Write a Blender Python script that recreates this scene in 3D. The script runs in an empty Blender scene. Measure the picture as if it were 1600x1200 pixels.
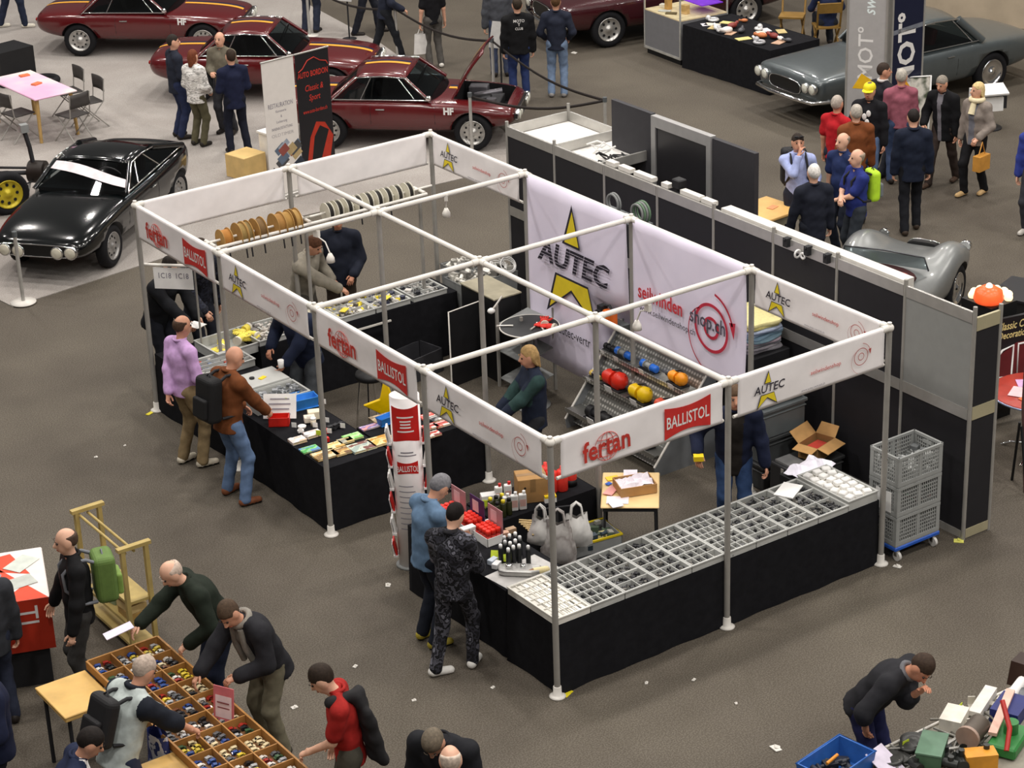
import bpy, bmesh, math, random
import numpy as np
from mathutils import Vector, Matrix
R = math.radians
S = bpy.context.scene
COL = S.collection
rnd = random.Random(7)

# ---------------------------------------------------------------- camera
CAMP = (-9.97623638808325, -14.119937445700883, 10.837605783647012)
FPX, YAW, PITCH, ROLL = 3477.2566954641457, 0.9735105094587603, 0.41974649978480555, -0.03715542394495327
_f = Vector((math.cos(PITCH)*math.cos(YAW), math.cos(PITCH)*math.sin(YAW), -math.sin(PITCH)))
_r0 = Vector((math.sin(YAW), -math.cos(YAW), 0)); _u0 = _r0.cross(_f)
_r = _r0*math.cos(ROLL) + _u0*math.sin(ROLL); _u = -_r0*math.sin(ROLL) + _u0*math.cos(ROLL)
cd = bpy.data.cameras.new('camera'); cam = bpy.data.objects.new('camera', cd); COL.objects.link(cam)
cam.matrix_world = Matrix(((_r.x, _u.x, -_f.x, CAMP[0]), (_r.y, _u.y, -_f.y, CAMP[1]), (_r.z, _u.z, -_f.z, CAMP[2]), (0, 0, 0, 1)))
cd.sensor_width = 36; cd.lens = FPX*36/1600; cd.clip_end = 300
S.camera = cam

def at(u, v, z=0.0):
    """the point of the hall at height z that stands at photograph pixel (u, v)"""
    d = _f + _r*((u-800)/FPX) + _u*((600-v)/FPX)
    return Vector(CAMP) + d*((z-CAMP[2])/d.z)

# ---------------------------------------------------------------- light: rows of hall lamps, dim ambient
S.view_settings.view_transform = 'Standard'; S.view_settings.look = 'None'
S.view_settings.gamma = 1; S.view_settings.use_curve_mapping = False
S.view_settings.exposure = 0.14
w = bpy.data.worlds.new('hall_air'); S.world = w; w.use_nodes = True
w.node_tree.nodes['Background'].inputs[0].default_value = (1.0, 0.96, 0.92, 1)
w.node_tree.nodes['Background'].inputs[1].default_value = 0.10
lamp = bpy.data.lights.new('hall_lamp', 'AREA'); lamp.shape = 'DISK'; lamp.size = 0.9
lamp.energy = 365; lamp.color = (1.0, 0.95, 0.9)
for i in range(5):
    for j in range(6):
        lo = bpy.data.objects.new('hall_lamp', lamp); COL.objects.link(lo)
        lo.location = (-9 + 7*i + 0.8*j, -13 + 8*j - 0.5*i, 14.0)

# ---------------------------------------------------------------- helpers
def lin(h):
    if isinstance(h, str):
        h = tuple(int(h[k:k+2], 16)/255 for k in (0, 2, 4))
    return tuple(c/12.92 if c <= .04045 else ((c+.055)/1.055)**2.4 for c in h)

_M = {}
def mat(h, rough=.6, metal=0.0, var=.12, scale=9.0, coat=0.0, emit=0.0, alpha=1.0, bump=0.0, spec=.4):
    """procedural material: base colour broken up by a noise texture"""
    k = (h, rough, metal, var, scale, coat, emit, alpha, bump, spec)
    if k in _M: return _M[k]
    m = bpy.data.materials.new('surface_' + str(h)); m.use_nodes = True
    nt = m.node_tree; b = nt.nodes['Principled BSDF']; c = lin(h)
    b.inputs['Roughness'].default_value = rough; b.inputs['Metallic'].default_value = metal
    b.inputs['Specular IOR Level'].default_value = spec
    if coat: b.inputs['Coat Weight'].default_value = coat; b.inputs['Coat Roughness'].default_value = .04
    if alpha < 1: b.inputs['Alpha'].default_value = alpha
    tc = nt.nodes.new('ShaderNodeTexCoord'); n = nt.nodes.new('ShaderNodeTexNoise')
    n.inputs['Scale'].default_value = scale; n.inputs['Detail'].default_value = 4
    nt.links.new(tc.outputs['Object'], n.inputs['Vector'])
    r = nt.nodes.new('ShaderNodeValToRGB')
    r.color_ramp.elements[0].position = .3; r.color_ramp.elements[1].position = .7
    r.color_ramp.elements[0].color = tuple(x*(1-var) for x in c)+(1,)
    r.color_ramp.elements[1].color = tuple(min(1, x*(1+var)) for x in c)+(1,)
    nt.links.new(n.outputs['Fac'], r.inputs[0]); nt.links.new(r.outputs[0], b.inputs['Base Color'])
    if emit:
        nt.links.new(r.outputs[0], b.inputs['Emission Color']); b.inputs['Emission Strength'].default_value = emit
    if bump:
        bp = nt.nodes.new('ShaderNodeBump'); bp.inputs['Strength'].default_value = bump; bp.inputs['Distance'].default_value = .01
        nt.links.new(n.outputs['Fac'], bp.inputs['Height']); nt.links.new(bp.outputs[0], b.inputs['Normal'])
    _M[k] = m; return m

def ramp_mat(key, cols, scale, rough=.8, detail=3, kind='noise', stretch=None):
    """several colours in patches (camouflage, plaid, printed covers)"""
    if key in _M: return _M[key]
    m = bpy.data.materials.new('pattern_' + key); m.use_nodes = True; nt = m.node_tree; b = nt.nodes['Principled BSDF']
    b.inputs['Roughness'].default_value = rough; b.inputs['Specular IOR Level'].default_value = .3
    tc = nt.nodes.new('ShaderNodeTexCoord'); mp = nt.nodes.new('ShaderNodeMapping')
    if stretch: mp.inputs['Scale'].default_value = stretch
    nt.links.new(tc.outputs['Object'], mp.inputs[0])
    if kind == 'voronoi':
        n = nt.nodes.new('ShaderNodeTexVoronoi'); n.inputs['Scale'].default_value = scale
        sp = nt.nodes.new('ShaderNodeSeparateColor'); nt.links.new(n.outputs['Color'], sp.inputs[0]); out = sp.outputs[0]
    else:
        n = nt.nodes.new('ShaderNodeTexNoise'); n.inputs['Scale'].default_value = scale; n.inputs['Detail'].default_value = detail
        out = n.outputs['Fac']
    nt.links.new(mp.outputs[0], n.inputs['Vector'])
    r = nt.nodes.new('ShaderNodeValToRGB'); cr = r.color_ramp; cr.interpolation = 'CONSTANT' if kind != 'soft' else 'LINEAR'
    lo, hi = (0.0, 1.0) if kind == 'voronoi' else (.32, .68)
    for i, h in enumerate(cols):
        p = 0 if i == 0 else lo + (hi-lo)*i/len(cols)
        e = cr.elements[i] if i < 2 else cr.elements.new(p)
        e.position = p; e.color = lin(h)+(1,)
    nt.links.new(out, r.inputs[0]); nt.links.new(r.outputs[0], b.inputs['Base Color'])
    _M[key] = m; return m

def glass_mat(key, tint, a=.35, rough=.03):
    if key in _M: return _M[key]
    m = bpy.data.materials.new('glass_' + key); m.use_nodes = True; nt = m.node_tree
    nt.nodes.remove(nt.nodes['Principled BSDF']); o = nt.nodes['Material Output']
    t = nt.nodes.new('ShaderNodeBsdfTransparent'); g = nt.nodes.new('ShaderNodeBsdfGlossy'); mx = nt.nodes.new('ShaderNodeMixShader')
    fr = nt.nodes.new('ShaderNodeLayerWeight'); fr.inputs[0].default_value = .2
    ad = nt.nodes.new('ShaderNodeMath'); ad.operation = 'MULTIPLY_ADD'; ad.inputs[1].default_value = 1.0; ad.inputs[2].default_value = a*.2
    t.inputs[0].default_value = lin(tint)+(1,); g.inputs['Roughness'].default_value = rough
    pw = nt.nodes.new('ShaderNodeMath'); pw.operation = 'POWER'; pw.inputs[1].default_value = 3; nt.links.new(fr.outputs['Facing'], pw.inputs[0]); nt.links.new(pw.outputs[0], ad.inputs[0]); nt.links.new(ad.outputs[0], mx.inputs[0])
    nt.links.new(t.outputs[0], mx.inputs[1]); nt.links.new(g.outputs[0], mx.inputs[2]); nt.links.new(mx.outputs[0], o.inputs[0])
    _M[key] = m; return m

def basis(d):
    d = Vector(d).normalized(); a = Vector((0, 0, 1)) if abs(d.z) < .9 else Vector((1, 0, 0))
    x = a.cross(d).normalized(); return x, d.cross(x), d

class MB:
    """collects shapes and links them as ONE mesh object"""
    def __init__(s): s.v = []; s.f = []; s.mi = []; s.sm = []; s.M = None
    def add(s, vs, fs, mi=0, sm=False):
        o = len(s.v); M = s.M
        s.v += [tuple(M @ Vector(v)) if M else tuple(v) for v in vs]
        for f in fs: s.f.append(tuple(i+o for i in f)); s.mi.append(mi); s.sm.append(sm)
        return s
    def box(s, x0, y0, z0, x1, y1, z1, mi=0):
        v = [(x, y, z) for z in (z0, z1) for y in (y0, y1) for x in (x0, x1)]
        return s.add(v, [(0, 2, 3, 1), (4, 5, 7, 6), (0, 1, 5, 4), (2, 6, 7, 3), (0, 4, 6, 2), (1, 3, 7, 5)], mi)
    def cbox(s, c, d, rz=0, mi=0, rx=0, ry=0):
        E = Matrix.Translation(c) @ Matrix.Rotation(rz, 4, 'Z') @ Matrix.Rotation(ry, 4, 'Y') @ Matrix.Rotation(rx, 4, 'X')
        x, y, z = d[0]/2, d[1]/2, d[2]/2
        v = [E @ Vector((a, b, e)) for e in (-z, z) for b in (-y, y) for a in (-x, x)]
        return s.add(v, [(0, 2, 3, 1), (4, 5, 7, 6), (0, 1, 5, 4), (2, 6, 7, 3), (0, 4, 6, 2), (1, 3, 7, 5)], mi)
    def cyl(s, p, q, r, r2=None, n=12, mi=0, sm=True):
        r2 = r if r2 is None else r2; p = Vector(p); q = Vector(q); x, y, d = basis(q-p); v = []
        for c, rr in ((p, r), (q, r2)):
            v += [c + (x*math.cos(t)+y*math.sin(t))*rr for t in (2*math.pi*k/n for k in range(n))]
        s.add(v, [(k, (k+1) % n, n+(k+1) % n, n+k) for k in range(n)], mi, sm)
        return s.add(v, [tuple(range(n-1, -1, -1)), tuple(range(n, 2*n))], mi)
    def tube(s, pts, r, n=8, mi=0, closed=False):
        pts = [Vector(p) for p in pts]; N = len(pts); v = []; rs = r if isinstance(r, (list, tuple)) else [r]*N
        ref = None
        for i, p in enumerate(pts):
            a = pts[i-1] if (i or closed) else p; b = pts[(i+1) % N] if (i < N-1 or closed) else p
            d = (b-a).normalized()
            if ref is None: x, y, _ = basis(d)
            else:
                x = (ref - d*ref.dot(d)).normalized(); y = d.cross(x)
            ref = x
            v += [p + (x*math.cos(t)+y*math.sin(t))*rs[i] for t in (2*math.pi*k/n for k in range(n))]
        f = []
        for i in range(N if closed else N-1):
            j = (i+1) % N
            f += [(i*n+k, i*n+(k+1) % n, j*n+(k+1) % n, j*n+k) for k in range(n)]
        s.add(v, f, mi, True)
        if not closed: s.add(v, [tuple(range(n-1, -1, -1)), tuple(range((N-1)*n, N*n))], mi)
        return s
    def lathe(s, prof, n=16, mi=0, M=None, mis=None, sm=True, caps=True):
        v = []; f = []
        for r, z in prof:
            for k in range(n):
                t = 2*math.pi*k/n; p = Vector((r*math.cos(t), r*math.sin(t), z)); v.append(M @ p if M else p)
        for i in range(len(prof)-1):
            g = [(i*n+k, i*n+(k+1) % n, (i+1)*n+(k+1) % n, (i+1)*n+k) for k in range(n)]
            f.append((g, mis[i] if mis else mi))
        o = len(s.v); MM = s.M
        s.v += [tuple(MM @ p) if MM else tuple(p) for p in v]
        for g, m_ in f:
            for q in g: s.f.append(tuple(i+o for i in q)); s.mi.append(m_); s.sm.append(sm)
        if caps and prof[0][0] > 1e-6: s.f.append(tuple(o+k for k in range(n-1, -1, -1))); s.mi.append(mis[0] if mis else mi); s.sm.append(False)
        if caps and prof[-1][0] > 1e-6: s.f.append(tuple(o+(len(prof)-1)*n+k for k in range(n))); s.mi.append(mis[-1] if mis else mi); s.sm.append(False)
        return s
    def prism(s, poly, z0, z1, mi=0, M=None, sides=True):
        n = len(poly); v = [Vector((x, y, z)) for z in (z0, z1) for x, y in poly]
        if M: v = [M @ p for p in v]
        f = [tuple(range(n-1, -1, -1)), tuple(range(n, 2*n))]
        if sides: f += [(k, (k+1) % n, n+(k+1) % n, n+k) for k in range(n)]
        return s.add(v, f, mi)
    def ball(s, c, r, n=10, m=7, mi=0):
        rx, ry, rz = (r, r, r) if not isinstance(r, (tuple, list)) else r
        v = [(c[0], c[1], c[2]-rz)]
        for i in range(1, m):
            a = -math.pi/2 + math.pi*i/m
            v += [(c[0]+rx*math.cos(a)*math.cos(t), c[1]+ry*math.cos(a)*math.sin(t), c[2]+rz*math.sin(a)) for t in (2*math.pi*k/n for k in range(n))]
        v.append((c[0], c[1], c[2]+rz)); f = [(0, 1+(k+1) % n, 1+k) for k in range(n)]
        for i in range(m-2):
            a = 1+i*n; b = a+n
            f += [(a+k, a+(k+1) % n, b+(k+1) % n, b+k) for k in range(n)]
        a = 1+(m-2)*n; f += [(a+k, a+(k+1) % n, len(v)-1) for k in range(n)]
        return s.add(v, f, mi, True)
    def torus(s, c, Rr, r, n=24, k=8, mi=0, M=None, a0=0, a1=2*math.pi):
        full = abs(a1-a0-2*math.pi) < 1e-6; nn = n if full else n+1
        pts = [Vector((c[0]+Rr*math.cos(a0+(a1-a0)*i/n), c[1]+Rr*math.sin(a0+(a1-a0)*i/n), c[2])) for i in range(nn)]
        if M: pts = [M @ p for p in pts]
        return s.tube(pts, r, k, mi, full)
    def grid(s, P, mi=0, sm=True, flip=False):
        a = len(P); b = len(P[0]); v = [p for row in P for p in row]
        f = [(i*b+j, (i+1)*b+j, (i+1)*b+j+1, i*b+j+1) for i in range(a-1) for j in range(b-1)]
        if flip: f = [q[::-1] for q in f]
        return s.add(v, f, mi, sm)
    def build(s, name, mats, parent=None, loc=None, rz=0, bevel=0, seg=1):
        me = bpy.data.meshes.new(name); me.from_pydata(s.v, [], s.f)
        if not isinstance(mats, (list, tuple)): mats = [mats]
        for m in mats: me.materials.append(m)
        me.polygons.foreach_set('material_index', s.mi); me.polygons.foreach_set('use_smooth', s.sm); me.update()
        o = bpy.data.objects.new(name, me); COL.objects.link(o)
        if parent: o.parent = parent
        if loc: o.location = loc
        if rz: o.rotation_euler.z = rz
        if bevel:
            b = o.modifiers.new('bevel', 'BEVEL'); b.width = bevel; b.segments = seg; b.limit_method = 'ANGLE'; b.angle_limit = R(50)
        return o

def tag(o, label, cat, group=None, kind=None):
    if label: o['label'] = label
    if cat: o['category'] = cat
    if group: o['group'] = group
    if kind: o['kind'] = kind
    return o
def thing(name, label, cat, loc=(0, 0, 0), rz=0, group=None):
    o = bpy.data.objects.new(name, None); o.empty_display_size = .1; COL.objects.link(o)
    o.location = loc; o.rotation_euler.z = rz
    return tag(o, label, cat, group)
def dup(root, loc, rz=0, label=None, group=None):
    r = root.copy(); COL.objects.link(r); r.location = loc; r.rotation_euler.z = rz
    if label: r['label'] = label
    if group: r['group'] = group
    for ch in root.children:
        c = ch.copy(); COL.objects.link(c); c.parent = r
        for g in ch.children:
            d = g.copy(); COL.objects.link(d); d.parent = c
    return r

_T = {}
def lettering(s, size, M, m, parent, sx=1.0, bold=0.0, shear=0.0, align='CENTER', name='lettering', depth=.0015):
    """flat letters standing on the plane of matrix M (x along the line, y up, z out of the surface)"""
    k = (s, bold, shear, align)
    if k not in _T:
        c = bpy.data.curves.new('t', 'FONT'); c.body = s; c.size = 1; c.align_x = align; c.align_y = 'CENTER'; c.shear = shear
        c.offset = bold; c.resolution_u = 2
        o = bpy.data.objects.new('t', c); COL.objects.link(o)
        dg = bpy.context.evaluated_depsgraph_get(); me = o.evaluated_get(dg).to_mesh()
        _T[k] = ([tuple(v.co) for v in me.vertices], [tuple(p.vertices) for p in me.polygons])
        o.evaluated_get(dg).to_mesh_clear(); bpy.data.objects.remove(o)
    v, f = _T[k]
    b = MB(); b.add([M @ Vector((x*size*sx, y*size, depth)) for x, y, z in v], f)
    return b.build(name, m, parent)

def frame_on(o, x, z=(0, 0, 1)):
    """matrix of a plane through o: x to the right, z up the plane, normal outward"""
    x = Vector(x).normalized(); z = Vector(z).normalized(); n = x.cross(z)
    return Matrix(((x.x, z.x, n.x, o[0]), (x.y, z.y, n.y, o[1]), (x.z, z.z, n.z, o[2]), (0, 0, 0, 1)))

# common materials
ALU = mat('b9b7b2', .38, .55, .06); ALUD = mat('9b9892', .5, .15, .06); PAINT = mat('dcd8d0', .45, 0, .05)
CHROME = mat('e2e2e2', .12, 1, .03); BLACKCLOTH = mat('1d1d20', .95, 0, .15, 14, spec=.1); WHITE = mat('e9e7e4', .6, 0, .03)
BLACK = mat('151517', .55); DARK = mat('232326', .7); RUB = mat('1a1a1a', .85, 0, .1, spec=.2); PVC = mat('f4efee', .55, 0, .03)
PVCV = mat('f1e9fd', .6, 0, .03, 3); RED = mat('c8201c', .5, 0, .06); WOOD = mat('c9a468', .6, 0, .18, 5); GREYP = mat('8b8d8c', .55, 0, .06)
GREYD = mat('55595b', .6, 0, .08); YEL = mat('f2cf1d', .5, 0, .05); PAPER = mat('ecebe8', .8, 0, .04); CARD = mat('a57e4e', .85, 0, .1)
TYRE = mat('17171a', .8, 0, .1, spec=.25); GLASS = glass_mat('car', '8d979a', .25); CLEAR = glass_mat('clear', 'eef2f2', .3)
INT = mat('1b1a1b', .8); INK = mat('2b2a30', .6); BLUE = mat('2f6fc4', .5); GREEN = mat('3f6b3f', .6)
# ================================================================ the setting: hall floor, stand carpet, hall wall
def floor_mat(name, c0, c1, c2, sc, rough=.75):
    m = bpy.data.materials.new(name); m.use_nodes = True; nt = m.node_tree; b = nt.nodes['Principled BSDF']
    tc = nt.nodes.new('ShaderNodeTexCoord')
    big = nt.nodes.new('ShaderNodeTexNoise'); big.inputs['Scale'].default_value = sc; big.inputs['Detail'].default_value = 5
    fine = nt.nodes.new('ShaderNodeTexNoise'); fine.inputs['Scale'].default_value = 70; fine.inputs['Detail'].default_value = 6
    for n in (big, fine): nt.links.new(tc.outputs['Object'], n.inputs['Vector'])
    r1 = nt.nodes.new('ShaderNodeValToRGB'); r1.color_ramp.elements[0].position = .35; r1.color_ramp.elements[1].position = .68
    r1.color_ramp.elements[0].color = lin(c0)+(1,); r1.color_ramp.elements[1].color = lin(c1)+(1,)
    r2 = nt.nodes.new('ShaderNodeValToRGB'); r2.color_ramp.elements[0].position = .42; r2.color_ramp.elements[1].position = .62
    r2.color_ramp.elements[0].color = lin(c2)+(1,); r2.color_ramp.elements[1].color = (1, 1, 1, 1)
    mx = nt.nodes.new('ShaderNodeMix'); mx.data_type = 'RGBA'; mx.blend_type = 'MULTIPLY'; mx.inputs[0].default_value = .75
    nt.links.new(big.outputs[0], r1.inputs[0]); nt.links.new(fine.outputs[0], r2.inputs[0])
    nt.links.new(r1.outputs[0], mx.inputs[6]); nt.links.new(r2.outputs[0], mx.inputs[7]); nt.links.new(mx.outputs[2], b.inputs['Base Color'])
    b.inputs['Roughness'].default_value = rough; b.inputs['Specular IOR Level'].default_value = .25
    bp = nt.nodes.new('ShaderNodeBump'); bp.inputs['Strength'].default_value = .25; bp.inputs['Distance'].default_value = .004
    nt.links.new(fine.outputs[0], bp.inputs['Height']); nt.links.new(bp.outputs[0], b.inputs['Normal'])
    return m
FLOORM = floor_mat('hall_floor_asphalt', '5e574e', '6f685d', 'aeaaa3', .45)
b = MB(); b.box(-14, -16, -.2, 34, 46, 0); tag(b.build('floor', FLOORM), None, None, kind='structure')
# light grey needle-felt carpet of the red-car stand
CARPETM = floor_mat('stand_carpet', 'a39d98', 'b2ada8', 'd8d4d0', .9, .95)
b = MB(); b.prism([(0, 12.2), (4.22, 12.8), (8.6, 12.6), (9.3, 14.2), (10.6, 20), (11.2, 24.5), (2, 36), (-3, 36)], 0, .012)
tag(b.build('stand_carpet', CARPETM), 'light grey felt carpet under the red cars and the black car', 'carpet')
# concrete wall at the end of the hall
b = MB(); p = at(1425, 40, 0); q = at(1600, 52, 0); d = (q-p).normalized(); n = Vector((-d.y, d.x, 0))
p = p - d*1.0 + n*.3; q = q + d*12 + n*.3
b.add([p, q, q+n*.3, p+n*.3, *(v+Vector((0, 0, 6)) for v in (p, q, q+n*.3, p+n*.3))], [(0, 1, 5, 4), (1, 2, 6, 5), (2, 3, 7, 6), (3, 0, 4, 7), (4, 5, 6, 7), (3, 2, 1, 0)])
tag(b.build('wall_back', mat('b3a48e', .9, 0, .1, 2.5)), None, None, kind='structure')
# ================================================================ the open pipe-frame stand, 4 m x 8 m
H = 2.56; PR = .029
fr = thing('pipe_stall', 'white pipe frame of the open trade stand, carrying the logo fascia banners', 'stall')
for i in range(5):
    for j in range(3):
        x, y = 2.0*j, 2.0*i
        b = MB(); b.cyl((x, y, .03), (x, y, H-.03), PR, n=14); up = b.build('upright', ALUD, fr)
        b = MB(); b.lathe([(.075, 0), (.078, .012), (.06, .022), (.04, .03), (.038, .11), (.034, .115)], 18); b.build('foot', PAINT, up, (x, y, 0.013 if y > 12 else 0))
        b = MB(); b.ball((0, 0, 0), (.046, .046, .042), 12, 8); b.cyl((0, 0, .03), (0, 0, .055), .022)
        for dx, dy in ((1, 0), (-1, 0), (0, 1), (0, -1)):
            if 0 <= j+dx <= 2 and 0 <= i+dy <= 4: b.cyl((dx*.03, dy*.03, 0), (dx*.1, dy*.1, 0), .036)
        b.build('pipe_joint', PAINT, up, (x, y, H))
        if j < 2: b = MB(); b.cyl((x+.05, y, H), (x+1.95, y, H), PR, n=14); b.build('crossbar', PAINT, fr)
        if i < 4 : b = MB(); b.cyl((x, y+.05, H), (x, y+1.95, H), PR, n=14); b.build('crossbar', PAINT, fr)

INKM = mat('3a3740', .6); REDL = mat('c2352c', .6); REDP = mat('cf5e58', .7); REDD = mat('c3392f', .6); STARY = mat('e9d22e', .55, 0, .05); STARK = mat('2a2633', .6)
GRYT = mat('8a8690', .7)
def star(M, s, par, cut=True):
    """slim five-point star: dark outline offset behind, yellow on top, split by the word"""
    # upper blade and lower two legs, separated by a clear band for the word
    up = [(.04, 1.086), (.243, .357), (-.243, .357)]
    lo = [(-.457, -.214), (.443, -.214), (.671, -.93), (-.03, -.45), (-.729, -.97)]
    for z, mm, gx, nm in ((.0012, STARK, 1.0, 'star_outline'), (.002, STARY, 0, 'star')):
        for P in (up, lo):
            b = MB()
            Q = []
            n = len(P)
            for k in range(n):
                p = Vector(P[k]); a = Vector(P[k-1]); e = Vector(P[(k+1) % n])
                t1 = (p-a).normalized(); t2 = (e-p).normalized(); n1 = Vector((-t1.y, t1.x)); n2 = Vector((-t2.y, t2.x))
                bi = (n1+n2); bi = bi/max(.25, bi.length_squared)*2 if bi.length > 1e-6 else n1
                off = 0 if gx else .075
                q = p - bi*off*.5
                Q.append((q.x*s + (0 if gx else s*.012), q.y*s))
            b.prism(Q, 0, .0004, M=M @ Matrix.Translation((0, 0, z)))
            b.build(nm, mm, par)
def spiral(M, r, par, mm, w=.06):
    """open spiral of rings with an arrow head"""
    b = MB()
    def arc(Rr, a0, a1, wd, cx=0, cy=0, n=40, R1=None):
        P = []
        for k in range(n+1):
            t = a0+(a1-a0)*k/n; rr = Rr if R1 is None else Rr+(R1-Rr)*k/n
            P.append([M @ Vector((cx+(rr+e)*math.cos(t), cy+(rr+e)*math.sin(t), .0014)) for e in (-wd/2, wd/2)])
        b.grid(P, flip=True)
    arc(r*.42, 0, 2*math.pi, w*r*1.6); arc(r, 0, 2*math.pi, w*r*1.6)
    arc(r*1.02, 2.4, 4.5, w*r*.7, R1=r*2.0); arc(r*1.55, R(82), R(20), w*r*1.2, R1=r*1.4)
    a = R(20); c = Vector((1.4*r*math.cos(a), 1.4*r*math.sin(a)))
    b.add([M @ Vector((c.x+dx*r, c.y+dy*r, .0014)) for dx, dy in ((-.2, .12), (.2, .2), (.1, -.55))], [(0, 2, 1)])
    b.build('spiral_logo', mm, par)
def globe(M, r, par, mm):
    b = MB()
    for k in (-1, -.55, 0, .55, 1):
        b.tube([M @ Vector((k*r*math.cos(t)*1.0, r*math.sin(t), .0012)) for t in (math.pi*(i/18-.5) for i in range(19))], .0035, 4)
    for k in (-.6, 0, .6):
        w = math.sqrt(1-k*k)*r; b.tube([M @ Vector((-w+2*w*i/8, k*r - .12*r*math.sin(math.pi*i/8), .0012)) for i in range(9)], .0035, 4)
    b.build('globe_logo', mm, par)
def banner_cloth(p, q, z0, z1, parent, mm, name='cloth', sag=.012, seed=0, push=None):
    """cloth between p and q (xy), slightly rippled, wrapped round the bar on top; faces to the right of p->q"""
    d = Vector((q[0]-p[0], q[1]-p[1], 0)); L = d.length; d.normalize(); n = Vector((d.y, -d.x, 0)); P = []
    g = random.Random(seed); ph = [g.uniform(0, 6) for _ in range(4)]
    for k in range(13):
        v = k/12; row = []
        for i in range(41):
            u = i/40
            off = sag*(.5*math.sin(u*7+ph[0]+v*2)+.5*math.sin(u*15+ph[1]-v*3))*math.sin(math.pi*min(1, v*1.0+.0)) * (1 if 0 < k < 12 else 0)
            zz = z0+(z1-z0)*v
            if push: off -= push(u, zz)
            row.append(Vector((p[0], p[1], 0))+d*(u*L)+n*(off+.031)+Vector((0, 0, zz)))
        P.append(row)
    b = MB(); b.grid(P, flip=True)
    o = b.build(name, mm, parent)
    m = o.modifiers.new('solid', 'SOLIDIFY'); m.thickness = .004; m.offset = -1
    return o, d, n, L
def fascia(p, q, kind, label, seed):
    t = thing('fascia_banner', label, 'banner', group='logo fascia banners on the pipe frame')
    z0, z1 = 2.19, 2.59
    d = Vector((q[0]-p[0], q[1]-p[1], 0)).normalized(); a = Vector((p[0], p[1], 0))+d*.09; e = Vector((q[0], q[1], 0))-d*.09
    o, d, n, L = banner_cloth(a, e, z0, z1, t, PVC, seed=seed, sag=.008)
    b = MB(); b.cyl((a.x-d.x*.03, a.y-d.y*.03, z0+.004), (e.x+d.x*.03, e.y+d.y*.03, z0+.004), .016); b.build('bottom_rod', PAINT, t)
    def F(u, z): return frame_on(Vector((a.x, a.y, z))+d*(u*L)+n*.042, d)
    zc = (z0+z1)/2-.015
    if kind == 'fertan':
        globe(F(.27, zc-.01) , .135, t, REDP)
        lettering('fertan', .27, F(.27, zc-.01) @ Matrix.Rotation(R(2), 4, 'Z'), REDD, t, .82, .022, depth=.003)
        b = MB(); w, h = .265, .155
        top = [(-w+2*w*k/10, h-.035*math.sin(math.pi*k/10)) for k in range(11)]
        bot = [(w-2*w*k/10, -h+.045*math.sin(math.pi*k/10)) for k in range(11)]
        b.prism(bot+top[::1] if False else top[::-1]+bot[::-1], .0006, .0012, M=F(.77, zc)); b.build('red_panel', mat('c9302c', .55), t)
        lettering('BALLISTOL', .165, F(.77, zc-.005), WHITE, t, .62, .012, depth=.003)
    elif kind == 'autec':
        star(F(.19, zc), .18, t)
        lettering('AUTEC', .115, F(.2, zc+.015), STARK, t, 1.0, .012, .15, depth=.0045)
        lettering('seilwindenshop', .062, F(.585, zc+.015), REDP, t, 1.0, .004)
        lettering('www.autec-vertrieb.ch', .032, F(.5, zc-.135), GRYT, t)
        spiral(F(.83, zc+.01), .085, t, mat('b5544f', .6), .05)
    return t
fascia((0, 8), (0, 6), 'fertan', 'white fascia with red lettering above the 1C18 hanging sign', 1)
fascia((0, 6), (0, 4), 'autec', 'white star-logo fascia above the navy salesman, between two red-lettered fascias', 2)
fascia((0, 4), (0, 2), 'fertan', 'white red-lettered fascia directly above the book table', 3)
fascia((0, 2), (0, 0), 'autec', 'white star-logo fascia running from the white display column to the near corner pole', 4)
fascia((0, 0), (2, 0), 'fertan', 'large red-lettered fascia above the small table with the cardboard lid', 5)
fascia((2, 0), (4, 0), 'autec', 'white star-logo fascia above the sorting trays beside the grey crates', 6)
fascia((4, 2), (4, 0), 'autec', 'white star-logo fascia behind the pile of coloured cloths', 7)
fascia((4, 8), (4, 6), 'autec', 'small white star-logo fascia in front of the open-bonnet red car', 8)
fascia((0, 8), (2, 8), 'blank', 'blank white fascia in front of the black car, seen from its back', 9)
fascia((2, 8), (4, 8), 'blank', 'blank white fascia in front of the red car doors, seen from its back', 10)

# the two tall back banners
t = thing('wall_banner', 'tall white banner with a big yellow star and AUTEC lettering', 'banner', group='tall back banners')
sst = lambda x: max(0, min(1, x))**2*(3-2*max(0, min(1, x)))
o, d, n, L = banner_cloth((4, 5.93), (4, 4.06), .35, 2.585, t, PVCV, seed=11, sag=.03, push=lambda u, z: .40*sst((u-.60)/.12)*sst((1.45-z)/.3))
def F(u, z): return frame_on(Vector((4, 5.93, z))+d*(u*L)+n*.066, d)
star(F(.476, 1.70), .70, t)
lettering('AUTEC', .38, F(.485, 1.75), STARK, t, 1.08, .034, .22, depth=.004)
b = MB()
for k in range(7): b.prism([(-.62, -.12+.04*k), (.72, -.12+.04*k), (.72, -.1165+.04*k), (-.62, -.1165+.04*k)], 0, .0004, M=F(.47, 1.75) @ Matrix.Translation((0, 0, .005)))
b.build('lettering_stripes', PVCV, t)
lettering('www.autec-vertr', .17, F(.15, .86), INKM, t, .80, .004, align='LEFT')
t = thing('wall_banner', 'tall white banner with red seilwindenshop.ch lettering and a spiral', 'banner', group='tall back banners')
o, d, n, L = banner_cloth((4, 3.94), (4, 2.06), 1.15, 2.585, t, PVCV, seed=12, sag=.02)
def F(u, z): return frame_on(Vector((4, 3.94, z))+d*(u*L)+n*.056, d)
lettering('seilwinden', .235, F(.06, 1.79), mat('d2404a', .6), t, .78, .022, align='LEFT')
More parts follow.
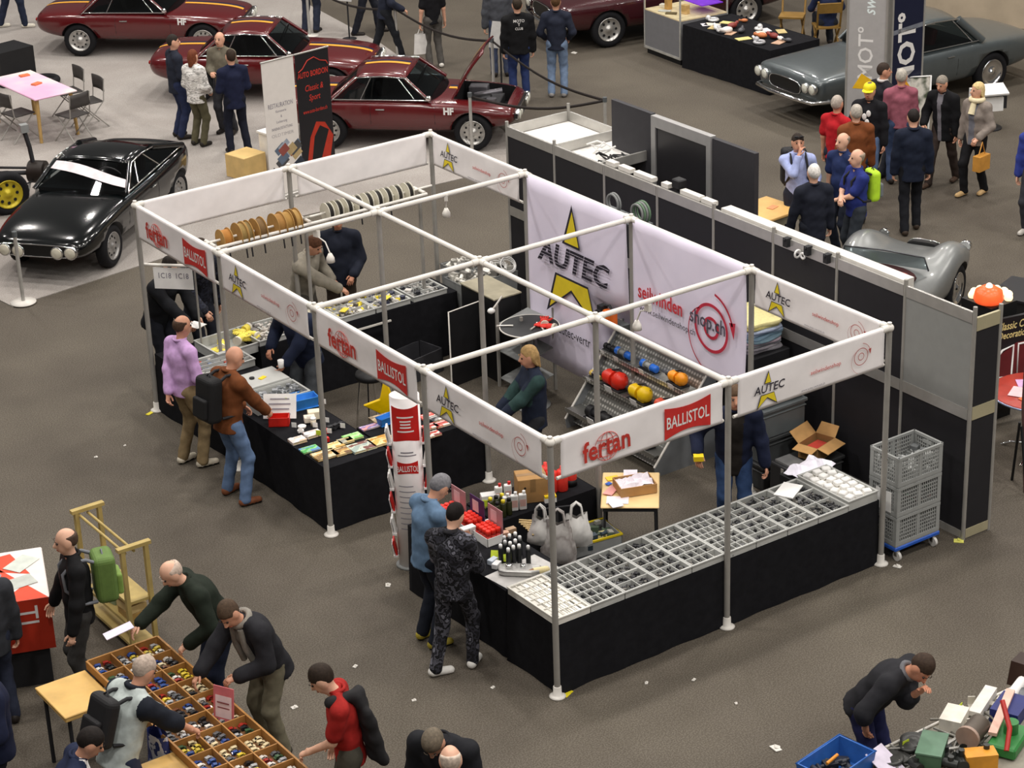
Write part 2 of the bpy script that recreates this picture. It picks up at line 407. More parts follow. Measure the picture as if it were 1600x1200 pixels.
lettering('shop.ch', .235, F(.535, 1.79), mat('55505e', .6), t, .82, .012, align='LEFT', depth=.003)
lettering('www.seilwindenshop.ch', .105, F(.33, 1.6), INKM, t, .95, .002)
spiral(F(.725, 1.74), .26, t, mat('c8344a', .55), .085)
# ================================================================ cloth-covered counters
def drape(label, x0, y0, x1, y1, h, name='draped_counter', cloth=BLACKCLOTH, seed=0, cat='counter'):
    """table under a floor-length cloth: top board, hanging cloth with soft folds, four legs"""
    t = thing(name, label, cat, ((x0+x1)/2, (y0+y1)/2, 0))
    a, c = (x1-x0)/2, (y1-y0)/2; g = random.Random(seed); ph = g.uniform(0, 6)
    per = [(-a, -c), (a, -c), (a, c), (-a, c)]; ring = []
    for k in range(4):
        p, q = Vector(per[k]), Vector(per[(k+1) % 4]); n = max(4, int((q-p).length/.06))
        d = (q-p).normalized(); nn = Vector((d.y, -d.x))
        for i in range(n): ring.append((p+(q-p)*(i/n), nn, i/n))
    rows = []
    L = 0
    for v in (0, .06, .3, .65, 1):
        row = []
        for j, (p, nn, u) in enumerate(ring):
            amp = .012*v*math.sin(j*.55+ph)*math.sin(j*.21) + .006*v
            corner = min(u, 1-u); amp += .03*v*max(0, 1-corner*8)*.5
            q = p+nn*amp
            row.append(Vector((q.x, q.y, h*(1-v)+.004 - (.0 if v else 0))))
        row.append(row[0]); rows.append(row)
    b = MB(); b.grid(rows, flip=True); b.add([(x, y, h) for x, y in per], [(0, 1, 2, 3)])
    b.build('tablecloth', cloth, t)
    b = MB(); b.box(-a+.01, -c+.01, h-.03, a-.01, c-.01, h-.004); b.build('tabletop', WOOD, t)
    for sx in (-1, 1):
        for sy in (-1, 1):
            b = MB(); b.cyl((sx*(a-.06), sy*(c-.06), 0), (sx*(a-.06), sy*(c-.06), h-.03), .018, n=8); b.build('leg', ALUD, t)
    return t
drape('long black-draped counter carrying the books and trays, beside the man in lilac', 0.03, 4.06, .78, 7.97, .73, seed=1)
drape('short black-draped counter turning inward from the book table', .80, 4.04, 2.0, 4.72, .73, seed=2)
drape('black-draped counter in front of the man in blue, holding spray cans and bottles', .03, .83, .72, 2.5, .72, seed=3)
drape('long black-draped counter under the row of sorting trays', .03, .02, 3.97, .80, .715, seed=4)
drape('black-draped inner counter with the cardboard box and red cans', .74, 1.98, 1.95, 2.52, .72, seed=5)
drape('black-draped counter under the rope spools, covered with small parts trays', 1.0, 7.18, 3.75, 7.78, .80, seed=6)

# ---- sorting trays
TRAYG = mat('b5b6b2', .5, 0, .05); TRAYW = mat('dedbd2', .5, 0, .04)
def tray(label, loc, w, d, h, nx, ny, seed=0, rz=0, m=TRAYG, group=None, name='sorting_tray', bold=(), fill=None, boxes=None, gap=0.0):
    t = thing(name, label, 'tray', loc, rz, group); e = .014
    b = MB(); b.box(-w/2, -d/2, 0, w/2, d/2, .006)
    for x0, y0, x1, y1 in ((-w/2, -d/2, w/2, -d/2+e), (-w/2, d/2-e, w/2, d/2), (-w/2, -d/2+e, -w/2+e, d/2-e), (w/2-e, -d/2+e, w/2, d/2-e)):
        b.box(x0, y0, .006, x1, y1, h)
    for s_ in (-1, 1): b.box(-w/2-.008, s_*(d/2+.004)-.005, h-.012, w/2+.008, s_*(d/2+.004)+.005, h+.002); b.box(s_*(w/2+.002)-.006, -d/2, h-.012, s_*(w/2+.002)+.006, d/2, h+.002)
    b.build('tray_body', m, t, bevel=.002)
    g = random.Random(seed)
    if nx*ny > 1:
        b = MB(); ys = [-d/2+e+(d-2*e)*k/ny for k in range(1, ny)]
        for k, y in enumerate(ys):
            tk = .009 if k in bold else .0045
            b.box(-w/2+e, y-tk, .006, w/2-e, y+tk, h-.006)
        for j in range(ny):
            n = nx + g.choice((-1, 0, 0, 1)) if nx > 2 else nx
            y0 = -d/2+e+(d-2*e)*j/ny; y1 = y0+(d-2*e)/ny
            for k in range(1, n):
                x = -w/2+e+(w-2*e)*k/n; b.box(x-.004, y0+.004, .006, x+.004, y1-.004, h-.008)
        b.build('divider', m, t)
    return t
def bits(label, loc, w, d, h, n, cols, seed=0, rz=0, name='small_parts', size=(.015, .05), group=None, kind='stuff', lie=.7):
    """loose small hardware nobody could count, one heap"""
    g = random.Random(seed); b = MB()
    for _ in range(n):
        x, y = g.uniform(-w/2, w/2), g.uniform(-d/2, d/2); s_ = g.uniform(*size); k = g.randrange(len(cols))
        z = g.uniform(.2, 1)*h
        if g.random() < lie:
            a = g.uniform(0, 6.3); e = Vector((math.cos(a), math.sin(a), g.uniform(-.2, .3)))*s_
            b.cyl(Vector((x, y, z))-e*.6, Vector((x, y, z))+e*.6, s_*.3, n=7, mi=k)
        else: b.cbox((x, y, z), (s_*1.3, s_, s_*.8), g.uniform(0, 3), k, g.uniform(-.3, .3))
    o = b.build(name, [mat(c, .5, 0, .1) for c in cols], loc=loc, rz=rz)
    return tag(o, label, 'parts', group, kind)
HW = ['26262a', '3b3b3e', '5a5a5c', '1c1c1f', '77746e']
desc = ['closest to the corner pole, filled with white packets', 'second from the corner pole, with small square cells', 'third from the corner pole, with a brass part inside',
        'fourth from the corner pole, holding dark fittings', 'fifth from the corner pole, just before the middle pole', 'sixth from the corner pole, just past the middle pole',
        'seventh from the corner pole', 'eighth from the corner pole', 'ninth from the corner pole, with a yellow tag and pale lid', 'tenth from the corner pole, raised and heaped with white packets']
lay = [(6, 7, ()), (5, 6, (2,)), (3, 5, (1,)), (3, 5, (2,)), (4, 6, (2, 3)), (5, 7, (2,)), (3, 6, (2,)), (3, 5, (1,)), (2, 3, (1,)), (1, 1, ())]
for k in range(10):
    x = .215+.394*k; nx, ny, bo = lay[k]
    if k == 9:
        tray('grey sorting tray '+desc[k], (x, .40, .717), .385, .74, .11, 1, 1, k, group='sorting trays on the front counter')
        g = random.Random(5); n = 0
        for i in range(3):
            for j in range(7):
                b = MB(); b.cbox((0, 0, .02), (.085, .075, .045), 0); o = b.build('packet', PAPER, loc=(x-.12+.12*i+g.uniform(-.01, .01), .10+.1*j, .793+g.uniform(0, .01)), rz=g.uniform(-.5, .5), bevel=.008)
                tag(o, 'white paper packet heaped in the raised grey tray at the far end of the counter', 'packet', 'white packets in the raised tray')
        b = MB(); b.box(-.17, -.35, 0, .17, .35, .068); tag(b.build('packet_layer', TRAYW, loc=(x, .4, .725)), 'pale layer filling the raised grey tray under white packets', 'packets', kind='stuff')
        continue
    tray('grey sorting tray '+desc[k], (x, .40, .717), .385, .75, .075, nx, ny, k, m=TRAYW if k == 0 else TRAYG, group='sorting trays on the front counter', bold=bo)
    if k == 0:
        for i in range(6):
            for j in range(7):
                b = MB(); b.cbox((0, 0, .025), (.05, .09, .05)); o = b.build('packet', TRAYW if (i+j) % 4 else PAPER, loc=(x-.149+.0595*i, .40-.309+.103*j, .7245), bevel=.004)
                tag(o, 'cream packet in the cells of the tray by the corner pole', 'packet', 'cream packets in the corner tray')
    else:
        bits('dark metal fittings lying in the sorting tray '+desc[k], (x, .40, .724), .355, .715, .036, 420, HW, k, size=(.012, .032))
b = MB(); b.cbox((0, 0, .0), (.30, .2, .012), .3); tag(b.build('tray_lid', CLEAR if False else PAPER, loc=(3.31, .62, .80), rz=.2), 'pale lid laid across the ninth sorting tray', 'lid')

# ---- left counter: trays, boxes, books
tray('grey tray with yellow work gloves beside the man in lilac', (.85, 7.5, .735), .78, .55, .12, 1, 1, 3, .04, name='parts_tray')
tray('low grey tray in front of the man in lilac', (.42, 7.1, .735), .7, .42, .09, 1, 4, 4, .02, name='parts_tray')
tray('grey lidded tray between the man in leather jacket and the navy salesman', (.45, 6.25, .735), .62, .42, .13, 1, 1, 5, name='parts_tray')
tray('large grey tray heaped with grey fittings, next to the white leaflet board', (.45, 5.85, .735), .66, .38, .12, 1, 1, 6, name='parts_tray')
b = MB(); b.box(-.3, -.2, 0, .3, .2, .02); b.cyl((-.05, .03, .02), (-.05, .03, .035), .03, mi=1); b.cbox((.05, -.03, .025), (.09, .05, .01), .4, 2)
tag(b.build('tray_lid', [TRAYG, BLACK, YEL], loc=(.45, 6.25, .868)), 'grey lid with a black hole and yellow tag', 'lid')
bits('grey fittings heaped in the large tray by the leaflet board', (.45, 5.85, .79), .6, .32, .06, 150, ['8a8d90', '75787b', '9da0a2', '5d6063'], 11)
bits('mixed small parts in the low tray before the man in lilac', (.42, 7.1, .75), .6, .36, .04, 120, ['9d8f88', '6f7f9a', 'c9c5bf', 'a34a3a', '55585a'], 12)
def glove(loc, rz, label, m):
    t = thing('work_glove', label, 'glove', loc, rz, 'work gloves in the grey tray')
    b = MB(); b.ball((0, 0, .02), (.055, .06, .022), 10, 6); b.tube([(0, -.05, .02), (0, -.1, .02), (0, -.14, .02)], [.042, .045, .05], 8)
    for k in range(4): b.tube([(-.036+.024*k, .04, .02), (-.042+.028*k, .09, .028), (-.045+.03*k, .125-.012*abs(k-1.4), .018)], [.013, .012, .009], 6)
    b.tube([(.045, -.02, .02), (.08, .02, .025), (.09, .05, .02)], [.015, .013, .01], 6)
    b.build('palm', m, t); b = MB(); b.tube([(0, -.12, .02), (0, -.15, .02)], [.052, .054], 10); b.build('cuff', mat('d9d3c4', .8), t)
YG = mat('e9d75a', .75, 0, .1, 20)
for k, (x, y, rz) in enumerate(((.62, 7.47, .3), (.72, 7.6, -.5), (1.02, 7.45, 1.1), (1.08, 7.55, .2), (1.0, 7.62, 2.0), (.9, 7.42, -.9))):
    glove((x, y, .75+.025*k), rz, 'yellow work glove in the grey tray, ' + ['near the pole', 'flat beside the pole', 'under the heap', 'on top of the heap', 'at the far edge', 'with cuff toward the aisle'][k], YG)
# leaflet board, red bin, tins
b = MB(); b.cbox((0, 0, .13), (.36, .012, .27), 0, 0, R(-28)); b.cbox((0, .05, .07), (.04, .1, .01), 0)
for k in range(4): b.cbox((0, -.045+.026*k-.008, .07+.048*k-.008), (.24-.03*(k % 2), .001, .012), 0, 1, R(-28))
tag(b.build('leaflet_board', [PAPER, GRYT], loc=(.30, 5.48, .735), rz=R(-38)), 'white tilted leaflet board on the book table behind the red box', 'board')
b = MB(); b.box(-.11, -.07, 0, .11, .07, .006)
for a in ((-.11, -.07, .11, -.062), (-.11, .062, .11, .07), (-.11, -.07, -.102, .07), (.102, -.07, .11, .07)): b.box(a[0], a[1], 0, a[2], a[3], .10)
tag(b.build('open_box', mat('d2261c', .5), loc=(.2, 5.33, .735), rz=R(-35)), 'red open cardboard box in front of the white leaflet board', 'box')
def tub(loc, w, d, h, m, label, rz=0, name='plastic_bin'):
    t = thing(name, label, 'bin', loc, rz); e = .008
    b = MB(); b.box(-w/2+e, -d/2+e, 0, w/2-e, d/2-e, e)
    lo, hi = [(-w/2+.02, -d/2+.02), (w/2-.02, -d/2+.02), (w/2-.02, d/2-.02), (-w/2+.02, d/2-.02)], [(-w/2, -d/2), (w/2, -d/2), (w/2, d/2), (-w/2, d/2)]
    v = [(*p, 0) for p in lo]+[(*p, h) for p in hi]+[(p[0]*.94, p[1]*.92, h) for p in hi]+[(p[0]*.94, p[1]*.92, e) for p in lo]
    f = []
    for k in range(4):
        n = (k+1) % 4; f += [(k, n, 4+n, 4+k), (4+k, 4+n, 8+n, 8+k), (8+k, 8+n, 12+n, 12+k)]
    b.add(v, f); b.build('bin_body', m, t)
    b = MB(); b.tube([(-w/2, -d/2, h), (w/2, -d/2, h), (w/2, d/2, h), (-w/2, d/2, h)], .007, 6, closed=True); b.build('rim', m, t)
    return t
LBL = mat('3f8fe0', .45)
tub((.62, 5.55, .735), .34, .16, .12, LBL, 'blue plastic bin with price card on the book table', R(-8))
tub((.66, 5.72, .735), .30, .14, .08, mat('3a7fc9', .45), 'small darker blue bin tucked behind the blue bin', R(-8))
tub((1.10, 4.98-.38, .735), .20, .10, .09, LBL, 'narrow blue bin with white cards at the inner end of the book table', R(8))
def card(loc, rz, m, label, s=.055):
    b = MB(); b.cbox((0, 0, .06), (s, .003, s), 0); b.cyl((0, .004, 0), (0, .004, .05), .003, n=6, mi=1)
    tag(b.build('price_card', [m, DARK], loc=loc, rz=rz), label, 'card', 'price cards on the book table')
CY = mat('cfe23a', .6); 
for k, (u, v, z, rz, m, l) in enumerate(((506, 635, .86, -.6, PAPER, 'white price card standing in the blue bin'), (446, 633, .86, -.6, CY, 'yellow-green price card behind the blue bin'),
        (406, 645, .735, -.5, PAPER, 'white price card by the sleeve of the leather jacket'), (484, 662, .735, -.4, PAPER, 'white price card by the cream boxes'), (493, 672, .735, -.6, PAPER, 'white price card above the orange-edged booklets'),
        (460, 672, .735, -.6, PAPER, 'white price card beside the red box'), (470, 680, .735, .5, PAPER, 'tilted white price card above the first booklet'), (498, 684, .735, -.6, CY, 'yellow price card on the second orange-edged booklet'),
        (511, 664, .735, -.6, PAPER, 'white price card right of the corner pole, upper one'), (515, 681, .735, -.6, PAPER, 'white price card right of the corner pole, lower one'), (536, 673, .735, -.6, PAPER, 'white price card before the dark models'))):
    p = at(u, v, z); card((p.x, p.y, z), rz-.3, m, l)
def tin(loc, r, h, m, top, label, name='tin', grp='tins and jars on the book table'):
    t = thing(name, label, 'tin', loc, group=grp); b = MB(); b.lathe([(r, 0), (r, h*.9)], 14); b.build('can', m, t)
    b = MB(); b.lathe([(r*1.04, h*.86), (r*1.04, h), (r*.9, h+.004)], 14); b.build('lid', top, t)
for k, (u, v, z, r, h, c, l) in enumerate(((490, 665, .735, .03, .09, 'e8dcc4', 'cream jar beside the cream boxes'), (472, 668, .735, .045, .02, 'ece8e0', 'flat white tin in front of the cream boxes'), (455, 690, .735, .03, .03, 'dcd4d6', 'white tin close to the table edge'), (480, 683, .735, .035, .04, 'ece8ea', 'white tin above the second booklet'), (470, 676, .735, .035, .03, 'd8d6d8', 'pale tin behind the tilted price card'))):
    p = at(u, v, z); tin((p.x, p.y, z), r, h, mat(c, .5), PAPER, l)
for k, (u, v, c, l) in enumerate(((492, 653, 'e6dcc2', 'cream cardboard box on the book table beside the blue bin'), (484, 660, 'd9cfc0', 'pale box below the cream box'))):
    p = at(u, v, .735); b = MB(); b.cbox((0, 0, .045), (.15-.03*k, .10, .09-.03*k)); tag(b.build('carton', mat(c, .8), loc=p, rz=-.4, bevel=.004), l, 'box')
for k, (u, v) in enumerate(((510, 690), (509, 677))):
    p = at(u, v, .735); b = MB(); b.cbox((0, 0, .025), (.06, .05, .05), .2); tag(b.build('small_box', RED, loc=p, rz=-.4, bevel=.003), ['small red box behind the corner pole, nearer the table edge', 'small red box behind the corner pole, farther in'][k], 'box')
for k in range(3):
    p = at(517+8*k, 672-3*k, .735); b = MB(); b.cbox((0, 0, .02), (.12, .05, .025)); b.cbox((-.01, 0, .042), (.06, .045, .02))
    for sx in (-1, 1):
        for sy in (-1, 1): b.cyl((sx*.035, sy*.022, .012), (sx*.035, sy*.03, .012), .012)
    tag(b.build('model_car', DARK, loc=p, rz=.3*k), 'small dark model car among the price cards on the book table', 'model car', 'dark model cars on the book table')
def book(u, v, w, d, th, rz, cols, label, z=.735, M_=None, tilt=0):
    p = at(u, v, z); t = thing('book', label, 'book', (p.x, p.y, z), rz, 'books and booklets on the counter')
    b = MB(); b.box(-w/2+.004, -d/2+.004, .002, w/2-.004, d/2-.004, th-.002); b.build('pages', mat('d9c9a0' if th > .012 else 'e8e4da', .8), t)
    b = MB(); b.box(-w/2, -d/2, th-.002, w/2, d/2, th); b.box(-w/2, -d/2, 0, w/2, d/2, .002); b.box(-w/2, -d/2, .002, -w/2+.004, d/2, th-.002)
    b.build('cover', M_ or ramp_mat('cov'+''.join(cols), cols, 9, .4), t)
    b = MB(); b.box(-w*.35, d*.22, th, w*.35, d*.36, th+.0006); b.build('title_block', mat(cols[-1], .5), t)
OR = ['e8a43a', 'f1dfc8', 'ece6e4']; q = R(-3)
book(465, 690, .17, .13, .03, q, ['ead9d0', 'efe6e6', 'd9b9a0'], 'white booklet with orange edge at the counter edge, left of the pole')
book(489, 680, .18, .13, .03, q, ['efe6e6', 'ead9d0', 'cdb3b0'], 'white booklet with orange edge under the yellow price card')
book(484, 703, .2, .13, .015, q, ['4fb357', '8fcf8a', '5a8ac0'], 'green booklet at the outer edge of the counter')
book(508, 712, .26, .19, .02, q, ['8a6a3a', 'c9a25e', 'ddd5b0'], 'brown picture book on the counter corner behind the pole')
book(522, 698, .20, .14, .02, q, ['d9cf8a', 'e8e0b0', 'c9a050'], 'cream picture book right of the corner pole')
book(536, 706, .22, .16, .02, q, ['b98a4a', 'e0c080', '7a5a3a'], 'orange-brown picture book above the counter corner')
book(551, 684, .2, .14, .02, q, ['a8e08a', 'c2f0a8', '7fc060'], 'light green book in the middle of the book table')
book(565, 700, .27, .2, .025, q, ['9fb0a8', 'c8d0c0', '7a4a42'], 'grey-green photo book with red cars on its cover')
book(596, 690, .27, .2, .025, q, ['e9b95a', 'f0d9a0', 'c98f2a'], 'yellow-orange book beside the white display column')
book(540, 690, .16, .12, .02, q, ['8a8a80', 'a8a490', 'c9b070'], 'grey book next to the light green book')
book(578, 668, .22, .1, .015, q, ['d99a9a', '8a70a8', 'c0b0d0'], 'pink and violet booklet below the narrow blue bin')
book(597, 655, .24, .18, .02, q, ['b09a78', 'c9b598', '8a7860'], 'tan book at the back of the book table')
for k, (u, v, c) in enumerate(((672, 668, ['b5322c', 'c9483c', 'efe0d8']), (683, 655, ['2a2a30', '8f8a88', 'd8d4d0']), (690, 664, ['c23a34', 'd86a5a', 'f0e0dc']), (668, 652, ['d86a60', 'c9483c', 'efe0d8']), (703, 650, ['d8b0a8', '4a4448', 'efe6e0']), (712, 656, ['3a363a', 'c9c4c0', 'efe6e0']), (676, 680, ['c94a3c', 'e8d8d0', '8a2a24']))):
    book(u, v, .17, .12, .02, q, c, ['red booklet right behind the display column', 'black and white booklet at the inner end of the counter', 'red booklet in the second row behind the display column', 'pink-red booklet beside the black one', 'pale red booklet under the star-logo fascia', 'dark booklet at the far end under the fascia', 'red booklet nearest the aisle behind the column'][k])
# ================================================================ display column with leaflets
t = thing('display_column', 'tall white advertising column with red panels and leaflet pockets on both sides', 'display', (.33, 2.92, 0), R(-34)); t.scale = (.9, .9, 1.09)
b = MB(); b.lathe([(.165, .02), (.165, 1.74), (.155, 1.74), (.155, .9), (0, .9)], 28, M=Matrix.Diagonal((1, .8, 1, 1))); b.build('column_body', PVC, t)
b = MB(); b.lathe([(.2, 0), (.2, .02), (.16, .025)], 24, M=Matrix.Diagonal((1, .8, 1, 1))); b.build('base_plate', GREYP, t)
def arcpanel(x0, x1, z0, z1, mm, nm, wave=0, off=.002):
    b = MB(); P = []
    for k in range(2):
        row = []
        for i in range(9):
            x = x0+(x1-x0)*i/8; z = (z0 if k == 0 else z1) + wave*math.sin(math.pi*i/8)*(1 if k == 0 else -.6)
            a = math.acos(max(-1, min(1, x/.165))); row.append(Vector((.165*math.cos(a)*1.004, -.132*math.sin(a)*1.01-off, z)))
        P.append(row)
    b.grid(P); return b.build(nm, mm, t)
arcpanel(-.145, .145, 1.30, 1.66, RED, 'red_panel', .03)
for k, (w_, z) in enumerate(((.09, 1.55), (.06, 1.51), (.055, 1.48), (.06, 1.45), (.09, 1.41))): arcpanel(-w_, w_, z, z+.014, PAPER, 'print_line', 0, .004)
arcpanel(-.115, .115, .98, 1.11, RED, 'red_panel', .018)
lettering('BALLISTOL', .085, frame_on((0, -.142, 1.045), (1, 0, 0)), WHITE, t, .6, .008)
arcpanel(-.07, .07, 1.2, 1.212, GRYT, 'print_line'); arcpanel(-.1, .1, 1.17, 1.18, GRYT, 'print_line')
for k in range(9): arcpanel(-.11, .05+.02*(k % 3), .86-.055*k, .868-.055*k, GRYT, 'print_line')
for s_ in (-1, 1):
    for k in range(6):
        p = MB(); p.cbox((s_*.19, -.02, 1.28-.23*k), (.05, .14, .02), 0); p.cbox((s_*.215, -.02, 1.34-.23*k), (.006, .14, .14), 0, 0, 0, s_*R(12))
        pk = p.build('leaflet_pocket', CLEAR if False else PVC, t)
        p = MB(); p.cbox((s_*.195, -.02, 1.36-.23*k), (.02, .125, .17), 0, 0, 0, s_*R(12)); p.build('leaflet', RED if (k+(s_ > 0)) % 2 else PAPER, pk)

# ---- goods on the near counter: red can trays, spray bottles, bags, signs
def spraycan(loc, body, cap, label, r=.026, h=.17, grp='spray cans and bottles', nm='spray_can'):
    t = thing(nm, label, 'spray can', loc, group=grp)
    b = MB(); b.lathe([(r*.97, 0), (r, .006), (r, h-.012), (r*.7, h)], 12); b.build('can', body, t)
    b = MB(); b.lathe([(r*.72, h), (r*.7, h+.03), (r*.4, h+.036)], 10); b.build('cap', cap, t)
def cantray(loc, rz, label, n=(4, 3)):
    t = thing('display_box', label, 'display box', loc, rz, 'display boxes of red-capped cans')
    w, d = n[0]*.056+.02, n[1]*.056+.02
    b = MB(); b.box(-w/2, -d/2, 0, w/2, d/2, .005)
    for a in ((-w/2, -d/2, w/2, -d/2+.006), (-w/2, -d/2, -w/2+.006, d/2), (w/2-.006, -d/2, w/2, d/2)): b.box(a[0], a[1], 0, a[2], a[3], .09)
    b.build('carton', PAPER, t)
    b = MB(); b.box(-w/2, d/2-.006, 0, w/2, d/2, .33); b.build('header_card', mat('4b2f5e' if 'middle' in label else 'b8858a', .6), t)
    b = MB(); b.box(-w*.32, d/2-.008, .17, w*.1, d/2-.0062, .29); b.build('header_print', mat('e3bcc0', .6), t)
    for i in range(n[0]):
        for j in range(n[1]):
            c = dup(CAN0, Vector(loc)+Matrix.Rotation(rz, 3, 'Z') @ Vector((-w/2+.038+.056*i, -d/2+.038+.056*j, .0055)), 0, 'small can with bright red cap in the '+label.split(' with')[0], 'red-capped cans in display boxes')
CAN0 = thing('spray_can', 'spare', 'spray can', (.66, 2.46, .72), group='red-capped cans in display boxes')
b = MB(); b.lathe([(.025, 0), (.025, .10)], 10); b.build('can', mat('c93a30', .4), CAN0)
b = MB(); b.lathe([(.027, .10), (.027, .15), (.022, .155)], 10); b.build('cap', mat('f0301f', .45), CAN0)
CAN0['label'] = 'single red-capped can beside the header cards at the far corner'
cantray((.42, 2.30, .722), R(-90), 'red can display box nearest the white column with pink header')
cantray((.45, 2.02, .722), R(-90), 'middle red can display box with violet header')
cantray((.47, 1.74, .722), R(-90), 'red can display box nearest the white bucket with pink-red header')
t = thing('plastic_bucket', 'small cream bucket with white lid among the goods of the near counter', 'bucket', at(768, 832, .72)+Vector((0, 0, .002)))
b = MB(); b.lathe([(.06, 0), (.072, .10)], 18); b.build('tub_body', mat('d9c9a0', .5), t); b = MB(); b.lathe([(.078, .095), (.078, .112), (.07, .115)], 18); b.build('lid', PAPER, t)
for k, (u, v) in enumerate(((789, 853), (797, 850), (806, 847), (813, 853), (806, 858), (798, 862), (790, 860), (803, 868), (795, 872), (826, 868), (812, 866), (783, 866))):
    p = at(u, v+14, .722); spraycan(p, mat('1b1c1e', .35), PAPER if k % 3 else mat('c9c9c9', .4), 'black bottle with pale cap in the cluster on the near counter', .024, .17, 'black bottles with pale caps', 'bottle')
for k, (u, v, c, l) in enumerate(((765, 849, 'e9dcc0', 'cream carton beside the camouflage sleeve'), (787, 838, 'c9a088', 'brown carton behind the black bottles'), (798, 832, 'a98d70', 'tan carton behind the black bottles'), (745, 882, 'e4e6ea', 'white carton lying by the camouflage jacket'), (770, 880, 'c6d0dc', 'pale blue pack in front of the black bottles'), (776, 886, 'e6e6e6', 'white pack below the pale blue pack'))):
    p = at(u, v, .722); b = MB(); b.cbox((0, 0, .025), (.10, .06, .05)); tag(b.build('carton', mat(c, .6), loc=p, rz=-.5+.2*k, bevel=.003), l, 'box')
for k, (u, v) in enumerate(((776, 870), (787, 876))):
    p = at(u, v, .74); b = MB(); b.cbox((0, 0, .03), (.11, .004, .07), 0, 0, R(-35)); b.cbox((0, .03, .01), (.02, .06, .02))
    tag(b.build('price_card', [CY], loc=p, rz=-.75), 'yellow-green price card on the near counter, ' + ('by the bottles' if k == 0 else 'toward the engine part'), 'card')
for k in range(14):
    p = at(822+(k % 7)*3.5, 815+(k % 7)*3.2+(k//7)*7, .73); b = MB(); b.cyl((-.07, 0, .012), (.07, 0, .012), .012, n=8); b.cyl((.06, 0, .012), (.085, 0, .012), .008, n=8, mi=1)
    tag(b.build('tube', [mat('b39b6e', .35, .5), CHROME], loc=p+Vector((0, 0, .024*(k//7))), rz=-.8), 'brass-coloured tube in the bundle behind the bottles', 'tube', 'brass tubes on the near counter')
# metal engine cover on a sheet, pear-shaped lamp
p = at(790, 905, .72); b = MB(); b.cbox((0, 0, .002), (.62, .40, .004), 0); b.build
tag(b.build('metal_sheet', mat('b9b7b4', .45, .3), loc=(.36, 1.0, .722), rz=.1), 'bare metal sheet under the silver engine cover', 'sheet')
t = thing('engine_cover', 'silver ribbed engine cover lying on the near counter end', 'engine part', (.33, 1.02, .728), R(-42))
b = MB(); b.prism([(-.2, -.06), (-.14, -.085), (.12, -.09), (.2, -.05), (.2, .06), (.12, .085), (-.14, .085), (-.2, .06)], 0, .06); b.build('cover_body', mat('b4b3b0', .3, .8), t, bevel=.02, seg=3)
b = MB(); b.lathe([(.035, .06), (.033, .085), (.02, .09)], 12, M=Matrix.Translation((-.1, 0, 0))); b.lathe([(.03, .06), (.028, .08), (.015, .085)], 12, M=Matrix.Translation((.03, .01, 0))); b.build('boss', CHROME, t)
t = thing('wiper_motor', 'cream and brown electric motor beside the silver engine cover', 'motor', at(845, 897, .724)+Vector((0, 0, .004)), R(-20))
b = MB(); b.cyl((-.07, 0, .035), (.05, 0, .035), .035, n=14); b.ball((.06, 0, .035), (.03, .035, .033)); b.build('housing', mat('e3d3a0', .45), t)
b = MB(); b.cyl((-.12, 0, .03), (-.07, 0, .035), .03, n=12); b.cyl((-.15, 0, .03), (-.12, 0, .03), .012, n=8); b.build('armature', mat('8a5a22', .4, .4), t)
# plastic shopping bags hanging at the counter corner
def bag(loc, rz, w, h, label, m, seed=0, name='shopping_bag'):
    t = thing(name, label, 'bag', loc, rz, 'grey shopping bags hanging at the counter'); g = random.Random(seed); P = []
    for k in range(9):
        v = k/8; row = []
        for i in range(20):
            a = 2*math.pi*i/20; sx = w/2*(.62+.38*min(1, v*1.6)); sy = (.03+.07*math.sin(math.pi*min(1, v*.9)))
            row.append(Vector((sx*math.cos(a)+g.uniform(-.012, .012), sy*math.sin(a)+g.uniform(-.01, .01), -h*v+(.05*abs(math.cos(a)) if k == 0 else 0))))
        row.append(row[0]); P.append(row)
    b = MB(); b.grid(P, flip=True); b.add(P[-1][:-1], [tuple(range(20))]); b.build('bag_body', m, t)
    for s_ in (-1, 1): b = MB(); b.tube([(-w*.2, s_*.03, 0), (-w*.15, s_*.02, .12), (0, s_*.01, .16), (w*.15, s_*.02, .12), (w*.2, s_*.03, 0)], .011, 6); b.build('bag_handle', m, t)
BAGM = ramp_mat('bag', ['cfccc9', 'b6b1ae', '8f8884', 'c4c0bc'], 4, .5, kind='soft')
bag((1.02, 1.35, .88), R(-40), .34, .42, 'grey printed shopping bag hanging left of the corner pole, in front', BAGM, 1)
bag((1.22, 1.32, .90), R(-30), .30, .30, 'pale grey shopping bag hanging right of the corner pole', mat('d3d1cd', .5), 2)
bag((.92, 1.5, .90), R(-50), .26, .26, 'pale shopping bag tucked behind the other hanging bags', mat('c9c6c2', .5), 3)
t = thing('bag_stand', 'thin dark stand carrying the grey shopping bags', 'stand', (1.08, 1.45, 0))
b = MB(); b.cyl((0, 0, .02), (0, 0, 1.0), .012); b.build('post', DARK, t); b = MB(); b.lathe([(.16, 0), (.16, .01), (.02, .03)], 20); b.build('base', DARK, t)
b = MB(); b.tube([(-.2, .08, 1.0), (0, 0, 1.0), (.2, -.14, 1.02)], .008); b.build('hook_bar', DARK, t)
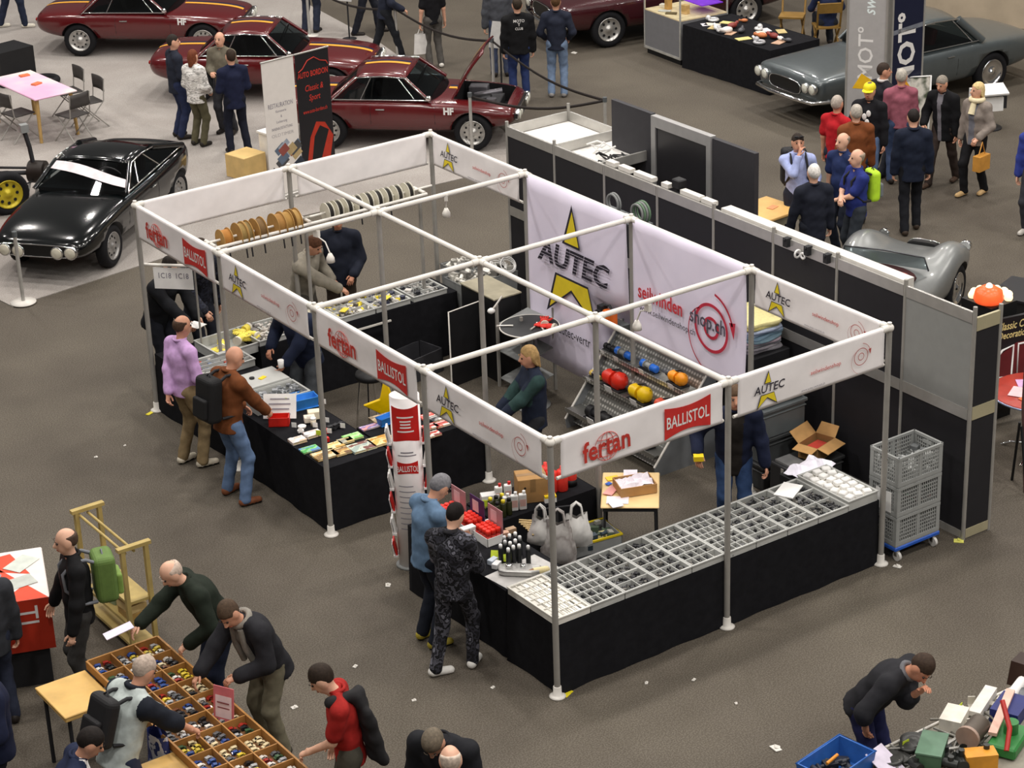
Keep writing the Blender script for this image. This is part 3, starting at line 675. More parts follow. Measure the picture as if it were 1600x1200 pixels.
# ---- inner counter goods
t = thing('carton', 'plain brown cardboard box on the inner counter behind the corner pole', 'box', (1.32, 2.22, .723), R(-25))
b = MB(); b.box(-.15, -.12, 0, .15, .12, .26); b.build('box_body', CARD, t, bevel=.004); b = MB(); b.box(-.15, -.028, .2601, .15, .028, .2612); b.box(-.028, -.1215, .12, .028, -.1201, .26); b.build('tape', mat('8a6a42', .4), t); b = MB(); b.cyl((-.08, -.121, .17), (-.08, -.122, .17), .012); b.build('hand_hole', BLACK, t)
def canister(loc, label, m, cap, w=.075, d=.055, h=.16, grp=None):
    t = thing('canister', label, 'canister', loc, R(-25), grp)
    b = MB(); b.box(-w/2, -d/2, 0, w/2, d/2, h); b.build('bottle_body', m, t, bevel=.012, seg=3); b = MB(); b.cyl((w*.2, 0, h-.005), (w*.2, 0, h+.03), .016, n=10); b.build('cap', cap, t)
    b = MB(); b.box(-w*.4, -d/2-.0012, h*.25, w*.4, -d/2-.0002, h*.7); b.build('paper_label', mat('d9b0a8', .6), t)
WB = mat('e6e6e4', .4)
for k, (x, y, l) in enumerate(((.95, 2.12, 'white canister at the front of the inner counter, left'), (1.03, 2.10, 'white canister at the front of the inner counter, middle'), (1.11, 2.07, 'white canister at the front of the inner counter, beside the brown box'), (.98, 2.3, 'white canister with red cap in the second row, left'), (1.08, 2.28, 'white canister with red cap in the second row, right'))):
    canister((x, y, .723), l, WB, RED if k > 2 else PAPER, h=.17 + .03*(k > 2))
b = MB(); b.box(-.09, -.05, 0, .09, .05, .13); tag(b.build('carton', mat('d4d2d0', .7), loc=(.90, 2.34, .723), rz=-.4, bevel=.004), 'white box with red stripe standing behind the canisters', 'box')
for k in range(6):
    x, y = .80+.07*(k % 3), 2.06+.12*(k//3); spraycan((x, y, .722), mat('2c3016', .4), mat('e6d233', .4) if k % 2 else BLACK, 'dark green oil can with yellow band at the left end of the inner counter', .03, .15, 'dark green oil cans', 'oil_can')
p = (.82, 2.3, .725); b = MB(); b.cbox((0, 0, .06), (.07, .004, .07), 0); b.cyl((0, .004, 0), (0, .004, .05), .004); tag(b.build('price_card', [CY], loc=p, rz=-.6), 'yellow card standing above the dark green oil cans', 'card')
for k, (x, y, h, l) in enumerate(((1.56, 2.2, .24, 'red canister beside the brown box, directly behind the fascia'), (1.66, 2.16, .24, 'red canister in the middle of the red row'), (1.80, 2.2, .20, 'red tin with black base at the end of the inner counter'), (1.60, 2.36, .22, 'red canister in the second row behind the fascia'))):
    t = thing('red_canister', l, 'canister', (x, y, .723), R(-20)); b = MB(); b.lathe([(.055, 0), (.06, .01), (.06, h-.03), (.04, h-.01), (.018, h), (.018, h+.03)], 16); b.build('bottle_body', mat('d8362c', .4), t)
    if k == 2: b = MB(); b.lathe([(.062, 0), (.062, .07)], 16); b.build('black_band', BLACK, t)
b = MB(); b.box(-.06, -.04, 0, .06, .04, .07); b.box(-.06, -.041, .05, .06, .041, .071, 1); tag(b.build('carton', [PAPER, YEL], loc=(1.42, 2.04, .723), rz=-.4), 'small white carton with yellow top at the front of the inner counter', 'box')
# crate with gloves and black box in front of the inner counter
t = thing('goods_crate', 'grey crate with yellow rim holding packed gloves, in front of the inner counter', 'crate', (1.55, 1.62, .36), R(-8))
b = MB(); b.box(-.3, -.19, 0, .3, .19, .01)
for a in ((-.3, -.19, .3, -.18), (-.3, .18, .3, .19), (-.3, -.19, -.29, .19), (.29, -.19, .3, .19)): b.box(a[0], a[1], .01, a[2], a[3], .13)
b.build('crate_body', GREYP, t); b = MB(); b.tube([(-.3, -.19, .13), (.3, -.19, .13), (.3, .19, .13), (-.3, .19, .13)], .014, 6, closed=True); b.build('rim', mat('cdb51e', .5), t)
bits('packed dark gloves and gloves cards filling the yellow-rimmed crate', (1.55, 1.62, .375), .52, .32, .12, 60, ['23261f', '3c4a3a', 'b9ae7a', '8f8f88', '2e3a44'], 21, R(-8), 'packed_gloves', (.03, .07), lie=.2)
b = MB(); b.box(-.36, -.24, 0, .36, .24, .355); tag(b.build('black_chest', mat('26272a', .7), loc=(1.53, 1.62, .003), rz=R(-8), bevel=.01), 'black chest under the crate of gloves', 'chest')
# small beech table with cardboard lid and papers
t = thing('small_table', 'small pale beech table with thin dark legs behind the sorting trays', 'table', (2.215, 1.757, 0), R(-39))
b = MB(); b.box(-.29, -.39, .69, .29, .39, .71); b.build('tabletop', mat('e3c48c', .45, 0, .08, 4), t, bevel=.008)
b = MB(); b.box(-.27, -.37, .65, .27, .37, .69); b.build('apron', DARK, t)
for sx in (-1, 1):
    for sy in (-1, 1): b = MB(); b.cyl((sx*.26, sy*.36, 0), (sx*.25, sy*.35, .66), .012, n=8); b.build('leg', DARK, t)
t = thing('open_carton', 'shallow brown cardboard lid full of crumpled white paper on the small table', 'box', at(992, 765, .715)+Vector((0, 0, .002)), R(-20))
b = MB(); b.box(-.19, -.14, 0, .19, .14, .008)
for a in ((-.19, -.14, .19, -.132), (-.19, .132, .19, .14), (-.19, -.132, -.182, .132), (.182, -.132, .19, .132)): b.box(a[0], a[1], .008, a[2], a[3], .10)
b.build('box_body', mat('b58a58', .8), t)
g = random.Random(4); P = [[Vector((-.175+.35*i/9, -.125+.25*j/7, .085+g.uniform(-.02, .03))) for i in range(10)] for j in range(8)]
b = MB(); b.grid(P, sm=False); b.build('crumpled_paper', mat('e4dce4', .8), t)
for k, (u, v, w_, d_, c, l) in enumerate(((965, 782, .22, .16, 'eadfe6', 'pinkish paper sheet at the near edge of the small table'), (957, 748, .13, .09, 'f0c53a', 'yellow folded note on the small table'), (951, 757, .06, .05, '2f62c8', 'blue packet on the small table'), (955, 768, .2, .1, 'e9a5a0', 'pink-red envelope on the small table'), (985, 745, .25, .14, 'e6dfe8', 'white paper at the far edge of the small table'), (962, 790, .14, .12, 'e8e2e6', 'white note below the pinkish sheet'))):
    p = at(u, v, .712); b = MB(); b.cbox((0, 0, .004+.003*k), (w_, d_, .006)); tag(b.build('paper_sheet', mat(c, .7), loc=p, rz=.4*k-.7), l, 'paper')

# ================================================================ slanted winch display on chequer plate shelves
def chequer():
    m = mat('a9a9a6', .35, .75, .1, 6).copy(); nt = m.node_tree; tc = nt.nodes['Texture Coordinate']; v = nt.nodes.new('ShaderNodeTexVoronoi'); v.inputs['Scale'].default_value = 22
    v.inputs['Randomness'].default_value = .1; nt.links.new(tc.outputs['Object'], v.inputs['Vector'])
    r = nt.nodes.new('ShaderNodeValToRGB'); r.color_ramp.elements[0].color = lin('efeee8')+(1,); r.color_ramp.elements[1].color = lin('8d8d89')+(1,); r.color_ramp.elements[0].position = .2; r.color_ramp.elements[1].position = .5
    nt.links.new(v.outputs['Distance'], r.inputs[0]); nt.links.new(r.outputs[0], nt.nodes['Principled BSDF'].inputs['Base Color']); return m
CHQ = chequer(); LG = mat('8e9296', .45, .3, .06)
Y0, Y1 = 2.92, 4.56
t = thing('winch_display', 'slanted grey display stand with chequer plate shelves for cable winches', 'display stand')
def shx(z): return 3.44+(z-.12)*.82
XZ = Matrix(((1, 0, 0, 0), (0, 0, 1, 0), (0, 1, 0, 0), (0, 0, 0, 1)))
for y in (Y0, Y1-.012):
    b = MB(); b.prism([(3.46, 0), (4.30, 0), (4.30, 1.13), (4.27, 1.13), (3.44, .12)], y, y+.012, M=XZ); b.build('side_panel', LG, t)
    b = MB(); b.tube([(3.44, y+.006, .12), (4.27, y+.006, 1.13)], .014, 6); b.build('edge_strip', PAINT, t)
b = MB(); b.prism([(3.55, .05), (4.27, 1.08), (4.285, 1.08), (3.565, .05)], Y0+.013, Y1-.013, M=XZ); b.build('back_plate', CHQ, t)
SH = [.24, .56, .83]
for z in SH:
    b = MB(); x = shx(z); b.box(x-.10, Y0+.013, z, x+.12, Y1-.013, z+.012); b.box(x-.105, Y0+.013, z-.02, x-.095, Y1-.013, z+.03); b.build('shelf', CHQ, t)
def winch(y, z, body, drum, label, kind=0, sc=1.0, rz=0):
    t = thing('cable_winch', label, 'winch', (shx(z), y, z+.0125), rz, 'winches on the slanted display'); t.scale = (sc, sc, sc)
    if kind == 0:   # electric drum winch
        b = MB(); b.cyl((0, -.16, .06), (0, -.06, .06), .055, n=16); b.ball((0, -.16, .06), (.055, .03, .055)); b.build('motor_housing', body, t); b = MB(); b.cyl((0, .07, .06), (0, .15, .06), .06, n=16); b.build('gear_housing', body, t)
        b = MB(); b.cyl((0, -.06, .06), (0, .07, .06), .04, n=14); b.cyl((0, -.065, .06), (0, -.055, .06), .066, n=16); b.cyl((0, .065, .06), (0, .075, .06), .066, n=16); b.build('cable_drum', drum, t)
        b = MB(); b.box(-.07, -.17, 0, .06, .16, .012); b.box(-.07, -.06, .012, -.06, .07, .05); b.build('foot_plate', DARK, t)
    else:           # petrol / capstan winch: boxy engine cowl with drum
        b = MB(); b.ball((0, -.06, .10), (.085, .09, .09), 12, 8); b.box(-.06, -.1, .02, .07, .02, .14); b.build('engine_cowl', body, t, bevel=.02, seg=2)
        b = MB(); b.cyl((0, .03, .09), (0, .13, .09), .075, n=16); b.cyl((0, .13, .09), (0, .17, .09), .05, n=14); b.build('capstan_housing', body, t)
        b = MB(); b.cyl((-.02, .17, .09), (-.02, .23, .09), .03, .02, n=12); b.box(-.08, -.13, 0, .08, .16, .02); b.tube([(.02, -.12, .15), (.03, -.02, .2), (.02, .08, .16)], .012); b.build('handle', DARK, t)
    p = MB(); p.cbox((-.115/sc, 0, .02), (.004, .11, .07), 0, 0, 0, R(-15)); p.build('price_plate', PAPER, t)
RD, YL, OG, BL = mat('e0321f', .35), mat('f4c917', .35), mat('f0961c', .35), mat('2166c9', .35)
winch(4.2, .83, BL, GREYP, 'blue winch on the top display shelf, left', 0, .8); winch(3.74, .83, BL, GREYP, 'blue winch on the top display shelf, middle', 0, .8)
winch(3.22, .83, OG, OG, 'orange winch on the top display shelf, right end', 1, .85)
winch(4.06, .56, RD, RD, 'large red capstan winch on the middle display shelf', 1, 1.15); winch(3.6, .56, YL, YL, 'yellow petrol winch on the middle display shelf', 1, 1.05)
winch(3.16, .56, mat('e0563a', .35), RD, 'orange-red winch at the right end of the middle display shelf', 1, .95)
winch(4.43, .56, mat('d8b85a', .4), CHROME, 'small brass and silver winch at the left end of the middle shelf', 0, .6)
winch(4.05, .24, BLACK, DARK, 'long black electric winch on the bottom display shelf', 0, 1.15); winch(3.6, .24, DARK, CHROME, 'black winch with bare drum on the bottom display shelf', 0, .9); winch(3.25, .24, BLACK, CHROME, 'black and silver winch above the small table on the bottom shelf', 0, .95)
winch(4.45, .83, BLACK, DARK, 'black winch at the left end of the top display shelf', 0, .6)
t = thing('chainsaw_winch', 'orange chainsaw winch hanging between the two tall banners', 'winch', (3.82, 4.18, 1.30), 0)
b = MB(); b.box(-.05, -.09, 0, .05, .09, .17); b.build('engine_cowl', mat('f0742a', .4), t, bevel=.025, seg=2); b = MB(); b.box(-.05, .09, .02, .04, .17, .2); b.tube([(0, -.06, .17), (0, 0, .23), (0, .1, .2)], .014); b.cyl((0, .13, .11), (-.08, .13, .11), .05); b.build('gear_case', DARK, t)
b = MB(); b.box(3.88, 4.05, 1.22, 4.0, 4.3, 1.30); tag(b.build('shelf_bracket', GREYD), 'grey wall shelf under the orange chainsaw winch', 'shelf')

# ================================================================ rope and belt spool racks above the back counter
t = thing('spool_rack', 'pipe rack above the back counter carrying brown rope and dark belt spools', 'rack')
for x in (.60, 1.84, 3.42):
    b = MB(); b.cyl((x, 7.4, .02), (x, 7.4, 2.12), .022); po = b.build('post', ALUD, t); b = MB(); b.lathe([(.06, 0), (.06, .015), (.03, .03)], 14); b.build('foot', PAINT, po, (x, 7.4, 0)); b = MB(); b.tube([(x, 7.28, 2.12), (x, 7.4, 2.12), (x, 7.52, 2.12)], .022); b.build('cross_arm', PAINT, po)
for x0, x1 in ((.50, 1.9), (1.75, 3.6)): b = MB(); b.cyl((x0, 7.4, 2.14), (x1, 7.4, 2.14), .014); b.build('spool_axle', PAINT, t)
b = MB(); b.cyl((.6, 7.28, 2.1), (3.45, 7.28, 2.1), .02); b.build('lower_rail', PAINT, t)
def spool(u, v, r, wd, m, flange, label, grp, end=True):
    x = at(u, v, 2.14).x
    q = _f + _r*((u-800)/FPX) + _u*((600-v)/FPX); tt = (7.4-CAMP[1])/q.y; x = CAMP[0]+q.x*tt
    t = thing('spool', label, 'spool', (x, 7.4, 2.14), group=grp)
    b = MB(); b.cyl((-wd/2, 0, 0), (wd/2, 0, 0), r*.86, n=24); b.build('wound_rope', m, t)
    for s_ in (-1, 1): b = MB(); b.cyl((s_*wd/2, 0, 0), (s_*(wd/2+.008), 0, 0), r, n=24); b.build('flange', flange, t)
    if end: b = MB(); b.tube([(0, -r*.8, -.02), (.0, -r*.84, -r*.7), (.01, -r*.82, -r-.10)], .009, 6); b.build('rope_end', DARK, t)
BRW, BRF = mat('96713a', .8, 0, .2), mat('a98247', .75, 0, .12)
for k, (u, v, wd, l) in enumerate(((352, 386, .10, 'brown rope spool nearest the red-lettered fascia'), (376, 374, .08, 'brown rope spool, second of the brown row'), (384, 371, .06, 'brown rope spool touching the second one'), (404, 367, .09, 'dark brown rope spool with white flange beside the blue label'), (434, 360, .09, 'brown rope spool right of the blue label'), (446, 356, .08, 'brown rope spool, thickest of the brown row'), (460, 352, .06, 'light brown rope spool with pale flange'))):
    spool(u, v, .15 if k else .12, wd, mat(['a8702f', '8d7440', '7d6a40', '6f5430', '9a7038', 'a07a3c', 'b08c50'][k], .8, 0, .15), BRF, l, 'brown rope spools')
FL = mat('d3cfbf', .4, 0, .04)
for k, (u, v) in enumerate(((512, 334), (526, 330), (541, 326), (557, 323), (573, 317), (588, 316), (603, 311), (619, 308), (636, 303))):
    spool(u, v, .12, .055, mat('201d1a', .8), FL, 'black belt spool with clear flanges, ' + ['first right of the middle rack post', 'second from the middle rack post', 'third from the middle rack post', 'fourth from the middle rack post', 'fifth from the middle rack post', 'sixth from the middle rack post', 'seventh from the middle rack post', 'eighth from the middle rack post', 'last at the free rack end'][k], 'black belt spools', k % 3 == 0)
# spotlights clipped to the frame
def spot(loc, rz, label):
    t = thing('spotlight', label, 'spotlight', loc, rz, 'clip-on spotlights on the pipe frame')
    b = MB(); b.tube([(0, 0, -.03), (0, -.12, -.08), (0, -.18, -.2)], .008, 6); b.build('arm', PAINT, t); b = MB(); b.lathe([(.05, -.30), (.045, -.25), (.02, -.2)], 14, M=Matrix.Translation((0, -.18, 0))); b.build('lamp_shade', PAINT, t)
    b = MB(); b.box(-.02, -.035, -.04, .02, .035, .035); b.build('clamp', PAINT, t)
spot((2.9, 6.0+.0, 2.54-.01), 2.6, 'white clip spotlight hanging over the back counter')
spot((2.65, 2.0, 2.5), R(180), 'white clip spotlight above the winch display'); spot((1.2, 6.0, 2.5), .3, 'white clip spotlight at the spool rack')

# ---- trays on the back counter
for k, (x, nx, ny, l) in enumerate(((1.25, 1, 1, 'grey tray at the left end of the back counter, heaped with pale fittings'), (1.85, 2, 4, 'tray of shiny rods under the reaching hand'), (2.35, 2, 3, 'tray with yellow labels in the middle of the back counter'), (2.85, 3, 3, 'tray with dark blue sheet and yellow sign on the back counter'), (3.38, 3, 4, 'last tray on the back counter beside the grey tubs'))):
    tray(l, (x, 7.48, .802), .48, .55, .07, nx, ny, 30+k, name='sorting_tray', group='trays on the back counter')
    bits('assorted fittings in the '+l, (x, 7.48, .812), .42, .48, .05, 90, [['c9c3bb', '9a938c', 'd9d4cc', '6f6a66'], ['c9b58a', '8a5a44', 'd4cdb8', '55504a'], ['cfcac2', 'e6cf3a', 'a8a29a', '6a655f'], ['2c2f44', '8d8a86', 'e6d23a', 'c9c4bd'], ['33343a', '8d8b88', 'c6c2bc', '23242a']][k], 40+k, size=(.02, .06))
for k, (x, y, c, l) in enumerate(((2.95, 7.62, '3b3f8a', 'violet-blue card standing at the back counter'), (2.72, 7.66, 'a34432', 'red-brown card at the rear edge of the back counter'), (3.12, 7.66, 'e6d03a', 'yellow card at the rear edge of the back counter'), (2.85, 7.36, 'e8d23c', 'small yellow sign lying on the dark blue sheet'), (2.25, 7.35, 'e3cc3c', 'small yellow sign beside the reaching hand'))):
    b = MB(); b.cbox((0, 0, .01), (.13, .07, .008), .2); tag(b.build('sign_card', mat(c, .6), loc=(x, y, .885), rz=.1*k), l, 'card')
b = MB(); b.cbox((0, 0, 0), (.9, .02, .02)); tag(b.build('light_tube', PAINT, loc=(2.3, 7.12, .70)), 'white fluorescent tube along the front of the back counter', 'tube light')
# grey tubs stacked at the right end with hoses
for k, (x, y, l) in enumerate(((3.98, 7.3, 'grey storage tub with cables beside the last tray'), (4.4, 7.3, 'grey storage tub heaped with white cable coils'), (4.2, 7.72, 'grey storage tub behind the two heaped tubs'))):
    o = tub((x, y, .46), .40, .42, .42, GREYP, l, name='storage_tub'); bits('coiled cables and hoses in the '+l, (x, y, .8), .3, .3, .14, 40, ['c9c6be', 'a5a29a', 'e2dfd6', '77746e'], 60+k, size=(.03, .09), name='cable_coils')
b = MB(); b.box(-.45, -.4, 0, .45, .4, .455); tag(b.build('black_chest', BLACK, loc=(4.2, 7.5, .003), bevel=.01), 'black chest carrying the grey storage tubs', 'chest')
for k in range(3):
    t = thing('cable_coil', 'white cable coil on the grey tubs, ' + ['uppermost', 'at the front', 'leaning to the banner'][k], 'cable', (4.3+.09*k, 7.3-.08*k, .93+.02*k)); b = MB()
    for j in range(3): b.torus((0, .0, .012*j), .09+.008*j, .008, 20, 6, M=Matrix.Rotation(.3*k+.2*j, 4, 'X'))
    b.build('windings', PAPER, t)
# ---- middle of the stand: black board, shelf rack, round table with red gloves
t = thing('black_board', 'black upright panel with white edge in the middle of the stand', 'panel', (3.05, 6.3, 0), R(7))
b = MB(); b.box(0, -.012, .02, .55, .012, .98); b.build('board', BLACK, t); b = MB(); b.tube([(0, 0, .0), (0, 0, .985), (.56, 0, .985), (.56, 0, 0)], .011, 6); b.build('edge_profile', PAINT, t)
t = thing('shelf_rack', 'open metal rack with slanted shelves behind the blond saleswoman', 'rack', (3.55, 5.75, 0))
for x in (-.02, .44):
    for y in (-.25, .25): b = MB(); b.box(x-.015, y-.015, 0, x+.015, y+.015, 1.05); b.build('post', ALUD, t)
for z in (.15, .5, .85): b = MB(); b.cbox((.21, 0, z), (.44, .5, .012), 0, 0, 0, R(-12)); b.build('shelf', GREYP, t)
for k, (x, y, z, c, l) in enumerate(((3.66, 5.6, .165, 'd8d8d6', 'white spray can on the bottom shelf of the open rack'), (3.72, 5.68, .16, 'b5b5b8', 'silver spray can on the bottom shelf of the open rack'), (3.7, 5.58, .515, 'c9c4bc', 'pale can on the middle shelf of the open rack'), (3.8, 5.62, .49, '8d8a90', 'grey can on the middle shelf of the open rack'))):
    spraycan((x, y, z), mat(c, .4), PAPER, l)
t = thing('round_table', 'round black table top with pale rim, laid with red gloves', 'table', (3.52, 5.32, 0))
b = MB(); b.lathe([(.33, .98), (.345, .985), (.345, 1.0), (.33, 1.003), (0, 1.003)], 36); b.build('tabletop', mat('2a2b2d', .5), t)
b = MB(); b.torus((0, 0, .995), .345, .009, 40, 6); b.build('rim', PAINT, t)
b = MB(); b.cyl((0, 0, .02), (0, 0, .98), .03); b.lathe([(.22, 0), (.22, .015), (.03, .04)], 20); b.build('pedestal', GREYP, t)
RG = mat('e2392f', .65)
glove((3.62, 5.17, 1.004), .4, 'red work glove spread on the round black table, nearer the pole', RG); glove((3.72, 5.3, 1.004), -.6, 'red work glove on the round black table beside the banner', RG)
for k, (x, y, rz) in enumerate(((3.36, 5.42, 2.4), (3.45, 5.2, .4), (3.55, 5.08, 1.2))):
    b = MB(); b.tube([(0, 0, .01), (.06, 0, .01), (.16, .01, .01), (.19, .03, .015)], [.012, .01, .009, .014], 7); tag(b.build('hook', mat('e6e3dc', .3, .4), loc=(x, y, 1.004), rz=rz), 'white metal hook on the round black table, ' + ['left side', 'front edge', 'near the red glove'][k], 'hook')
t = thing('black_cabinet', 'black cabinet with light top edge beside the AUTEC banner', 'cabinet', (3.68, 6.42, 0)); b = MB(); b.box(-.1, -.3, 0, .28, .4, 1.05); b.build('body', BLACK, t); b = MB(); b.box(-.11, -.31, 1.05, .29, .41, 1.065); b.build('top_edge', mat('a59d86', .5), t)
t = thing('coat_hook_lamp', 'white angled desk lamp clipped beside the round table', 'lamp', (3.36, 5.86, 1.06)); b = MB(); b.tube([(0, 0, 0), (.05, -.02, .06), (.14, -.03, .16)], .012); b.build('arm', PAINT, t); b = MB(); b.ball((0, 0, 0), (.05, .04, .035)); b.build('lamp_head', PAPER, t)
# stool, star-shaped stand, bar table inside
t = thing('bar_stool', 'black stool inside the stand behind the book table', 'stool', (1.75, 5.98, 0)); b = MB(); b.lathe([(.17, .62), (.18, .65), (.17, .69), (0, .7)], 22); b.build('seat', BLACK, t)
for k in range(4): a = R(45+90*k); b = MB(); b.cyl((.12*math.cos(a), .12*math.sin(a), .62), (.2*math.cos(a), .2*math.sin(a), 0), .012); b.build('leg', CHROME, t)
t = thing('star_sign', 'yellow star-shaped sign standing behind the book table', 'sign', (1.36, 5.0, .35), R(-34))
b = MB(); P = [(0, .42), (.07, .12), (.26, .05), (.07, -.06), (.14, -.3), (0, -.16), (-.14, -.3), (-.07, -.06), (-.26, .05), (-.07, .12)]
b.prism([(x, y+.3) for x, y in P], -.02, .02, M=Matrix(((1, 0, 0, 0), (0, 0, -1, 0), (0, 1, 0, .05), (0, 0, 0, 1)))); b.build('star_plate', mat('f2c900', .4), t, bevel=.01)
b = MB(); b.cyl((0, .05, -.34), (0, .03, .2), .015); b.lathe([(.14, -.35), (.14, -.34), (.02, -.32)], 16); b.build('stand', DARK, t)
for k, (u, v) in enumerate(((500, 587), (518, 580))): b = MB(); b.cbox((0, 0, .045), (.28, .1, .09), .4); tag(b.build('shoe_box', mat('8a8580', .6) if k else mat('b8b2aa', .6), loc=at(u, v, 0), bevel=.02), 'grey object on the floor of the stand beside the inner pole foot, ' + ('farther' if k else 'nearer'), 'box')
b = MB(); b.box(-.28, -.2, 0, .28, .2, .02)
for a in ((-.28, -.2, .28, -.185), (-.28, .185, .28, .2), (-.28, -.2, -.265, .2), (.265, -.2, .28, .2)): b.box(a[0], a[1], .02, a[2], a[3], .3)
tag(b.build('crate', mat('3a3a3e', .5), loc=(2.95, 6.95, .003), rz=.2), 'dark empty crate on the floor under the back counter', 'crate')
t = thing('bottle', 'clear water bottle standing on the open rack beside the blond saleswoman', 'bottle', (3.6, 5.52, .17)); b = MB(); b.lathe([(.035, 0), (.036, .15), (.015, .21), (.015, .23)], 14); b.build('bottle_body', mat('b9c4c4', .15), t)
# ================================================================ cars
from mathutils.bvhtree import BVHTree
def evald(o):
    dg = bpy.context.evaluated_depsgraph_get(); e = o.evaluated_get(dg); me = bpy.data.meshes.new_from_object(e); return me
def wheel(t, loc, r=.31, wd=.17, style='steel', sidesign=1, rimc=None, steer=0):
    M0 = Matrix.Translation(loc) @ Matrix.Rotation(steer, 4, 'Z') @ Matrix.Rotation(R(-90*sidesign), 4, 'X')   # local z -> outward
    b = MB(); h = wd/2
    b.lathe([(r*.64, -h*.8), (r*.86, -h), (r*.97, -h*.72), (r, -h*.3), (r, h*.3), (r*.97, h*.72), (r*.86, h), (r*.64, h*.86), (r*.62, h*.5)], 28, M=M0, caps=False)
    ty = b.build('tyre', TYRE, t)
    b = MB(); m = rimc or mat('bdbbb7', .3, .7, .05)
    b.lathe([(r*.66, h*.86), (r*.64, h*.98), (r*.6, h*.8), (r*.52, h*.45), (r*.3, h*.62), (r*.16, h*.72), (r*.13, h*.95), (0, h*.98)], 28, M=M0, mis=[0]*7, caps=False)
    b.lathe([(r*.63, -h*.7), (0, -h*.7)], 20, M=M0)
    n = {'steel': 10, 'star': 8, 'chrome': 0}[style]
    for k in range(n):
        a = 2*math.pi*k/n; rr = r*.42
        b.cyl(M0 @ Vector((rr*math.cos(a), rr*math.sin(a), h*.3)), M0 @ Vector((rr*math.cos(a), rr*math.sin(a), h*.62)), r*(.055 if style == 'steel' else .075), n=8, mi=1)
    b.build('rim', [m if style != 'chrome' else CHROME, BLACK], ty)
def car(name, label, loc, rz, P):
    """notchback or fastback coupe from side stations; x forward"""
    t = thing(name, label, 'car', loc, rz)
    st = P['st']; prof = lambda s: [(0, s[2]), (s[1]*.78, s[2]), (s[1]*.95, s[2]+.09), (s[1]*1.0, s[2]+(s[3]-s[2])*.55), (s[1]*.985, s[3]-.07), (s[1]*s[5], s[3]-.005), (s[1]*s[5]*.62, s[4]-.012), (0, s[4])]
    rows = []
    for s in st:
        h = prof(s); row = [(-y, z) for y, z in h[1:-1]][::1]
        ring = [(y, z) for y, z in h] + [(-y, z) for y, z in h[1:-1]][::-1]
        rows.append([Vector((s[0], y, z)) for y, z in ring])
    b = MB(); n = len(rows[0])
    v = [p for r_ in rows for p in r_]; f = []
    for i in range(len(rows)-1):
        f += [(i*n+k, (i+1)*n+k, (i+1)*n+(k+1) % n, i*n+(k+1) % n) for k in range(n)]
    f += [tuple(range(n)), tuple((len(rows)-1)*n+k for k in range(n-1, -1, -1))]
    b.add(v, f, 0, True); body = b.build('body', [P['paint'], BLACK])
    sub = body.modifiers.new('s', 'SUBSURF'); sub.levels = 2
    b = MB(); wr = P.get('arch', .355)
    for x in P['wx']:
        for s_ in (-1, 1): b.cyl((x, s_*(P['hw']-.26), P['wr']-.01), (x, s_*(P['hw']+.3), P['wr']-.01), wr, n=32, mi=0)
    if P.get('bay'):
        x0, x1, w_ = P['bay']; b.box(x0, -w_, .45, x1, w_, 1.4)
    cut = b.build('cutter', [BLACK]); cut.data.materials.clear(); cut.data.materials.append(BLACK); cut.data.materials.append(BLACK)
    for p in cut.data.polygons: p.material_index = 1
    bo = body.modifiers.new('b', 'BOOLEAN'); bo.object = cut; bo.operation = 'DIFFERENCE'; bo.solver = 'EXACT'
    me = evald(body); bpy.data.objects.remove(cut); bpy.data.objects.remove(body)
    me.name = 'body'; body = bpy.data.objects.new('body', me); COL.objects.link(body); body.parent = t
    bv = BVHTree.FromPolygons([v.co.copy() for v in me.vertices], [tuple(p.vertices) for p in me.polygons])
    def top(x, y, z=3):
        h = bv.ray_cast(Vector((x, y, z)), Vector((0, 0, -1))); return h[0].z if h[0] else None
    def side(x, z, s_=-1):
        h = bv.ray_cast(Vector((x, s_*3, z)), Vector((0, -s_, 0))); return h[0].y if h[0] else s_*P['hw']
    for x in P['wx']:
        for s_ in (-1, 1): wheel(t, (x, s_*(P['hw']-.115), P['wr']), P['wr'], .17, P.get('wheel', 'steel'), s_, P.get('rim'))
    # greenhouse
    G = P.get('cab')
    if G:
        A0, A1, C1, C0, wb, wt, zb, zr = G; cw = .06
        Pg = []
        for i in range(11):
            u = i/10; x = C1+(A1-C1)*u; row = []
            for j in range(9):
                v_ = -1+2*j/8; row.append(Vector((x + (.05*(1-v_*v_) if i == 10 else -.05*(1-v_*v_) if i == 0 else 0), wt*v_*(1-.05*abs(2*u-1)**3), zr-.055*v_*v_-cw*(2*u-1)**2*.6)))
            Pg.append(row)
        b = MB(); b.grid(Pg, flip=False); rf = b.build('roof', P.get('roofm', P['paint']), t); so = rf.modifiers.new('s', 'SOLIDIFY'); so.thickness = .03; so.offset = -1
        rbv = BVHTree.FromPolygons([p for r_ in Pg for p in r_], [(i*9+j, (i+1)*9+j, (i+1)*9+j+1, i*9+j+1) for i in range(10) for j in range(8)])
        ze = zr-.055-cw*.6
        def pane(x0, z0, w0, bul0, x1, z1, w1, bul1, nm='windscreen'):
            g = []
            for i in range(6):
                u = i/5; row = []
                for j in range(9):
                    v_ = -1+2*j/8; row.append(Vector((x0+(x1-x0)*u+(bul0+(bul1-bul0)*u)*(1-v_*v_), (w0+(w1-w0)*u)*v_, z0+(z1-z0)*u+.04*u*(1-v_*v_))))
                g.append(row)
            b = MB(); b.grid(g); return b.build(nm, GLASS, t), g
        b0 = P.get('zbr', zb)
        ws, wg = pane(A0-.1, zb, wb-.02, .16, A1, ze-.01, wt-.01, .05); rw, _ = pane(C0+.06, b0, wb-.02, -.1, C1, ze-.01, wt-.01, -.05, 'rear_window')
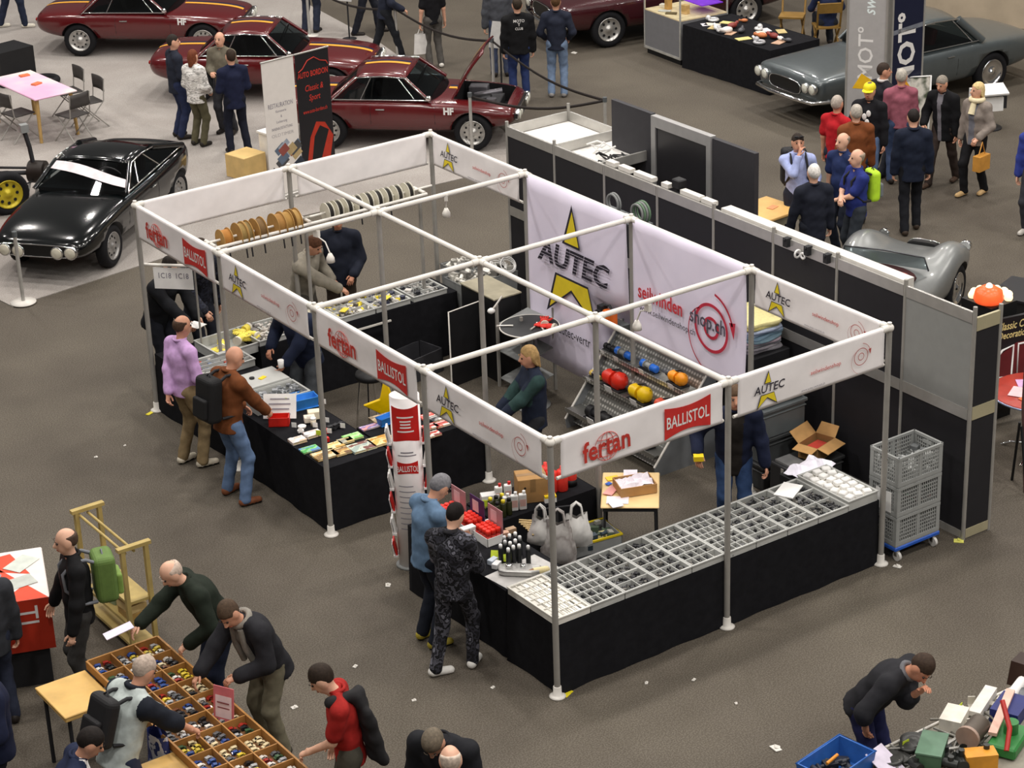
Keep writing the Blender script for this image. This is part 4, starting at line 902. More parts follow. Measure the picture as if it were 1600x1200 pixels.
        if P.get('sunstrip'):
            g = []
            for e in (0, .27):
                row = []
                for j in range(9):
                    i = (.70-.52*(j/8)+.10*math.sin(math.pi*j/8)+e)*5; i0 = min(4, int(i)); fr_ = i-i0; row.append(wg[i0][j]*(1-fr_)+wg[i0+1][j]*fr_+Vector((.016, 0, .012)))
                g.append(row)
            b = MB(); b.grid(g); b.build('sunstrip', mat('e6d9dc', .6), t)
        Bx = P['pil']
        for s_ in (-1, 1):
            def bot(u): return Vector((C0+.06+(A0-.1-C0-.06)*u, s_*wb, b0+(zb-b0)*u))
            def tp(u): return Vector((C1+(A1-C1)*u, s_*wt, ze))
            for (u0, u1) in zip([0]+Bx, Bx+[1]):
                b = MB(); b.add([bot(u0), bot(u1), tp(u1), tp(u0)], [(0, 1, 2, 3)]); b.build('side_window', GLASS, t)
            for u in [0, 1]:
                b = MB(); b.tube([bot(u), tp(u)], .03 if u == 1 else P.get('cp', .04), 8); b.build('pillar', P.get('pilm', P['paint']), t)
            for u in Bx: b = MB(); b.tube([bot(u)+Vector((0, s_*.004, 0)), tp(u)+Vector((0, s_*.004, 0))], .012, 6); b.build('window_bar', CHROME, t)
            b = MB(); b.tube([bot(0)+Vector((0, s_*.012, .012)), bot(1)+Vector((0, s_*.012, .012))], .011, 6); b.build('waist_trim', CHROME, t)
            b = MB(); b.tube([bot(1)+Vector((0, s_*.03, 0)), tp(1)+Vector((0, s_*.03, .01)), tp(.5)+Vector((0, s_*.02, .03)), tp(0)+Vector((0, s_*.03, .01)), bot(0)+Vector((.02, s_*.03, .0))], .010, 6); b.build('drip_trim', CHROME, t)
        # cabin: dark tub, seats, steering wheel
        b = MB(); b.prism([(C0+.25, -wb+.05), (A0-.12, -wb+.05), (A0-.12, wb-.05), (C0+.25, wb-.05)], zb-.2, zb+.02); b.build('cabin_tub', INT, t)
        for s_ in (-1, 1):
            b = MB(); x = (A0+C0)/2-.05; b.cbox((x, s_*.33, zb+.1), (.12, .42, .34), 0, 0, 0, R(-14)); b.build('seat', P.get('seat', mat('231c1a', .6)), t, bevel=.04, seg=2)
        b = MB(); b.torus((0, 0, 0), .18, .012, 22, 6, M=Matrix.Translation((A0-.42, .33, zb+.12)) @ Matrix.Rotation(R(-65), 4, 'Y')); b.build('steering_wheel', BLACK, t)
    # front: grille, headlamps
    nx = P.get('nose', st[-1][0]); gz = P.get('gz', .55)
    if P.get('grille'):
        gw, gh = P['grille']
        b = MB(); b.prism([(gw*math.copysign(abs(math.cos(a))**.5, math.cos(a)), gz+gh*math.copysign(abs(math.sin(a))**.7, math.sin(a))) for a in (2*math.pi*k/28 for k in range(28))], nx-.1, nx+.012, M=Matrix(((0, 0, 1, 0), (1, 0, 0, 0), (0, 1, 0, 0), (0, 0, 0, 1)))); gr = b.build('grille', mat('121213', .35), t)
        b = MB(); b.tube([(nx+.012, gw*math.copysign(abs(math.cos(a))**.5, math.cos(a)), gz+gh*math.copysign(abs(math.sin(a))**.7, math.sin(a))) for a in (2*math.pi*k/28 for k in range(28))], .008, 5, closed=True); b.build('grille_trim', P.get('gtrim', CHROME), gr)
        for (y, dz, rr) in P['lamps']:
            M0 = Matrix.Translation((nx+.012, y, gz+dz)) @ Matrix.Rotation(R(90), 4, 'Y')
            b = MB(); b.lathe([(rr*1.1, -.06), (rr*1.1, .012), (rr, .02)], 20, M=M0); hl = b.build('headlamp', CHROME, t)
            b = MB(); b.lathe([(rr, .015), (rr*.7, .03), (0, .038)], 20, M=M0); b.build('lens', P.get('lens', mat('d8d8cc', .08, .0, .05, coat=1)), hl)
    for nm, x, hwid, z in P.get('bumpers', []):
        s_ = 1 if x > 0 else -1
        b = MB(); b.tube([(x-s_*.35, -hwid-.02, z), (x-s_*.06, -hwid*.9, z), (x, -hwid*.4, z), (x, hwid*.4, z), (x-s_*.06, hwid*.9, z), (x-s_*.35, hwid+.02, z)], .035, 10); b.build('bumper', CHROME, t)
    for x, y, z in P.get('tail', []):
        b = MB(); b.ball((x, y, z), (.02, .045, .035)); b.build('tail_lamp', mat('8f1210', .2), t)
    # trim: door gaps and handle, both sides
    for s_ in (-1, 1):
        for k, x in enumerate(P.get('doors', [])):
            b = MB(); zz = [P.get('sill', .32)+.02, .45, .58, .7, P['beltz']-.03]; b.tube([(x, side(x, z, s_)+s_*.001, z) for z in zz], .004, 4); b.build('door_gap', BLACK, t)
        if P.get('doors'):
            x = min(P['doors'])+.16; z = P['beltz']-.11; y = side(x, z, s_); b = MB(); b.tube([(x-.07, y+s_*.012, z), (x+.07, y+s_*.012, z)], .011, 6); b.build('door_handle', CHROME, t)
    if P.get('stripe'):
        for (y0, w_, m) in P['stripe']:
            def strip(fn, xs, nm, off=.004):
                g = []
                for x in xs:
                    a = fn(x, y0-w_/2); c = fn(x, y0+w_/2)
                    if a is None or c is None: continue
                    g.append([Vector((x, y0-w_/2, a+off)), Vector((x, y0+w_/2, c+off))])
                if len(g) > 1: b = MB(); b.grid(g, flip=True); b.build(nm, m, t)
            rt = lambda x, y: (lambda h: h[0].z if h[0] else None)(rbv.ray_cast(Vector((x, y, 3)), Vector((0, 0, -1))))
            strip(rt, [C1+.03+(A1-C1-.06)*k/14 for k in range(15)], 'roof_stripe')
            strip(top, [st[0][0]+.06+(C0+.02-st[0][0]-.06)*k/10 for k in range(11)], 'boot_stripe')
            x1 = P['bay'][0] if P.get('bay') else st[-1][0]-.03
            strip(top, [A0+.08+(x1-A0-.08)*k/16 for k in range(17)], 'bonnet_stripe')
    if P.get('badge'):
        x, z, s = P['badge']
        for s_ in (-1,):
            y = min(side(x-.1, z, -1), side(x+.1, z, -1)); lettering('HF', s, frame_on((x, y-.004, z), (1, 0, 0)), WHITE, t, .9, .05, depth=.006, name='badge')
    if P.get('bay'):
        x0, x1, w_ = P['bay']
        g = []
        for i in range(9):
            u = i/8; row = []
            for j in range(9):
                y = -w_+2*w_*j/8; xx = x0+(x1-x0)*u
                row.append(Vector((xx-x0, y, .03*math.sin(math.pi*u)+.04*(1-(y/w_)**2)-.02*u)))
            g.append(row)
        E = Matrix.Translation((x0+.02, 0, P['bayz']+.01)) @ Matrix.Rotation(R(-58), 4, 'Y'); b = MB(); b.grid([[E @ p for p in r_] for r_ in g], flip=False)
        bn = b.build('bonnet', P['paint'], t); so = bn.modifiers.new('s', 'SOLIDIFY'); so.thickness = .025
        for (y0, ws_, m) in P['stripe']:
            b = MB(); b.grid([[E @ Vector((r_[0].x, y0+ws_*k, r_[4].z+.006)) for k in (-.5, .5)] for r_ in g], flip=True); b.build('bonnet_stripe', m, bn)
        b = MB(); b.box(x0+.15, -.3, .5, x1-.15, .25, .66); b.cyl((x0+.3, -.15, .66), (x1-.3, -.15, .7), .07); b.cyl((x0+.2, .2, .62), (x1-.2, .3, .68), .05, mi=1); b.box(x0+.1, .28, .55, x0+.4, .52, .74, 1); b.cyl((x1-.25, -.45, .55), (x1-.25, -.45, .78), .08, mi=1)
        b.build('engine', [mat('3a3a3c', .4, .5), mat('77757a', .35, .6)], t, bevel=.01)
    for x, y, z, s_ in P.get('mirror', []):
        b = MB(); b.ball((x, y, z), (.05, .035, .045)); b.cyl((x, y, z), (x, y-s_*.06, z-.06), .01); b.build('mirror', CHROME, t)
    return t, top
FUL = [(-1.985, 0.5, 0.5, 0.658, 0.696, 0.86), (-1.93, 0.66, 0.4, 0.752, 0.79, 0.9), (-1.6, 0.755, 0.32, 0.78, 0.823, 0.93), (-1.1, 0.775, 0.27, 0.79, 0.827, 0.94), (-0.3, 0.775, 0.26, 0.785, 0.813, 0.94), (0.45, 0.775, 0.26, 0.771, 0.808, 0.94), (0.9, 0.77, 0.27, 0.752, 0.808, 0.92), (1.42, 0.755, 0.3, 0.719, 0.771, 0.9), (1.74, 0.71, 0.36, 0.677, 0.714, 0.88), (1.86, 0.62, 0.42, 0.62, 0.649, 0.85)]
REDP_ = mat('58080e', .25, 0, .03, coat=.7, spec=.6); YST = mat('e8a83c', .35, 0, .03); BST = mat('1c1a3a', .35)
def ful(**k):
    d = dict(st=FUL, paint=REDP_, hw=.775, wx=(-1.13, 1.18), wr=.30, arch=.345, cab=(.62, .12, -.66, -1.12, .70, .575, .795, 1.21), pil=[.30, .86], beltz=.78, doors=(-.42, .60), stripe=[(.03, .10, YST), (.13, .09, BST)], badge=(.82, .65, .15),
             bumpers=[], tail=[(-1.965, -.5, .64), (-1.965, .5, .64)], wheel='steel', mirror=[(.52, -.80, .87, -1)], nose=1.87, gz=.53, grille=(.58, .095), lamps=[(-.48, 0, .085), (-.29, 0, .075), (.29, 0, .075), (.48, 0, .085)])
    d.update(k); return d
HD = math.atan2(21.44-22.98, 7.74-6.03)
def place(fx, fy, rz, lx, ly):   # car origin so that its local (lx, ly) stands at (fx, fy)
    return (fx-lx*math.cos(rz)+ly*math.sin(rz), fy-lx*math.sin(rz)-ly*math.cos(rz), .013)
h3 = R(-44); p = at(740, 237); car('red_coupe', 'dark red coupe with its bonnet open and HF badge, behind the corner of the stall', place(p.x, p.y, h3, 1.18, -.70), h3, ful(bay=(.86, 1.70, .50), bayz=.81))
h2 = R(-42); p = at(420, 163); car('red_coupe', 'dark red striped coupe with closed bonnet, behind the group of four visitors', place(p.x, p.y, h2, .1, -.76), h2, ful())
h1 = R(-42); p = at(128, 89); car('red_coupe', 'dark red coupe farthest back, cut by the top edge of the photo', place(p.x, p.y, h1, -1.13, -.70), h1, ful())
# black fastback facing the camera
ZAG = [(-1.9, .52, .50, .78, .82, .86), (-1.82, .66, .38, .86, .88, .9), (-1.5, .77, .30, .90, .89, .9), (-1.0, .785, .26, .875, .87, .92), (-.3, .77, .24, .80, .84, .93), (.45, .77, .24, .79, .84, .92), (.95, .775, .25, .775, .84, .88), (1.45, .765, .28, .73, .78, .84), (1.8, .70, .32, .66, .68, .82), (1.97, .58, .38, .57, .58, .8)]
BLKP = mat('0b0e0f', .15, 0, .03, coat=.45, spec=.5)
hz = math.atan2(12.67-14.56, 1.69-3.95); p = at(178, 417)
car('black_coupe', 'glossy black fastback coupe with white windscreen strip, in front of the grey carpet edge', place(p.x, p.y, hz, 1.14, .70), hz,
    ful(st=ZAG, paint=BLKP, cab=(.60, .02, -.72, -1.55, .70, .56, .83, 1.20), zbr=.90, pil=[.42, .80], stripe=None, badge=None, sunstrip=True, wx=(-1.19, 1.14), beltz=.80, cp=.05, nose=1.955, gz=.49, grille=(.60, .085), lamps=[(-.47, -.01, .085), (-.27, -.02, .085), (.30, -.02, .085), (.50, -.01, .085)], mirror=[], rim=mat('9c9a98', .35, .6), gtrim=CHROME, lens=mat('cfcab8', .1, 0, .05, coat=1)))
# grey grand coupe, right
FLA = [(-2.38, .62, .45, .74, .78, .86), (-2.3, .76, .36, .82, .85, .9), (-1.8, .835, .30, .87, .90, .93), (-1.2, .85, .27, .90, .92, .94), (-.3, .85, .26, .885, .91, .94), (.55, .85, .26, .87, .92, .94), (1.1, .85, .27, .86, .93, .93), (1.8, .83, .30, .84, .90, .93), (2.2, .82, .34, .83, .87, .94), (2.34, .80, .40, .79, .81, .95)]
GRYC = mat('5a6163', .3, .35, .05, coat=.6); hf = math.atan2(13.07-10.63+.0, 14.01-16.59)
a = at(1545, 143); hf = R(176)
car('grey_coupe', 'large grey-green metallic coupe with four headlamps, parked behind the tall advertising panels', (lambda q: (q[0], q[1], 0))(place(a.x, a.y, hf, -1.30, .75)), hf,
    ful(st=FLA, paint=GRYC, hw=.85, wx=(-1.30, 1.30), wr=.335, arch=.385, cab=(.75, .28, -.68, -1.15, .76, .60, .91, 1.38), pil=[.12, .9], stripe=None, badge=None, beltz=.88, doors=(-.52, .70), bumpers=[('f', 2.42, .78, .46), ('r', -2.45, .78, .5)], wheel='chrome', mirror=[(.62, .88, .98, 1)], nose=2.34, gz=.62, grille=(.40, .11), lamps=[(-.52, .05, .075), (-.70, .06, .08), (.70, .06, .08), (.52, .05, .075)], seat=mat('5a1f20', .6), cp=.07, tail=[]))
# maroon saloon at the top edge
MARP = mat('3a0d14', .25, 0, .03, coat=1.0); a = at(950, 73); c = at(1165, 42); hm = math.atan2(a.y-c.y, a.x-c.x)
car('maroon_saloon', 'dark maroon saloon behind the glass showcase, cut by the top edge of the photo', (lambda q: (q[0], q[1], 0))(place(a.x, a.y, hm, 1.38, .73)), hm,
    ful(st=FLA, paint=MARP, hw=.85, wx=(-1.38, 1.38), wr=.33, arch=.37, cab=(.75, .28, -.75, -1.2, .76, .62, .91, 1.42), pil=[.35, .86], stripe=None, badge=None, beltz=.88, doors=(-.3, .70), bumpers=[('f', 2.42, .78, .46)], wheel='star', mirror=[], nose=2.34, gz=.62, grille=(.40, .13), lamps=[(-.62, .04, .085), (.62, .04, .1)], tail=[]))
# silver open sports car behind the partition
SPI = [(-1.75, .45, .42, .58, .62, .8), (-1.6, .62, .34, .70, .74, .82), (-1.1, .74, .26, .80, .80, .78), (-.6, .75, .24, .74, .79, .82), (0, .74, .24, .68, .78, .86), (.5, .74, .24, .70, .80, .84), (1.0, .78, .26, .94, .76, .64), (1.4, .77, .30, .92, .68, .60), (1.75, .68, .36, .66, .58, .7), (1.92, .5, .42, .54, .52, .7)]
SILP = mat('8b8d8c', .35, .45, .05, coat=.3); hs = R(26); a = at(1491, 487)
t, top_ = car('silver_roadster', 'silver open sports car with red cockpit, behind the light grey end panel of the partition', (lambda q: (q[0], q[1], 0))(place(a.x, a.y, hs, 1.12, -.69)), hs,
    dict(st=SPI, paint=SILP, hw=.765, wx=(-1.15, 1.12), wr=.32, arch=.36, beltz=.7, doors=(), wheel='chrome', nose=1.9, gz=.5, grille=(.22, .1), lamps=[(-.55, .1, .07), (.55, .1, .07)], bay=None))
b = MB(); b.lathe([(.30, 0), (.29, .02), (0, .02)], 24, M=Matrix.Translation((.05, 0, .778)) @ Matrix.Diagonal((1.2, 1.75, 1, 1))); b.build('cockpit', mat('3a1012', .7), t)
for s_ in (-1, 1): b = MB(); b.cbox((-.14, s_*.3, .84), (.1, .4, .2), 0, 0, 0, R(-15)); b.build('seat', mat('7a1f1c', .5), t, bevel=.04, seg=2)
b = MB(); b.tube([(.42, -.56, .78), (.36, -.52, .97), (.36, 0, .99), (.36, .52, .97), (.42, .56, .78)], .012, 6); b.build('windscreen_frame', mat('55575a', .3, .6), t)
b = MB(); b.grid([[Vector((.42, y, .79)) for y in (-.55, 0, .55)], [Vector((.36, y*.94, .97)) for y in (-.55, 0, .55)]]); b.build('windscreen', GLASS, t)
b = MB(); b.cbox((-.72, .1, .805), (.28, .36, .004), 0); b.build('notice', mat('e4d6ea', .7), t)
# orange-red cutaway chassis at the left edge
t = thing('chassis_display', 'cutaway chassis with red body part and yellow-rimmed wheel at the left picture edge', 'car chassis', (at(15, 334).x, at(15, 334).y, .013), R(-5))
wheel(t, (0, 0, .31), .33, .2, 'star', -1, mat('c9b52e', .35, .3)); 
b = MB(); b.prism([(-1.6, .25), (-.12, .25), (-.06, .55), (-.1, 1.12), (-.3, 1.2), (-1.6, 1.2)], .25, 1.4, M=Matrix(((1, 0, 0, 0), (0, 0, 1, 0), (0, 1, 0, 0), (0, 0, 0, 1)))); b.build('body_section', mat('a8382c', .35, 0, .1, coat=.5), t, bevel=.04, seg=2)
b = MB(); b.tube([(-.1, .75, .42), (.5, .6, .36), (.62, .55, .36)], .035); b.tube([(-.1, .9, .48), (.55, .62, .42)], .02); b.tube([(.35, .3, .28), (.6, .5, .25)], .012); b.build('axle_tube', DARK, t)
b = MB(); b.cyl((.58, .62, .36), (.76, .46, .36), .17, n=20); b.cyl((.76, .46, .36), (.80, .43, .36), .11, n=16); b.build('brake_drum', mat('2a2420', .5, .3), t)
b = MB(); b.tube([(.62, .55, .45), (.6, .58, .75), (.56, .62, 1.0)], .035); b.build('damper', DARK, t); b = MB(); b.box(.5, .56, .98, .62, .68, 1.1); b.build('damper_mount', GREYP, t)
for s_ in ((.5, .45), (.7, .62)): b = MB(); b.tube([(s_[0], s_[1], .25), (s_[0]-.12, s_[1]-.1, .0)], .02); b.build('stand_leg', GREYP, t)
# ================================================================ neighbouring stand: modular partition of black panels in aluminium profiles
t = thing('modular_stand', 'partition of the neighbouring stand, black panels in grey aluminium profiles behind the tall banners', 'exhibition stand')
YS = [-.15, .80, 1.80, 2.80, 3.80, 4.80, 5.80, 6.80, 7.80]
PBL = mat('1f1e22', .7, 0, .08); PGR = mat('8d8e8b', .6, 0, .04)
for k, y in enumerate(YS):
    b = MB(); b.cyl((5.0, y, 0), (5.0, y, 2.56 if k not in (5, 6) else 2.5), .022, n=10); b.build('post', ALUD, t)
for y0, y1 in zip(YS, YS[1:]):
    e = .02
    for z0, z1, nm in ((2.38, 2.5, 'top_rail'), (1.34, 1.46, 'middle_rail'), (.02, .10, 'base_rail')):
        b = MB(); b.box(4.985, y0+e, z0, 5.015, y1-e, z1); b.build(nm, ALU, t)
    for z0, z1, k in ((.10, 1.34, 0), (1.46, 2.38, 1)):
        b = MB(); b.box(4.993, y0+e, z0, 5.007, y1-e, z1); o = b.build('panel', PGR if (k and y0 < 0) else PBL, t)
        if k and y0 < 0: o['label'] = 'light grey end panel'
# short return at the free end
b = MB(); b.cyl((5.36, -.15, 0), (5.36, -.15, 2.5), .022, n=10); b.build('post', ALUD, t)
CRM = mat('b5ad8e', .45, .2, .05)
for z0, z1 in ((2.30, 2.44), (1.34, 1.48), (.02, .12)): b = MB(); b.box(5.02, -.165, z0, 5.34, -.135, z1); b.build('return_rail', CRM, t)
for z0, z1 in ((.12, 1.34), (1.48, 2.30)): b = MB(); b.box(5.02, -.157, z0, 5.34, -.143, z1); b.build('panel', PBL, t)
# bright top ledge on the right half
b = MB(); b.box(5.02, .85, 2.42, 5.16, 3.7, 2.53); b.build('top_ledge', PAINT, t)
# covered cell at the far end: fascia frame and white ceiling cloth
for p, q in (((5.0, 7.8), (5.95, 7.8)), ((5.95, 7.8), (5.95, 5.9)), ((5.0, 6.8), (5.95, 6.8)), ((5.0, 5.9), (5.95, 5.9))):
    b = MB(); d = Vector((q[0]-p[0], q[1]-p[1], 0)).normalized(); n = Vector((-d.y, d.x, 0))*.014
    P, Q = Vector((*p, 0))+d*.03, Vector((*q, 0))-d*.03
    b.add([P-n+Vector((0, 0, 2.38)), Q-n+Vector((0, 0, 2.38)), Q+n+Vector((0, 0, 2.38)), P+n+Vector((0, 0, 2.38)), P-n+Vector((0, 0, 2.5)), Q-n+Vector((0, 0, 2.5)), Q+n+Vector((0, 0, 2.5)), P+n+Vector((0, 0, 2.5))], [(3, 2, 1, 0), (4, 5, 6, 7), (0, 1, 5, 4), (1, 2, 6, 5), (2, 3, 7, 6), (3, 0, 4, 7)]); b.build('ceiling_beam', ALU, t)
for x, y in ((5.95, 7.8), (5.95, 5.9)): b = MB(); b.cyl((x, y, 0), (x, y, 2.6), .022, n=10); b.build('post', ALUD, t)
for y0, y1 in ((6.82, 7.78), (5.92, 6.78)): b = MB(); b.box(5.03, y0, 2.36, 5.93, y1, 2.375); b.build('ceiling_panel', mat('eeebe6', .7), t)
t = thing('screen_wall', 'tall dark wall with a framed dark screen in the middle, rising behind the partition', 'screen wall', (5.7, 3.93, 0))
WL = mat('343337', .65, 0, .06)
b = MB(); b.box(0, 1.86, 0, .06, 2.64, 2.98); b.build('panel', WL, t); b = MB(); b.box(0, 0, 0, .06, .74, 2.95); b.build('panel', WL, t)
b = MB()
for y0, y1, z0, z1 in ((.75, .83, 2.0, 2.97), (1.77, 1.85, 2.0, 2.97)): b.box(-.02, y0, 0, .06, y1, z1)
b.box(-.02, .83, 2.84, .06, 1.77, 2.97); b.box(-.02, .83, 1.98, .06, 1.77, 2.12); b.build('screen_frame', mat('a3a2a1', .4, .3, .04), t)
b = MB(); b.box(0, .83, 2.12, .05, 1.77, 2.84); b.build('screen', mat('2b2a2d', .3, 0, .04), t); b = MB(); b.box(0, .83, 0, .05, 1.77, 1.98); b.build('lower_panel', WL, t)
g = random.Random(9)
for k, (y, w_) in enumerate(((5.72, .16), (5.45, .22), (5.1, .34), (4.7, .12), (4.25, .34), (3.95, .2))):
    b = MB(); b.box(-.04, -w_/2, 0, .04, w_/2, .05); b.box(-.025, -w_/2+.02, -.0, .06, w_/2-.02, .03)
    tag(b.build('light_strip', PAINT, loc=(5.06, y, 2.502)), 'white strip light on top of the partition, ' + ['first before the screen wall', 'second, next to the cable tangle', 'third, long one under the left dark panel', 'short one beside the black spotlight', 'long one below the framed screen', 'last one before the bright ledge'][k], 'light', 'strip lights on the partition')
t = thing('spotlight', 'black spotlight on top of the partition in front of the framed screen', 'spotlight', (5.08, 4.52, 2.5)); b = MB(); b.box(-.05, -.07, .03, .07, .07, .14); b.build('lamp_housing', BLACK, t, bevel=.012); b = MB(); b.cyl((0, 0, 0), (0, 0, .05), .03); b.build('swivel', BLACK, t)
for k in range(5):
    P = [(5.35+g.uniform(-.1, .3), 6.0+.12*k+g.uniform(-.1, .1), 2.39)]
    for _ in range(7): P.append((P[-1][0]+g.uniform(-.14, .14), P[-1][1]+g.uniform(-.14, .16), 2.39+g.uniform(0, .10)))
    P = [(min(5.9, max(5.08, x)), min(6.75, max(5.95, y)), z) for x, y, z in P]
    b = MB(); b.tube(P, .011, 6); tag(b.build('cable', BLACK if k < 3 else PAPER), 'loose cable tangled on the white ceiling cloth of the neighbouring stand', 'cable', 'cables on the ceiling cloth')
for k, (y, l) in enumerate(((2.22, 'dark clamp with white hook on the bright ledge'), (1.92, 'second dark clamp on the bright ledge'), (2.55, 'dark clamp beside a lying white cable on the ledge'))):
    b = MB(); b.cbox((0, 0, .03), (.07, .06, .1), 0); b.cyl((-.05, 0, .06), (.05, 0, .06), .014); tag(b.build('clamp', DARK, loc=(4.965, y, 2.44)), l, 'clamp')
b = MB(); b.torus((0, 0, -.08), .04, .012, 16, 6, M=Matrix.Rotation(R(90), 4, 'X') @ Matrix.Translation((0, 0, 0))); b.torus((0, 0, 0), .03, .012, 14, 6, M=Matrix.Rotation(R(90), 4, 'Y')); tag(b.build('carabiner', PAPER, loc=(4.94, 2.27, 2.40)), 'white hook hanging from the dark clamp on the ledge', 'hook')
# hoses hung behind the tall banners
for k, (y, c, l) in enumerate(((4.56, '6f7170', 'grey hose coil hung behind the top of the star banner'), (4.12, '5f7a60', 'grey-green hose coil hung behind the joint of the two tall banners'))):
    b = MB()
    for j in range(4 if k else 2): b.torus((0, 0, .03*j), .1+.006*j, .014, 20, 6, M=Matrix.Rotation(R(90), 4, 'Y'), mi=j % 2 if k else 0)
    tag(b.build('hose_coil', [mat('7b7d7c', .4), mat(c, .4)], loc=(4.17, y, 2.55)), l, 'hose')
b = MB(); b.box(4.06, 4.0, 2.42, 4.3, 4.75, 2.44); tag(b.build('hose_shelf', GREYD), 'narrow shelf holding the hose coils behind the tall banners', 'shelf')
# beech table behind the partition
t = thing('beech_table', 'beech table behind the partition beside the man in the dark suit', 'table', (at(1196, 326, .75).x, at(1196, 326, .75).y, 0), R(5))
b = MB(); b.box(-.45, -.35, .71, .38, .35, .75); b.build('tabletop', mat('e0b36c', .45, 0, .1, 4), t, bevel=.008); b = MB(); b.box(-.42, -.32, .6, .42, .32, .71); b.build('apron', mat('8a8470', .5), t)
for sx_ in (-1, 1):
    for sy in (-1, 1): b = MB(); b.box(sx_*.4-.025, sy*.3-.025, 0, sx_*.4+.025, sy*.3+.025, .62); b.build('leg', ALUD, t)
b = MB(); b.cbox((0, 0, .003), (.15, .1, .004), .3); tag(b.build('leaflet', mat('e79a6a', .7), loc=at(1207, 324, .752)), 'orange leaflet lying on the beech table', 'leaflet')
# ---- goods between stall and partition: grey crates on a blue dolly
def openwork(loc, label, rz=0):
    t = thing('stacking_crate', label, 'crate', loc, rz, 'grey stacking crates on the blue dolly')
    w_, d_, h_ = .60, .40, .325; b = MB(); e = .012
    b.box(-w_/2, -d_/2, 0, w_/2, d_/2, .012)
    for s_ in (-1, 1):
        for ax in (0, 1):
            L_ = w_ if ax == 0 else d_; o_ = s_*(d_/2-e/2) if ax == 0 else s_*(w_/2-e/2)
            def bx(a0, a1, z0, z1, th=e):
                if ax == 0: b.box(a0, o_-th/2, z0, a1, o_+th/2, z1)
                else: b.box(o_-th/2, a0, z0, o_+th/2, a1, z1)
            bx(-L_/2, L_/2, h_-.03, h_, .022); bx(-L_/2, L_/2, .012, .05, .018); bx(-L_/2, -L_/2+.05, .05, h_-.03, .016); bx(L_/2-.05, L_/2, .05, h_-.03, .016); bx(-.015, .015, .05, h_-.03)
            n = int(L_/.028)
            for i in range(n):
                a = -L_/2+L_*(i+.5)/n; bx(a-.0055, a+.0055, .05, h_-.03, .006)
            for z in (.09, .13, .17, .21, .25): bx(-L_/2, L_/2, z-.005, z+.005, .005)
            if ax == 1 : bx(-.06, .06, h_-.085, h_-.05, .02)
    b.build('crate_body', mat('9a9c9a', .5, 0, .05), t); b = MB()
    for s_ in (-1, 1): b.box(s_*(w_/2+.003)-.002, -.05, h_-.08, s_*(w_/2+.003)+.002, .05, h_-.055)
    b.build('hand_grip', BLACK, t); return t
CX, CY_ = 4.43, .13
t = thing('dolly', 'blue roller dolly under the stack of grey crates', 'dolly', (CX, CY_, 0)); b = MB(); b.box(-.31, -.21, .12, .31, .21, .165); b.build('deck', mat('2558b8', .45), t, bevel=.01)
for sx_ in (-1, 1):
    for sy in (-1, 1):
        b = MB(); b.cyl((sx_*.25-.015, sy*.16-.02, .05), (sx_*.25+.015, sy*.16-.02, .05), .05, n=16); wl = b.build('caster', mat('d5d3ce', .4), t); b = MB(); b.box(sx_*.25-.022, sy*.16-.03, .05, sx_*.25+.022, sy*.16+.01, .12); b.build('fork', CHROME, wl)
for k, l in enumerate(('bottom grey openwork crate on the blue dolly', 'middle grey openwork crate of the dolly stack, with paper label', 'top grey openwork crate of the dolly stack, open and half full')):
    o = openwork((CX, CY_, .167+.33*k), l)
    if k == 1: b = MB(); b.box(-.306, -.12, .03, -.302, .1, .25); pl = b.build('paper_label', PAPER, o)
    bits('wrapped metal parts inside the '+l.split(',')[0], (CX, CY_, .185+.33*k), .52, .33, .2 if k < 2 else .17, 70, [['8f918f', '77797a', 'a5a7a5', '5f6263'], ['8f918f', '4f7a62', '7a4a4a', '5f6263', '3c3f40'], ['b9bbb9', '8f918f', 'd5d7d6', '6f7273']][k], 80+k, size=(.03, .075), name='wrapped_parts')
# containers and cartons beside the navy salesman
def eurobox(x, y, z, w_, d_, h_, m, label, rz=0):
    t = thing('storage_container', label, 'container', (x, y, z), rz, 'grey storage containers behind the sorting trays')
    b = MB(); b.prism([(-w_/2+.02, -d_/2+.02), (w_/2-.02, -d_/2+.02), (w_/2-.02, d_/2-.02), (-w_/2+.02, d_/2-.02)], 0, h_-.04); b.build('container_body', m, t, bevel=.01)
    b = MB(); b.box(-w_/2, -d_/2, h_-.04, w_/2, d_/2, h_); b.box(-w_/2+.008, -d_/2+.008, h_-.09, w_/2-.008, d_/2-.008, h_-.075); b.build('lid', m, t, bevel=.008)
G1, G2, G3 = mat('6f7577', .5, 0, .06), mat('4c4f50', .55, 0, .06), mat('2e2f30', .55, 0, .06)
eurobox(4.42, 2.12, .003, .62, .42, .30, G3, 'black storage container at the floor behind the navy salesman'); eurobox(4.42, 2.12, .306, .60, .40, .30, G2, 'dark grey container in the middle of the stack'); eurobox(4.42, 2.12, .61, .62, .42, .34, G1, 'large light grey container on top of the stack'); eurobox(4.42, 2.14, .953, .60, .40, .15, G1, 'shallow grey container with lid above the large container')
eurobox(4.55, 1.62, .003, .56, .40, .42, G3, 'black container under the open cardboard box')
t = thing('carton', 'open brown cardboard box with raised flaps on the black container', 'box', (4.60, 1.62, .425), R(15))
b = MB(); b.box(-.17, -.12, 0, .17, .12, .008)
for a in ((-.17, -.12, .17, -.114), (-.17, .114, .17, .12), (-.17, -.114, -.164, .114), (.164, -.114, .17, .114)): b.box(a[0], a[1], .008, a[2], a[3], .16)
b.build('box_body', CARD, t)
FLP = mat('bf935c', .8)
